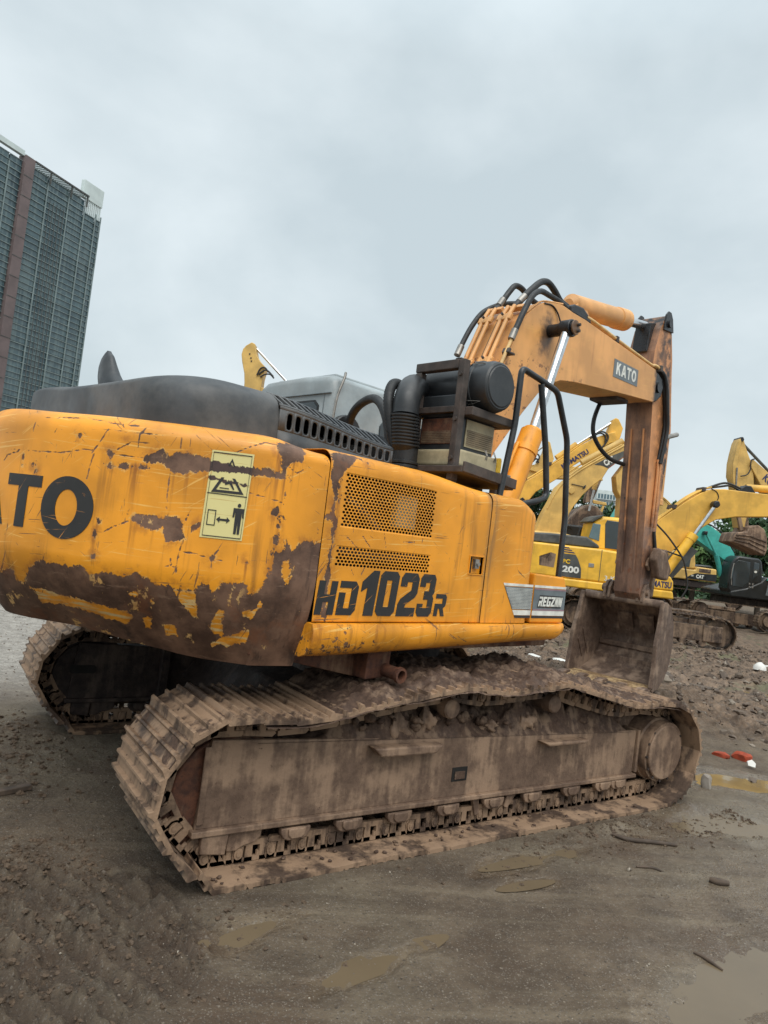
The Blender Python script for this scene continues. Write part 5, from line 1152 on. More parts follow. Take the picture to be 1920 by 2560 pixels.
part('cutting_edge', MB().prism([(4.26, .365), (4.50, .36), (4.50, .41), (4.28, .39)], bw0-.03, bw1+.03), M['bucket'], BKT, None, .006)
part('dried_clay', MB().prism([(4.33, .392), (4.55, .412), (4.55, .43), (4.36, .415)], bw0+.02, bw1-.02), M['clay'], BKT, None, .008)
for k in range(5):
    y = bw0+.03+k*(bw1-bw0-.06)/4; part('tooth', MB().prism([(4.06, .37), (4.08, .355), (4.34, .335), (4.36, .42), (4.26, .425)], y-.05, y+.05), M['bucket'], BKT, None, .014)
for k in range(4):
    y = bw0+.17+k*.26; part('edge_guard', MB().prism([(4.20, .375), (4.22, .355), (4.34, .345), (4.35, .41)], y-.07, y+.07), M['clay'], BKT, None, .012)
part('stiffener', MB().beam((4.60, bw1-.004, .95), (4.85, bw1-.004, .62), .02, .03).beam((4.52, bw1-.004, .82), (4.72, bw1-.004, .58), .02, .03), M['bucket'], BKT, None, .004, kind='stuff')

# the bucket narrows and is shallow towards its back
for o in [BKT]+[c for c in BKT.children_recursive]:
    for v in o.data.vertices:
        d = max(0, v.co.x-4.40); k = (1.43-v.co.z)/1.0; v.co.x -= .22*d+.13*k; v.co.y = .055+(v.co.y+.02)*(.945+.045*k-.17*d)
# ------------------------------------------------------------------ machines parked behind
M['byel'] = m_paint('dull_yellow_paint', (230, 178, 74), .35, False, .5, .6, (140, 104, 50))
M['bcat'] = m_paint('ochre_yellow_paint', (214, 174, 96), .35, False, .5, .5, (132, 104, 56))
M['bkom'] = m_paint('strong_yellow_paint', (240, 186, 58), .3, False, .45, .6, (120, 84, 44))
M['teal'] = m_plain('teal_paint', (62, 160, 150), .45, 0, .12, 1.5)
M['bdark'] = m_plain('dark_grey_panel', (64, 66, 64), .6, 0, .2, 2, .4, .1, .3)
M['bblack'] = m_plain('black_cab_paint', (34, 37, 38), .35, 0, .15, 2)
M['navy'] = m_plain('navy_print', (44, 46, 84), .5, 0, .08)
M['red'] = m_plain('red_print', (170, 44, 48), .5, 0, .08)
M['bmud'] = m_muddy('brown_track_steel', (96, 79, 67), (136, 114, 94), .5, (54, 44, 38), .6, .75, True)
M['bglass'] = m_plain('cab_window_glass', (86, 108, 116), .08, 0, .12, 1, .6, 0)

class Bk:
    """a machine standing square to the view at distance d; a is metres to the right of the view axis, z up"""
    def __init__(s, name, label, d, a0, cat='excavator', group=None, z0=None):
        s.a0 = a0; p = CAM*np.array([1, 1, 0])+d*FH+a0*RH; s.d = d
        s.r = thing(name, label, cat, (p[0], p[1], 0), math.atan2(RH[1], RH[0]), group)
    def q(s, P): return [(x-s.a0, z) for x, z in P]
    def far(s, P, y): k = 1+y/s.d; return [(x*k, CAM[2]+(z-CAM[2])*k) for x, z in P]
    def slab(s, name, P, y0, y1, mat, par=None, bev=.02, **k): return part(name, MB().prism(s.q(P), y0, y1), mat, par or s.r, 30, bev, **k)
    def rod(s, name, p, q, y, r, mat, par=None): return part(name, MB().cyl((p[0]-s.a0, y, p[1]), (q[0]-s.a0, y, q[1]), r, 14), mat, par or s.r, 50)
    def line(s, name, P, y, r, mat, par=None, n=6): return part(name, MB().tube([(p[0], y, p[1]) for p in catmull(s.q(P), n)], r, 8), mat, par or s.r, 60)
    def print(s, vf, a, z, w, h, y, mat, par, ang=0.0, name='lettering'):
        v, f = fit2d(vf, 0, w, 0, h); c, sn = math.cos(ang), math.sin(ang)
        v = np.stack([a-s.a0+v[:, 0]*c-v[:, 1]*sn, z+v[:, 0]*sn+v[:, 1]*c], 1)
        return part(name, slab((v, f), on_side(y), .008, .006), mat, par, None, fix=False)
    def flat(s, name, P, y, mat, par, offs=.004): return part(name, slab((np.array(s.q(P)), [tuple(range(len(P)))]), on_side(y), offs, .003), mat, par, None, fix=False)

def loop_path(x0, x1, r, zc):
    P = [(x, zc-r) for x in np.linspace(x1, x0, 8)]+[(x0-r*math.sin(t), zc-r*math.cos(t)) for t in np.linspace(.35, math.pi-.35, 7)]
    P += [(x, zc+r) for x in np.linspace(x0, x1, 8)]+[(x1+r*math.sin(t), zc+r*math.cos(t)) for t in np.linspace(.35, math.pi-.35, 7)]
    P = np.array(P+[P[0]]); L = np.r_[0, np.cumsum(np.hypot(*np.diff(P, axis=0).T))]; return P, L
BSH = MB().prism([(-.1, -.01), (.1, -.01), (.1, .008), (.08, .03), (.06, .03), (.05, .008), (-.02, .008), (-.03, .028), (-.05, .028), (-.06, .008), (-.1, .008)], -.3, .3).mesh('track_shoe', None)
def btrack(parent, x0, x1, y, yaw=0.0, pivot=(0, 0), shoes=True, mat=None, r=.40, zc=.43):
    """one crawler: side frame, end wheels, rollers and a belt of shoes"""
    mat = mat or M['bmud']
    T = part('crawler_track', MB().prism([(x0+.15, .20), (x1-.15, .20), (x1-.2, .60), (x0+.2, .60)], y-.18, y+.18), mat, parent, None, .02)
    T.location = (pivot[0], pivot[1], 0); T.rotation_euler.z = yaw
    part('end_wheel', MB().cyl((x0, y-.12, zc), (x0, y+.12, zc), r-.07, 24).cyl((x0, y-.22, zc), (x0, y-.121, zc), r-.17, 20), mat, T, 35)
    part('end_wheel', MB().cyl((x1, y-.12, zc), (x1, y+.12, zc), r-.07, 24), mat, T, 35)
    part('drive_cover', MB().box(x1-.36, x1+.10, y-.24, y-.13, .20, .62), mat, T, None, .03)
    for k in range(7):
        x = x0+.35+k*(x1-x0-.7)/6; part('track_roller', MB().cyl((x, y-.2, .16), (x, y+.2, .16), .085, 14), mat, T, 35)
    P, L = loop_path(x0, x1, r, zc); n = int(L[-1]/.2); st = L[-1]/n
    if shoes:
        for i in range(n):
            l = (i+.5)*st; p = np.array([np.interp(l, L, P[:, k]) for k in (0, 1)]); e = .06
            a = np.array([np.interp((l-e) % L[-1], L, P[:, k]) for k in (0, 1)]); b = np.array([np.interp((l+e) % L[-1], L, P[:, k]) for k in (0, 1)]); t = (b-a)/np.linalg.norm(b-a)
            o = put('track_shoe', BSH, mat, T); o.matrix_basis = mat4(p, t, y)
    else:
        mb = MB(); m = len(P)-1; V = [(p[0], yy, p[1]) for p in P[:-1] for yy in (y-.3, y+.3)]; mb.raw(V, [(2*i, 2*((i+1) % m), 2*((i+1) % m)+1, 2*i+1) for i in range(m)])
        o = part('track_belt', mb, mat, T, 30); so = o.modifiers.new('t', 'SOLIDIFY'); so.thickness = .05
    return T

# --- yellow excavator right behind the bucket
K = Bk('excavator', 'yellow excavator with dark 200 badge, straight behind the brown bucket and stick', 18, 5.8)
body = K.slab('house', [(3.3, 1.36), (7.0, 1.36), (6.9, 1.70), (6.45, 2.18), (5.66, 2.215), (3.3, 2.19)], 0, 2.5, M['bkom'], None, .05)
K.slab('skirt', [(3.3, 1.36), (7.60, 1.355), (7.65, 1.15), (3.3, 1.15)], -.03, 2.53, M['bkom'], None, .04)
TB = K.slab('tool_box', [(6.80, 1.36), (7.62, 1.362), (7.60, 1.60), (7.52, 1.71), (7.40, 1.76), (6.80, 1.76)], -.01, .75, M['bkom'], None, .04)
K.print(text_mesh('KOMATSU', .03), 6.83, 1.42, .72, .165, -.01, M['navy'], TB)
for a in (4.60, 5.68): K.slab('panel_seam', [(a, 1.38), (a+.014, 1.38), (a+.014, 2.20), (a, 2.20)], -.006, .0, M['bdark'], body, 0)
K.flat('badge', [(4.64, 1.40), (5.22, 1.40), (5.20, 1.65), (5.10, 1.88), (5.02, 1.99), (4.66, 1.99)], 0, M['bdark'], body)
for k in range(3): K.flat('stripe', [(4.66, 2.02+.055*k), (5.0-.07*k, 2.02+.055*k), (4.97-.07*k, 2.05+.055*k), (4.66, 2.05+.055*k)], 0, M['navy'], body)
K.print(text_mesh('PC', .03), 4.70, 1.74, .20, .11, -.006, M['yellow'], body)
K.print(text_mesh('200', .04), 4.72, 1.515, .43, .17, -.006, M['white'], body)
K.print(text_mesh('3-KA', .01), 5.82, 1.42, .40, .13, 0, M['white'], body)
K.slab('latch', [(5.38, 1.72), (5.52, 1.72), (5.52, 1.82), (5.38, 1.82)], -.014, -.001, M['steel'], body, .004)
K.flat('rust_patch', [(4.12, 1.62), (4.5, 1.60), (4.52, 1.95), (4.38, 1.98), (4.3, 1.8), (4.1, 1.85)], 0, M['bmud'], body)
K.slab('engine_hood', [(3.4, 2.2), (5.66, 2.225), (5.64, 2.30), (5.30, 2.49), (4.3, 2.47), (3.5, 2.42)], .12, 2.2, M['bdark'], None, .06)
CB = K.slab('cab', [(5.72, 2.2), (7.0, 2.2), (7.0, 2.9), (6.7, 3.18), (6.05, 3.15), (5.80, 3.0)], 1.35, 2.4, M['bkom'], None, .08)
K.slab('window', [(5.70, 2.52), (6.0, 2.45), (6.0, 2.92), (5.79, 2.93)], 1.335, 1.36, M['bglass'], CB, .02)
K.slab('window', [(6.18, 2.28), (6.62, 2.28), (6.62, 3.05), (6.16, 3.06), (6.12, 2.95)], 1.335, 1.36, M['glass'], CB, .02)
K.slab('roof', [(5.74, 2.94), (6.05, 3.16), (6.02, 3.19), (5.82, 3.12), (5.70, 2.98)], 1.3, 2.4, M['bdark'], CB, .02)
MR = K.rod('mirror_arm', (5.05, 2.5), (5.1, 2.72), .1, .015, M['bblack'], CB)
K.slab('mirror', [(6.12, 1.85), (6.24, 1.80), (6.25, 2.05), (6.15, 2.08)], -.2, -.12, M['bblack'], CB, .03)
BMp = [(6.55, 1.7), (6.9, 2.3), (7.47, 3.22), (8.17, 3.82), (8.58, 4.12), (8.83, 4.23), (9.17, 4.27), (10.5, 4.27), (12.3, 4.1), (12.3, 3.75), (10.56, 3.67), (9.55, 3.55), (9.02, 3.41), (8.62, 3.11), (7.91, 2.4), (7.2, 1.7)]
BM = K.slab('boom', BMp, 1.05, 1.55, M['byel'], None, .02)
for k in range(3): K.line('hydraulic_pipe', [(7.35+.03*k, 3.13-.02*k), (8.1, 3.83), (8.6, 4.19), (8.82, 4.28)], 1.08+.12*k, .028, M['byel'], BM)
K.line('hose', [(8.8, 4.28), (9.1, 4.42), (9.3, 4.46), (9.55, 4.40), (9.75, 4.33)], 1.2, .03, M['rubber'], BM); K.line('hose', [(8.9, 4.3), (9.2, 4.37), (9.45, 4.42), (9.7, 4.33)], 1.35, .03, M['rubber'], BM)
for c in ((7.85, 3.60), (8.60, 4.17)): K.slab('pipe_clamp', [(c[0]-.06, c[1]-.03), (c[0]+.05, c[1]-.03), (c[0]+.08, c[1]+.09), (c[0]-.03, c[1]+.09)], 1.04, 1.45, M['frame'], BM, .01)
K.line('hose', [(8.8, 4.24), (8.95, 4.17), (9.02, 4.05), (9.0, 3.95)], 1.04, .012, M['rubber'], BM)
AC2 = K.rod('arm_cylinder', (9.86, 4.41), (11.6, 4.5), 1.3, .10, M['byel'])
K.slab('cylinder_lug', [(9.6, 4.25), (10.1, 4.26), (9.95, 4.46), (9.78, 4.46)], 1.16, 1.44, M['grease'], AC2, .02)
CYk = K.rod('boom_cylinder', (7.55, 1.55), (8.36, 2.90), .85, .125, M['bkom']); K.rod('cylinder_rod', (8.34, 2.86), (8.86, 3.76), .85, .05, M['chrome'], CYk); K.rod('gland', (8.28, 2.77), (8.37, 2.92), .85, .14, M['bkom'], CYk)
K.slab('rod_eye', [(8.78, 3.72), (8.90, 3.70), (8.97, 3.79), (8.93, 3.89), (8.83, 3.90), (8.77, 3.82)], .75, 1.0, M['grease'], CYk, .03)
K.line('hose', [(7.2, 3.1), (7.6, 2.75), (8.02, 2.25), (8.15, 1.9), (8.22, 1.5), (8.1, 1.2)], .6, .025, M['rubber'], CYk); K.line('hose', [(7.2, 2.4), (7.6, 2.38), (8.05, 2.28)], .65, .022, M['rubber'], CYk)
K.slab('tank', [(7.0, 1.3), (7.7, 1.3), (8.6, 2.5), (8.2, 2.7)], 1.0, 1.04, M['bdark'], BM, .01)
ya = -R(14)
btrack(K.r, -1.75, 1.75, -.0, ya, (7.05-5.8, .25)); btrack(K.r, -1.75, 1.75, 2.1, ya, (7.05-5.8, .25), False)
K.slab('undercarriage', [(6.0, .5), (8.0, .5), (7.6, 1.15), (6.4, 1.15)], .5, 2.0, M['darksteel'], None, .03)

# --- gooseneck boom with the CAT badge
K = Bk('excavator', 'ochre excavator with steep gooseneck boom carrying a black badge, behind the hand rail', 21, 5.6)
BM = K.slab('boom', [(4.5, 2.3), (4.76, 3.13), (4.93, 3.52), (5.1, 3.98), (5.39, 4.3), (5.85, 4.71), (7.01, 5.56), (7.9, 6.1), (8.05, 5.75), (7.06, 5.17), (6.56, 4.71), (6.41, 4.4), (6.1, 4.1), (5.86, 3.81), (5.64, 3.45), (5.53, 3.22), (5.4, 2.3)], 0, .55, M['bcat'], None, .02)
K.line('edge_plate', [(4.86, 3.3), (5.0, 3.68), (5.2, 4.05), (5.5, 4.36), (5.9, 4.70), (7.01, 5.50)], -.01, .022, M['bcat'], BM)
bd = K.flat('badge', [(6.12, 4.78), (6.52, 5.06), (7.08, 5.37), (7.10, 5.25), (6.55, 4.72), (6.36, 4.78)], 0, M['bdark'], BM)
K.print(word('CAT'.replace('C', 'G'), [.8, .85, .8], .06) if False else text_mesh('CAT', .05), 6.47, 4.77, .33, .19, -.006, M['white'], bd, .64)
K.flat('badge_stripe', [(6.545, 4.715), (7.09, 5.235), (7.10, 5.25), (6.56, 4.74)], -.006, M['red'], bd)
K.rod('arm_cylinder', (5.80, 4.82), (6.98, 5.64), .25, .105, M['bcat'])
K.line('hydraulic_pipe', [(5.4, 4.36), (5.85, 4.74), (6.9, 5.5)], .02, .025, M['bcat'], BM); K.line('hydraulic_pipe', [(5.35, 4.38), (5.8, 4.77), (6.9, 5.55)], .5, .025, M['bcat'], BM)
K.slab('boss', [(5.42, 3.86), (5.52, 3.80), (5.62, 3.88), (5.60, 4.0), (5.50, 4.05), (5.42, 3.97)], -.05, 0, M['bcat'], BM, .02)
K.line('hose', [(5.5, 4.12), (5.7, 4.10), (5.85, 4.08)], -.02, .012, M['rubber'], BM); K.slab('pin', [(5.84, 4.02), (5.91, 4.03), (5.94, 4.15), (5.87, 4.10)], -.04, -.001, M['grease'], BM, .01)
HS = K.slab('house', [(2.6, 1.2), (5.9, 1.2), (5.9, 2.5), (5.2, 2.6), (2.6, 2.5)], -.8, 1.9, M['bcat'], None, .08)
K.slab('cab', [(5.3, 2.4), (6.4, 2.4), (6.3, 2.95), (5.4, 2.95)], .8, 1.8, M['bblack'], HS, .05)
STK3 = K.slab('stick', [(7.6, 6.0), (8.05, 5.9), (7.30, 4.95), (7.28, 4.5), (7.21, 3.3), (7.05, 3.3), (7.03, 3.9), (6.90, 4.1), (6.82, 4.52), (7.04, 4.88)], .05, .5, M['bcat'], None, .02)
CYk = K.rod('bucket_cylinder', (6.80, 4.95), (6.66, 4.20), 1.6, .075, M['bcat']); K.rod('cylinder_rod', (6.67, 4.24), (6.58, 3.50), 1.6, .035, M['chrome'], CYk)
btrack(K.r, -1.8, 1.8, -.2, 0, (-1.2, -.4), False)
# --- long straight boom with the maker's name
K = Bk('excavator', 'yellow excavator with long blue lettered boom rising behind the badged gooseneck boom', 23, 5.0)
BM = K.slab('boom', [(3.3, 2.2), (3.6, 3.3), (4.2, 4.0), (4.83, 4.48), (5.19, 4.79), (5.65, 5.16), (6.15, 5.63), (6.64, 5.96), (6.96, 6.12), (7.3, 6.25), (7.35, 5.9), (7.17, 5.85), (6.72, 5.48), (6.6, 5.40), (5.87, 4.83), (5.71, 4.59), (4.89, 3.94), (4.4, 3.2), (4.2, 2.2)], 0, .5, M['byel'], None, .02)
K.print(text_mesh('KOMATSU', .035), 5.70, 4.80, 1.02, .17, 0, M['navy'], BM, R(38))
ST2 = K.slab('stick', [(7.05, 6.1), (7.1, 6.35), (7.2, 6.66), (7.28, 6.72), (7.38, 6.68), (7.55, 6.4), (7.49, 6.07), (7.35, 5.75), (7.1, 5.2), (6.95, 5.3), (7.0, 5.8)], .08, .42, M['byel'], None, .02)
CYk = K.rod('arm_cylinder', (5.5, 5.16), (6.12, 5.70), .25, .11, M['byel']); K.rod('cylinder_rod', (6.1, 5.68), (7.18, 6.55), .25, .05, M['chrome'], CYk)
for P in ([(6.5, 5.95), (6.75, 6.12), (6.95, 6.05), (6.97, 5.85)], [(6.45, 5.92), (6.8, 6.18), (7.05, 6.05), (6.95, 5.75), (6.8, 5.6)]): K.line('hose', P, -.04, .028, M['rubber'], BM)
for k in (0, 1): K.line('hydraulic_pipe', [(4.2, 4.06), (4.83, 4.53), (5.65, 5.20), (6.15, 5.66), (6.6, 5.98)], .03+.3*k, .024, M['byel'], BM)
for c in ((4.5, 4.27), (5.25, 4.87)): K.slab('pipe_clamp', [(c[0]-.06, c[1]-.03), (c[0]+.05, c[1]+.02), (c[0]+.05, c[1]+.12), (c[0]-.06, c[1]+.10)], -.03, .45, M['frame'], BM, .01)
K.slab('house', [(2.0, 1.2), (5.4, 1.2), (5.4, 2.3), (2.0, 2.4)], -.7, 2.0, M['byel'], None, .08); btrack(K.r, -1.8, 1.8, -.2, 0, (-.8, -.4), False)
K.rod('bracket', (4.45, 3.2), (4.47, 3.55), -.1, .035, M['creampipe'], BM); K.slab('boss', [(4.40, 3.55), (4.50, 3.55), (4.53, 3.64), (4.45, 3.70), (4.37, 3.64)], -.16, -.05, M['grease'], BM, .01)
# --- far machine: stick head left, hanging rusty bucket
K = Bk('excavator', 'pale yellow excavator, only its pointed stick head and a hanging rusty bucket showing between booms', 26, 6.2)
BM = K.slab('stick', [(5.2, 5.0), (5.45, 5.3), (5.64, 5.72), (5.70, 6.05), (5.78, 6.17), (5.86, 6.12), (6.06, 5.53), (6.0, 5.3), (5.9, 4.9)], 0, .35, M['bcat'], None, .02)
K.rod('cylinder_rod', (5.0, 5.36), (5.75, 6.08), .2, .045, M['chrome'], BM)
for P in ([(5.3, 5.5), (5.42, 5.62), (5.5, 5.5), (5.4, 5.3)], [(5.25, 5.3), (5.4, 5.45), (5.5, 5.3)]): K.line('hose', P, -.05, .03, M['rubber'], BM)
K.slab('boom', [(4.0, 2.2), (4.6, 4.0), (5.2, 5.2), (6.0, 5.4), (7.9, 5.3), (8.0, 4.95), (6.0, 4.8), (5.4, 4.2), (5.0, 2.2)], .1, .5, M['bcat'], None, .02)
LS = K.slab('lower_stick', [(7.7, 5.3), (8.01, 5.25), (8.01, 5.14), (7.77, 4.35), (7.69, 4.12), (7.44, 4.05), (7.42, 4.2), (7.5, 4.54)], .12, .45, M['bmud'], None, .02)
K.slab('link', [(7.70, 4.20), (8.22, 4.15), (8.24, 4.04), (7.72, 4.06)], .1, .2, M['bcat'], LS, .02); K.slab('link', [(8.18, 4.06), (8.09, 3.66), (7.98, 3.70), (8.12, 4.08)], .12, .22, M['bcat'], LS, .02)
K.slab('bucket', [(6.7, 3.10), (6.85, 3.40), (7.11, 3.76), (7.46, 3.98), (7.75, 3.92), (7.97, 3.72), (8.04, 3.55), (7.75, 3.1)], -.4, .8, M['bmud'], None, .04)
K.slab('house', [(2.4, 1.2), (5.6, 1.2), (5.6, 2.4), (2.4, 2.4)], -.7, 2.0, M['bcat'], None, .08); btrack(K.r, -1.8, 1.8, -.2, 0, (-2.2, -.4), False)
# --- stick of the machine at the right edge
K = Bk('excavator', 'yellow excavator at the right edge, raised stick with raked grey bucket above the black cab', 24, 13.2)
BM = K.slab('boom', [(12.36, 5.86), (12.44, 6.08), (12.97, 5.71), (14.6, 4.5), (15.6, 2.2), (14.8, 2.2), (13.9, 4.2), (12.83, 5.15)], .05, .55, M['bcat'], None, .02)
K.print(text_mesh('KOMATSU', .035), 12.82, 5.42, 1.25, .26, .05, M['navy'], BM, R(-37))
ST = K.slab('stick', [(11.76, 5.84), (11.80, 6.2), (11.86, 6.59), (11.93, 6.73), (12.03, 6.76), (12.10, 6.68), (12.2, 6.43), (12.52, 5.76), (12.60, 5.17), (12.42, 3.7), (12.2, 3.65), (12.0, 4.5), (11.88, 5.17), (11.78, 5.4)], .1, .5, M['bcat'], None, .02)
K.slab('head_plate', [(11.76, 5.84), (11.86, 6.59), (11.93, 6.73), (11.98, 6.6), (11.92, 6.1), (11.95, 5.5), (12.0, 5.0), (11.88, 5.0), (11.80, 5.4)], .02, .1, M['bcat'], ST, .01)
K.slab('head_pin', [(11.92, 6.66), (12.02, 6.62), (12.09, 6.70), (12.04, 6.80), (11.95, 6.79)], .05, .55, M['grease'], ST, .02)
K.rod('arm_cylinder', (12.05, 6.7), (13.4, 5.55), .3, .05, M['bdark'])
K.line('hose', [(12.48, 6.08), (12.36, 6.0), (12.36, 5.7), (12.26, 5.5), (12.05, 5.42)], -.0, .022, M['rubber'], ST); K.rod('hydraulic_pipe', (11.93, 5.1), (11.90, 5.7), .0, .03, M['steel'], ST)
BK6 = K.slab('bucket', [(11.86, 3.12), (11.90, 3.32), (11.95, 3.46), (12.31, 3.53), (12.36, 3.70), (12.68, 3.80), (12.9, 3.68), (13.02, 3.40), (13.06, 3.0), (13.0, 2.78), (12.45, 2.96)], -.3, .75, M['mud'], None, .04)
for k in range(3): K.slab('wear_strip', [(11.9+.02*k, 3.18+.09*k), (12.42, 3.14+.12*k), (12.98, 2.92+.16*k), (12.98, 2.95+.16*k), (12.42, 3.18+.12*k), (11.9+.02*k, 3.21+.09*k)], -.34, -.301, M['bmud'], BK6, .004)
K.slab('link', [(12.0, 4.3), (12.12, 4.3), (12.36, 3.6), (12.24, 3.52)], .0, .1, M['bmud'], ST, .02); K.slab('link', [(12.25, 4.3), (12.55, 4.3), (12.62, 3.7), (12.38, 3.7)], .2, .4, M['bmud'], ST, .02)
K.slab('house', [(15.6, 1.2), (18.4, 1.2), (18.4, 2.4), (15.6, 2.4)], -.7, 2.0, M['bcat'], None, .08); btrack(K.r, -1.8, 1.8, -.2, 0, (4.2, .6), False)
# --- teal excavator with the black cab
K = Bk('excavator', 'teal excavator with black cab and teal boom, parked on the rubble at the far right', 27, 14.2)
BM = K.slab('boom', K.far([(11.2, 3.6), (12.12, 3.86), (12.34, 3.88), (12.67, 3.78), (13.18, 3.46), (13.62, 2.87), (13.75, 2.4), (13.50, 2.1), (13.37, 2.50), (12.83, 2.82), (12.08, 3.24), (11.2, 3.3)], .9), .9, 1.35, M['teal'], None, .02)
K.line('hydraulic_pipe', K.far([(12.4, 3.91), (12.72, 3.80), (13.2, 3.50), (13.6, 2.92)], .95), .95, .03, M['rubber'], BM)
CYk = K.rod('boom_cylinder', *K.far([(13.2, 1.95), (12.93, 2.72)], .75), .75, .10, M['teal']); K.rod('cylinder_rod', *K.far([(12.94, 2.70), (12.46, 3.50)], .75), .75, .045, M['teal'], CYk); K.slab('rod_eye', K.far([(12.38, 3.46), (12.52, 3.46), (12.54, 3.60), (12.40, 3.60)], .68), .68, .9, M['grease'], CYk, .03)
CB = K.slab('cab', [(13.50, 1.75), (13.52, 2.2), (13.58, 2.52), (13.68, 2.70), (13.82, 2.80), (14.60, 2.78), (14.72, 2.70), (14.8, 2.3), (14.8, 1.35), (13.6, 1.35), (13.5, 1.5)], 0, .8, M['bblack'], None, .06)
K.slab('window', [(13.66, 1.62), (14.05, 1.60), (14.28, 1.85), (14.27, 2.60), (13.80, 2.64), (13.70, 2.5), (13.64, 2.1)], -.012, .01, M['bglass'] if False else M['glass'], CB, .02)
K.slab('window', [(14.40, 1.95), (14.62, 2.15), (14.62, 2.60), (14.42, 2.62)], -.012, .01, M['glass'], CB, .02)
K.slab('window', [(13.55, 1.9), (13.62, 1.85), (13.66, 2.50), (13.62, 2.50)], -.012, .01, M['bglass'], CB, .02)
K.slab('sticker', [(14.46, 2.22), (14.54, 2.22), (14.56, 2.28), (14.50, 2.31), (14.44, 2.28)], -.018, -.0125, M['white'], CB, 0)
K.line('door_handle', [(13.62, 1.65), (13.58, 2.1), (13.64, 2.5)], -.02, .02, M['steel'], CB)
HS = K.slab('house', [(13.6, 1.2), (16.5, 1.2), (16.5, 2.1), (14.9, 2.1), (14.75, 1.9), (14.2, 1.6), (13.6, 1.42)], -.02, 2.5, M['bblack'], None, .06)
for k in range(4): K.slab('lamp_disc', [(14.28+.12*(k % 2), 1.62+.12*(k//2)), (14.34+.12*(k % 2), 1.62+.12*(k//2)), (14.34+.12*(k % 2), 1.69+.12*(k//2)), (14.28+.12*(k % 2), 1.69+.12*(k//2))], -.03, -.021, M['steel'], HS, .01)
K.slab('side_panel', [(14.95, 1.4), (15.8, 1.4), (15.8, 2.08), (15.05, 2.08)], -.04, -.021, M['grey'], HS, .01); K.slab('panel_trim', [(14.93, 1.98), (15.8, 1.98), (15.8, 2.08), (14.98, 2.08)], -.06, -.041, M['teal'], HS, .01)
K.slab('undercarriage', [(13.8, .9), (15.6, .9), (15.6, 1.2), (13.8, 1.2)], .3, 2.0, M['darksteel'], None, .03)
btrack(K.r, -1.75, 1.9, -.3, R(-12), (.4, .6), True, None, .36, .56); btrack(K.r, -1.75, 1.9, -2.4, R(-12), (2.35, .55), True, None, .37, .50)
# --- ochre machine far behind with the CAT band
K = Bk('excavator', 'ochre excavator with black lettered band along its body, low between yellow boom and teal boom', 32, 14.5)
HS = K.slab('house', [(12.4, 1.62), (15.46, 1.64), (15.42, 2.24), (14.5, 2.26), (14.46, 2.1), (12.4, 2.1)], 0, 2.5, M['bcat'], None, .05)
CB = K.slab('cab', [(13.3, 2.1), (14.46, 2.15), (14.48, 2.4), (14.40, 2.88), (14.3, 2.92), (13.5, 2.9), (13.3, 2.75)], .1, 1.1, M['bcat'], None, .06)
K.slab('window', [(13.4, 2.2), (14.2, 2.2), (14.25, 2.80), (13.5, 2.82)], .085, .11, M['glass'], CB, .02)
K.flat('band', [(14.0, 1.68), (15.44, 1.68), (15.44, 2.0), (14.5, 1.97), (14.25, 1.85)], 0, M['bblack'], HS); K.print(text_mesh('CAT', .05), 14.50, 1.74, .36, .17, -.006, M['white'], HS); K.print(text_mesh('320', .03), 14.26, 1.80, .12, .07, -.006, M['white'], HS)
K.slab('vent', [(14.62, 2.02), (15.15, 2.02), (15.15, 2.2), (14.62, 2.2)], -.01, -.001, M['bmud'], HS, .01); K.slab('engine_hood', [(14.6, 2.26), (15.4, 2.26), (15.3, 2.38), (14.8, 2.38)], .3, 2.0, M['bblack'], HS, .05)
K.slab('deck', [(12.6, 1.3), (15.9, 1.3), (15.9, 1.6), (12.6, 1.6)], .1, 2.2, M['darksteel'], None, .03)
btrack(K.r, -1.75, 1.75, -.3, R(-8), (-.0, .4), True, None, .35, .83)
# --- pale stick head showing over the cab
K = Bk('excavator', 'excavator with pale yellow stick head and thin rod, peeping up behind the grey cab', 16, -3.3)
ST = K.slab('stick', [(-3.45, 3.0), (-3.55, 4.99), (-3.58, 5.2), (-3.66, 5.45), (-3.70, 5.63), (-3.68, 5.76), (-3.62, 5.85), (-3.50, 5.94), (-3.42, 5.91), (-3.39, 5.80), (-3.35, 5.65), (-3.25, 5.52), (-3.11, 5.40), (-3.15, 5.15), (-3.2, 3.0)], 0, .34, M['bcat'], None, .015)
CYk = K.rod('cylinder_rod', (-3.40, 5.84), (-2.6, 5.15), .17, .03, M['chrome'], ST)
for P in ([(-3.28, 5.18), (-3.22, 5.34), (-3.12, 5.38), (-3.02, 5.28)], [(-3.24, 5.20), (-3.15, 5.3), (-3.05, 5.32), (-2.9, 5.2)], [(-3.2, 5.15), (-3.1, 5.22), (-2.98, 5.24), (-2.88, 5.16)]): K.line('hose', P, -.03, .018, M['rubber'], ST)
for c in ((-3.51, 5.66), (-3.47, 5.57), (-3.45, 5.50)): K.slab('bolt', [(c[0]-.015, c[1]-.015), (c[0]+.015, c[1]-.015), (c[0]+.015, c[1]+.015), (c[0]-.015, c[1]+.015)], -.015, -.001, M['frame'], ST, 0)
K.slab('boom', [(-3.25, 4.6), (-3.2, 4.95), (-1.4, 4.4), (.5, 2.2), (-.3, 2.2), (-1.6, 4.0)], .02, .32, M['bcat'], None, .02)
K.slab('house', [(-1.2, 1.2), (1.8, 1.2), (1.8, 2.3), (-1.2, 2.3)], -.6, 1.8, M['bcat'], None, .08); btrack(K.r, -1.7, 1.7, -.2, 0, (3.6, .3), False)
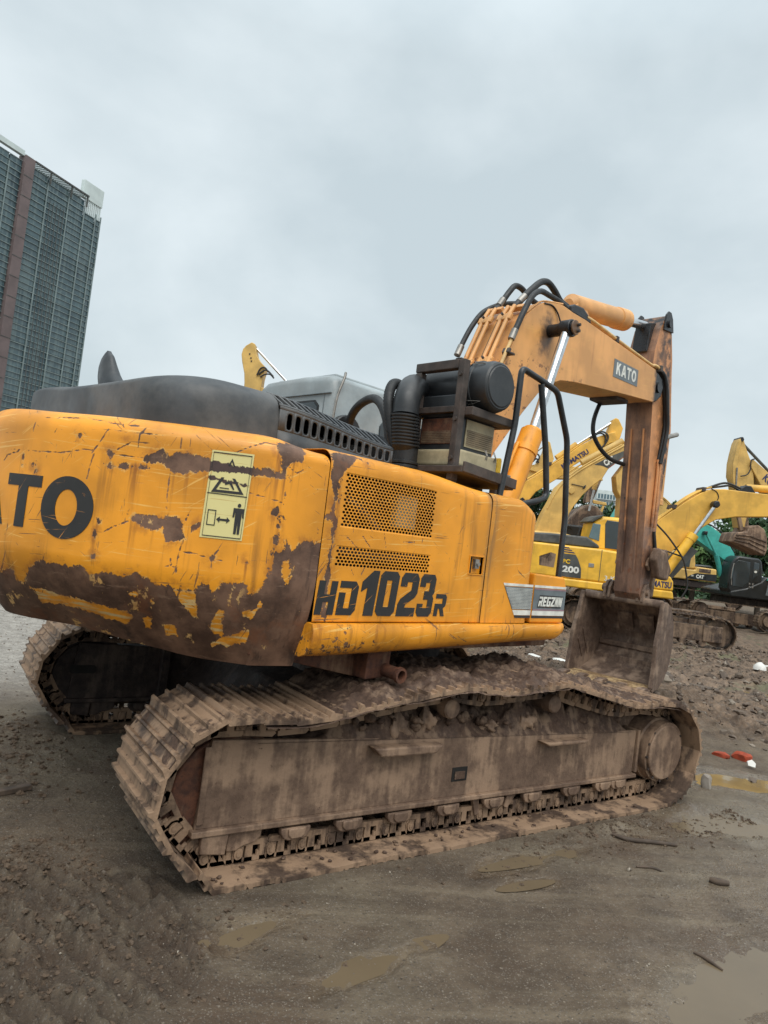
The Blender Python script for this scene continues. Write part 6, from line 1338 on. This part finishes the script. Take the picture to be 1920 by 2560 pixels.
# --- teal machine behind the stick
K = Bk('excavator', 'teal excavator mostly hidden behind the brown stick, slivers of teal boom on either side', 30, 11)
BM = K.slab('boom', [(9.2, 2.2), (9.8, 3.9), (9.95, 4.25), (10.1, 4.63), (10.6, 4.9), (11.2, 4.72), (11.99, 4.48), (11.94, 4.36), (11.3, 4.5), (10.7, 4.5), (10.4, 4.1), (10.1, 2.2)], 0, .5, M['teal'], None, .02)
HS = K.slab('house', [(9.0, 1.2), (11.4, 1.2), (11.4, 2.3), (9.0, 2.4)], -.7, 2.0, M['teal'], None, .08); K.slab('cab', [(11.3, 2.4), (11.7, 2.4), (11.74, 4.0), (11.68, 4.14), (11.35, 4.16)], .5, 1.5, M['teal'], None, .06)
btrack(K.r, -1.8, 1.8, -.2, 0, (.3, -.2), False)
K = Bk('excavator', 'yellow excavator boom with bundled pipes, peeking out right of the brown stick', 29, 11.3)
BM = K.slab('boom', [(10.6, 4.7), (11.0, 5.05), (11.25, 4.98), (11.55, 4.82), (11.84, 4.56), (11.75, 4.2), (11.3, 3.8), (11.0, 2.4), (10.4, 2.4), (10.7, 4.0)], 0, .5, M['bcat'], None, .02)
for k in range(3): K.line('hydraulic_pipe', [(11.1, 5.04+.0*k), (11.4, 4.92-.02*k), (11.7, 4.72-.03*k), (11.88, 4.52-.03*k)], -.04+.1*k, .03, M['bcat'], BM)
K.slab('house', [(9.2, 1.2), (11.2, 1.2), (11.2, 2.4), (9.2, 2.4)], -.6, 2.0, M['bcat'], None, .08); btrack(K.r, -1.7, 1.7, -.2, 0, (-1.2, .2), False)

# ------------------------------------------------------------------ office tower
def m_pane():
    g = G('green_grey_curtain_glass', .16, 0, .6); r = g.rand()
    sn = g.t.nodes.new('ShaderNodeVectorMath'); sn.operation = 'SNAP'; g.put(sn.inputs[0], g.obj); sn.inputs[1].default_value = (1.35, 9, 1.2)
    wn = g.t.nodes.new('ShaderNodeTexWhiteNoise'); g.put(wn.inputs['Vector'], sn.outputs[0]); r = g.add(g.mul(r, .45), g.mul(wn.outputs['Value'], .55))
    n = g.noise(.5, 3); st = g.ramp(g.noise(1.0, 2, .5, g.map((1.6, 1.6, .08))), .45, .6)
    a = g.mix(r, lin((46, 66, 74)), lin((88, 112, 116)))
    a = g.mix(g.mul(st, .5), a, lin((120, 136, 134))); g.set('Base Color', g.mix(g.mul(n, .5), a, lin((60, 76, 86)))); return g.m
M['pane'] = m_pane()
M['mull'] = m_plain('grey_green_mullion', (122, 136, 136), .5, 0, .1, .5, .4, 0)
M['brown'] = m_plain('brown_cladding', (106, 93, 92), .6, 0, .08, .4, .4, 0)
M['pale'] = m_plain('pale_cladding', (196, 206, 204), .6, 0, .05, .3, .4, 0)
fu = np.array([.377, .926]); tb = CAM[:2]+(-78.2)*RH[:2]+135.5*FH[:2]
udir = fu[0]*RH[:2]+fu[1]*FH[:2]; udir /= np.linalg.norm(udir)
TW = thing('office_tower', 'tall dark glass office tower with a brown column and roof pergola', 'building', (tb[0], tb[1], 0), math.atan2(udir[1], udir[0]))
HT, HL = 64.4, 64.4                                            # local x along the facade away from us, local -y faces the yard
part('tower_core', MB().box(-29, 19.9, .35, 24, 0, HT-.6), M['bdark'], TW, None)
part('tower_core', MB().box(-29, 15.2, .36, 3, HT-.59, HT+2.2), M['bdark'], TW, None)
cols = [-28, -22, -16, -9.5, -3.7, -.81, 1.4, 5.48, 10.9, 15.2, 18.44, 19.97]; FL = 3.6
for i in range(len(cols)-1):
    if i == 5: continue
    x0, x1 = cols[i]+.12, cols[i+1]-.12
    if i < 3: continue
    for k in range(4, 18):
        z0 = HT-.3-(k-3)*FL if False else HT-FL*(18-k)+.12; z1 = z0+FL-.24
        part('window_pane', MB().box(x0, x1, .05+.03*((k*7+i*3) % 3), .30, z0, z1), M['pane'], TW, None)
for i in (3, 4, 6, 7, 8):
    part('window_pane', MB().box(cols[i]+.12, cols[i+1]-.12, .06, .30, HT+.06, HT+2.3), M['pane'], TW, None)
for i in (3, 4, 6, 7, 8, 9, 10):
    x0, x1 = cols[i]+.05, cols[i+1]-.05
    mb = MB()
    for k in range(-2 if i < 9 else 0, int(HT/1.2)):
        z = HT-1.2*k; w = .10 if k % 3 else .16
        mb.box(x0, x1, -.12, .04, z-w, z)
    part('spandrel_rails', mb, M['mull'], TW, None, kind='stuff')
for x in (-9.5, -3.7, 5.48, 10.9, 15.2, 18.44, 19.9): part('mullion', MB().box(x-.10, x+.10, -.20, .03, 0, HT+1.0), M['mull'], TW, None)
for k in range(1, 6): part('mullion', MB().box(5.48+.9*k-.05, 5.48+.9*k+.05, -.20, -.141, 0, HT-2), M['bdark'], TW, None)
part('brown_column', MB().box(-.81, 1.4, -.75, 1.2, 0, HT+3.6), M['brown'], TW, None, .03)
for k in range(1, 17): part('column_joint', MB().box(-.84, 1.43, -.79, -.70, HT+3.6-4.0*k, HT+3.75-4.0*k), M['bdark'], TW, None)
# roof pergola, side beam and plant room
part('pergola_beam', MB().box(1.4, 15.5, -.75, -.45, HT+3.3, HT+3.65), M['bdark'], TW, None); part('pergola_beam', MB().box(1.4, 15.5, 1.9, 2.2, HT+3.3, HT+3.65), M['bdark'], TW, None)
for k in range(24): part('pergola_slat', MB().box(1.8+.58*k, 1.98+.58*k, -.45, 1.9, HT+3.38, HT+3.58), M['mull'], TW, None)
for x in (5.48, 10.9, 15.2): part('pergola_post', MB().box(x-.14, x+.14, -.7, -.46, HT+1.02, HT+3.29), M['bdark'], TW, None)
part('roof_beam', MB().box(-28, -.82, -.3, .6, HT+3.4, HT+4.4), M['pale'], TW, None)
part('roof_beam_post', MB().box(-.8, 1.2, -.3, .6, HT+3.605, HT+3.9), M['pale'], TW, None)
for k in range(9): part('parapet_fin', MB().box(15.6+.52*k, 15.82+.52*k, .3, .55, HT+.1, HT+3.2), M['pale'], TW, None)
part('plant_room', MB().box(14.6, 20.2, .2, 1.2, HT+3.2, HT+7.0), M['pale'], TW, None, .05)
# distant block seen under the booms
FB = thing('apartment_block', 'pale distant high-rise block seen in the gap under the ochre boom', 'building', tuple(CAM*np.array([1, 1, 0])+300*FH+94.5*RH), math.atan2(RH[1], RH[0]))
part('wall', MB().box(-4.5, 4, 0, 12, 0, 34), M['pale'], FB, None)
for k in range(10):
    for j in range(6): part('window', MB().box(-4.0+1.3*j, -3.1+1.3*j, -.1, .02, 3.2*k+1.6, 3.2*k+3.6), M['bglass'], FB, None)
for k in range(10): part('balcony', MB().box(-4.6, 4.1, -.6, -.12, 3.2*k+.9, 3.2*k+1.25), M['grey'], FB, None)

# ------------------------------------------------------------------ trees behind the yard
def m_leaf(name, a, b):
    g = G(name, .6, 0, .3); r = g.noise(.9, 3); g.set('Base Color', g.mix(g.ramp(r, .35, .65), lin(a), lin(b))); return g.m
M['leaf'] = m_leaf('tree_leaves', (52, 78, 46), (92, 118, 66)); M['leafd'] = m_leaf('dark_tree_leaves', (44, 64, 46), (72, 98, 62)); M['bark'] = m_plain('bark', (70, 60, 50), .9, 0, .2, 3)
def tree(label, d, a, h, w, mat, seed, n=2600, group='trees behind the yard', trunk=.16):
    g = np.random.default_rng(seed); p = CAM*np.array([1, 1, 0])+d*FH+a*RH
    t = thing('tree', label, 'tree', (p[0], p[1], 0), g.random()*6, group)
    mb = MB(); top = h*.75; mb.tube([(0, 0, -.1), (.05, .03, h*.25), (.0, .1, h*.5), (.1, 0, top)], [trunk, trunk*.8, trunk*.55, .03], 8)
    tips = []
    for k in range(9):
        z = h*(.22+.06*k); an = k*2.4+g.random(); L_ = w*(.75-.05*k)*(.7+.5*g.random()); q = np.array([math.cos(an)*L_, math.sin(an)*L_, z+L_*.45]); mb.tube([(0, .03, z), q*np.array([.5, .5, 1])-np.array([0, 0, .1]), q], [trunk*.4, trunk*.25, .02], 6); tips.append(q)
    part('trunk', mb, mat if False else M['bark'], t, 60)
    C = []
    for k in range(34):
        q = tips[k % 9] if k < 18 else np.array([g.normal()*w*.4, g.normal()*w*.4, h*(.25+.7*g.random())]); C.append((q+g.normal(size=3)*w*.18, w*(.16+.2*g.random())))
    V = np.zeros((n*4, 3)); 
    for i in range(n):
        c, r = C[i % len(C)]; dv = g.normal(size=3); dv /= np.linalg.norm(dv); o = c+dv*r*(.35+.75*g.random()**.6); s = .09+.12*g.random()
        u = g.normal(size=3); u /= np.linalg.norm(u); v = np.cross(u, dv); v /= np.linalg.norm(v)+1e-9
        V[4*i:4*i+4] = [o-u*s, o+v*s*.55, o+u*s, o-v*s*.55]
    mb = MB(); mb.raw(V, [(4*i, 4*i+1, 4*i+2, 4*i+3) for i in range(n)]); part('crown', mb, mat, t, None, fix=False)
tree('leafy green tree left of the raked grey bucket, above the teal boom', 40, 18.0, 5.9, 2.0, M['leaf'], 1, 5200)
tree('tall leafy tree right of the raked grey bucket at the right edge of the yard', 40, 21.8, 6.3, 2.1, M['leafd'], 2, 5200)
tree('green tree standing directly behind the black cab', 44, 22.2, 5.6, 2.4, M['leaf'], 3, 4200)
tree('bushy tree behind the ochre excavator body with the lettered band', 42, 17.0, 4.6, 2.2, M['leafd'], 4, 5200)
tree('dark tree in the gap under the badged gooseneck boom, beside the distant block', 38, 10.6, 6.2, 1.9, M['leafd'], 5, 5200)
tree('dark tree low between the hand rail and the gooseneck boom', 40, 8.6, 6.0, 2.2, M['leafd'], 6, 5200)
tree('dark bushy tree right behind the hanging rusty bucket', 42, 12.4, 5.4, 2.2, M['leafd'], 7, 4600)
tree('leafy tree hidden mostly behind the yellow boom', 46, 19.6, 5.0, 2.4, M['leaf'], 8, 4200)
# a low hedge line closing the yard
mb = MB(); g = np.random.default_rng(55); n = 30000; V = np.zeros((n*4, 3))
P0 = CAM*np.array([1, 1, 0])
for i in range(n):
    a = g.uniform(-6, 62); d = 60+g.normal()*1.4; o = P0+d*FH+a*RH; o[2] = abs(g.normal())*1.15*(1+.35*math.sin(a*.7)+.25*math.sin(a*1.9)); s = .18+.14*g.random(); u = g.normal(size=3); u /= np.linalg.norm(u); v = np.cross(u, g.normal(size=3)); v /= np.linalg.norm(v)+1e-9
    V[4*i:4*i+4] = [o-u*s, o+v*s*.6, o+u*s, o-v*s*.6]
mb.raw(V, [(4*i, 4*i+1, 4*i+2, 4*i+3) for i in range(n)])
part('undergrowth', mb, M['leafd'], None, None, fix=False, kind='stuff')

# ------------------------------------------------------------------ stones and rubbish on the ground
ICO = None
def ico(sub=1):
    b = bmesh.new(); bmesh.ops.create_icosphere(b, subdivisions=sub, radius=1); v = np.array([q.co[:] for q in b.verts]); f = [tuple(w.index for w in q.verts) for q in b.faces]; b.free(); return v, f
IV, IF = ico(1); IV2, IF2 = ico(2)
def m_stone(name, a, b, c):
    g = G(name, .7, 0, .4); r = g.voro(9, 'F1', 'Color'); s = g.sep(r); col = g.mix(s[0], lin(a), lin(b)); col = g.mix(g.ramp(s[1], .88, .9), col, lin(c)); g.set('Base Color', g.mix(g.mul(g.noise(30, 4), .5), col, lin((70, 62, 55)))); return g.m
M['gravel'] = m_stone('mixed_gravel', (80, 70, 60), (118, 105, 91), (168, 158, 143))
M['rubblest'] = m_stone('muddy_stones', (74, 61, 51), (112, 97, 83), (146, 134, 120))
def scatter(name, n, fx, rr, mat, seed, V0=IV, F0=IF, zoff=.2):
    g = np.random.default_rng(seed); P = fx(g, n); ok = ~((np.abs(np.abs(P[:, 1])-1.29) < .40) & (np.abs(P[:, 0]) < 2.15)); P = P[ok]; n = len(P)
    h = hgt(P[:, 0], P[:, 1]); m = len(V0); out = np.zeros((n, m, 3))
    R1 = rr(g, n)
    for i in range(n):
        q = V0*(1+.28*g.normal(size=(m, 1)))*np.array([1, .6+.4*g.random(), .45+.4*g.random()])*R1[i]; t = g.random()*6.28; c, s = math.cos(t), math.sin(t)
        out[i] = np.stack([q[:, 0]*c-q[:, 1]*s+P[i, 0], q[:, 0]*s+q[:, 1]*c+P[i, 1], q[:, 2]+h[i]+R1[i]*zoff], 1)
    fa = (np.array(F0)[None]+np.arange(n)[:, None, None]*m).reshape(-1, len(F0[0]))
    me = bpy.data.meshes.new(name); me.from_pydata(out.reshape(-1, 3), [], fa.tolist()); me.update(); put(name, me, mat, kind='stuff')
near = lambda g, n: np.stack([g.uniform(-4.2, 4.5, n), -4.0+6*g.random(n)**1.0-.2, 0*np.zeros(n)], 1)
scatter('gravel', 11000, near, lambda g, n: .0022+.0045*g.random(n)**3+.010*(g.random(n) > .992), M['gravel'], 11)
def rubf(g, n):
    x = g.uniform(2.4, 16, n); y = g.uniform(-3, 11, n); k = g.random(n) < rubble(x, y); return np.stack([x[k], y[k], 0*x[k]], 1)
scatter('rubble', 15000, rubf, lambda g, n: .010+.05*g.random(n)**3.2+.06*(g.random(n) > .985), M['rubblest'], 12, IV, IF, .1)
def leftf(g, n): return np.stack([g.uniform(-4, -.5, n), g.uniform(-.5, 9, n), np.zeros(n)], 1)
scatter('gravel', 5000, leftf, lambda g, n: .003+.010*g.random(n)**4, M['gravel'], 13)
M['brick'] = m_plain('red_brick', (150, 66, 44), .8, 0, .15, 14, .3, .4); M['wht'] = m_plain('white_debris', (214, 212, 206), .6, 0, .05, 9); M['twig'] = m_plain('wet_twig', (74, 62, 52), .8, 0, .2, 20)
M['palest'] = m_stone('pale_stone', (140, 130, 120), (168, 160, 150), (196, 190, 180))
def gz(x, y): return float(hgt(np.array([x]), np.array([y]))[0])
def chunk(name, label, cat, x, y, r, sq, mat, seed, group=None, up=.35):
    g = np.random.default_rng(seed); mb = MB(); v = IV2*(1+.16*g.normal(size=(len(IV2), 1))); 
    v = np.sign(v)*np.abs(v)**.72*np.array(sq)*r; t = g.random()*6; c, s = math.cos(t), math.sin(t)
    v = np.stack([v[:, 0]*c-v[:, 1]*s, v[:, 0]*s+v[:, 1]*c, v[:, 2]], 1); mb.raw(v, IF2)
    o = part(name, mb, mat, None, 30, 0); o.location = (x, y, gz(x, y)+r*sq[2]*up); tag(o, label, cat, group); return o
chunk('brick', 'bigger red brick lump at the puddle edge beside the white scrap', 'brick', 4.10, -1.02, .078, (1.2, .8, .75), M['brick'], 1, 'broken bricks')
chunk('brick', 'smaller flat red brick piece left of the bigger brick', 'brick', 3.92, -.90, .055, (1.4, .8, .6), M['brick'], 2, 'broken bricks')
o = part('plastic_scrap', MB().prism([(-.035, 0), (.035, -.007), (.045, .035), (.007, .066), (-.042, .042)], -.008, .008), M['wht'], None, None, .003); o.location = (3.86, -1.24, gz(3.86, -1.24)+.03); o.rotation_euler = (-.5, .1, -.6); tag(o, 'white five-sided plastic scrap below the red bricks', 'scrap')
o = part('foam_lump', MB().tube([(0, 0, 0), (0, 0, .06), (.02, 0, .12), (.03, 0, .15)], [.13, .12, .07, .02], 10), M['wht'], None, 50); o.location = (11.6, 2.7, gz(11.6, 2.7)); tag(o, 'large white foam lump lying on the rubble at the right', 'foam')
for k, (x, y, r, lb) in enumerate([(3.18, -1.02, .045, 'small white chip at the near puddle rim by the drive end'), (9.0, 4.2, .10, 'white chip far back on the rubble behind the bucket'), (6.2, 3.3, .12, 'white block lying under the orange skirt end'), (5.75, 3.45, .09, 'smaller white block left of the white block'), (12.6, 3.0, .10, 'white scrap at the far right edge of the rubble'), (10.5, 5.2, .09, 'white sliver right of the yellow machine’s crawler')]):
    chunk('white_chip', lb, 'debris', x, y, r, (1.3, .9, .5), M['wht'], 20+k, 'white bits in the rubble')
for k, (x, y, r, lb, sq) in enumerate([(2.72, -1.45, .055, 'upright speckled stone leaning on the last shoe of the near track', (.8, .6, 1.5)), (7.6, 1.4, .22, 'flat grey slab in the rubble right of the bucket', (1.7, .8, .35)), (5.6, 1.0, .15, 'rounded grey boulder right beside the bucket', (1.2, 1, .7)), (3.55, -1.42, .05, 'dark flat stone lying in the brown puddle', (1.8, .7, .4)), (6.7, 3.0, .2, 'grey rock under the drum behind the skirt', (1.2, 1, .6)), (9.4, 4.6, .2, 'pale flat stone beneath the yellow crawler', (1.5, .8, .4))]):
    chunk('stone', lb, 'stone', x, y, r, sq, M['palest'] if k in (0, 5) else M['rubblest'], 40+k, 'larger stones')
def twig(label, pts, r, seed):
    P = catmull([(x, y, gz(x, y)+r*.8) for x, y in pts], 6); o = part('twig', MB().tube(P, [r*(.6+.5*math.sin(2.9*i/len(P)+.2)) for i in range(len(P))], 7), M['twig'], None, 60); tag(o, label, 'twig', 'twigs on the mud')
twig('long curved stick lying beside the near track', [(.95, -1.84), (1.0, -1.93), (1.12, -2.02), (1.28, -2.11)], .014, 1)
twig('short stub of wet wood on the open mud at right', [(1.01, -2.50), (1.03, -2.54), (1.08, -2.58)], .02, 2)
twig('thin dark twig near the bottom right puddle', [(.17, -2.92), (.18, -2.97), (.18, -3.06)], .008, 3)
twig('forked twig mid way along the open mud', [(.72, -2.20), (.80, -2.24), (.83, -2.30)], .008, 4)
o = part('wood_offcut', MB().beam((-2.62, -.17, .0), (-2.38, -.12, .01), .05, .03), M['twig'], None, None, .004); o.location = (0, 0, gz(-2.5, -.15)+.012); tag(o, 'dark offcut of wood at the left edge on the mud', 'wood')
M['crumb'] = m_plain('wet_earth', (84, 70, 57), .75, 0, .15, 14, .3, .3)
def edgef(g, n):
    x = 2.4-2.6*np.abs(g.normal(size=n))*.5; return np.stack([x, -1.70-.16*np.abs(g.normal(size=n))-.12*(x > 1.6), 0*x], 1)
scatter('mud_crumbs', 1100, edgef, lambda g, n: .003+.014*g.random(n)**4, M['crumb'], 14, IV2, IF2, .0)
def stripf(g, n): return np.stack([-2.75+.45*g.normal(size=n), -1.0+.16*g.normal(size=n), np.zeros(n)], 1)
scatter('mud_crumbs', 700, stripf, lambda g, n: .003+.016*g.random(n)**3, M['crumb'], 15, IV2, IF2, .1)
def farf(g, n): return np.stack([-2.45+.3*g.normal(size=n), .7+.45*g.normal(size=n), np.zeros(n)], 1)
scatter('mud_crumbs', 700, farf, lambda g, n: .004+.022*g.random(n)**3, M['crumb'], 16, IV2, IF2, .1)
def printf(g, n): return np.stack([-2.5+.42*g.normal(size=n), -1.7+.42*g.normal(size=n), np.zeros(n)], 1)
scatter('mud_crumbs', 2600, printf, lambda g, n: .0025+.014*g.random(n)**4, M['crumb'], 17, IV2, IF2, .05)
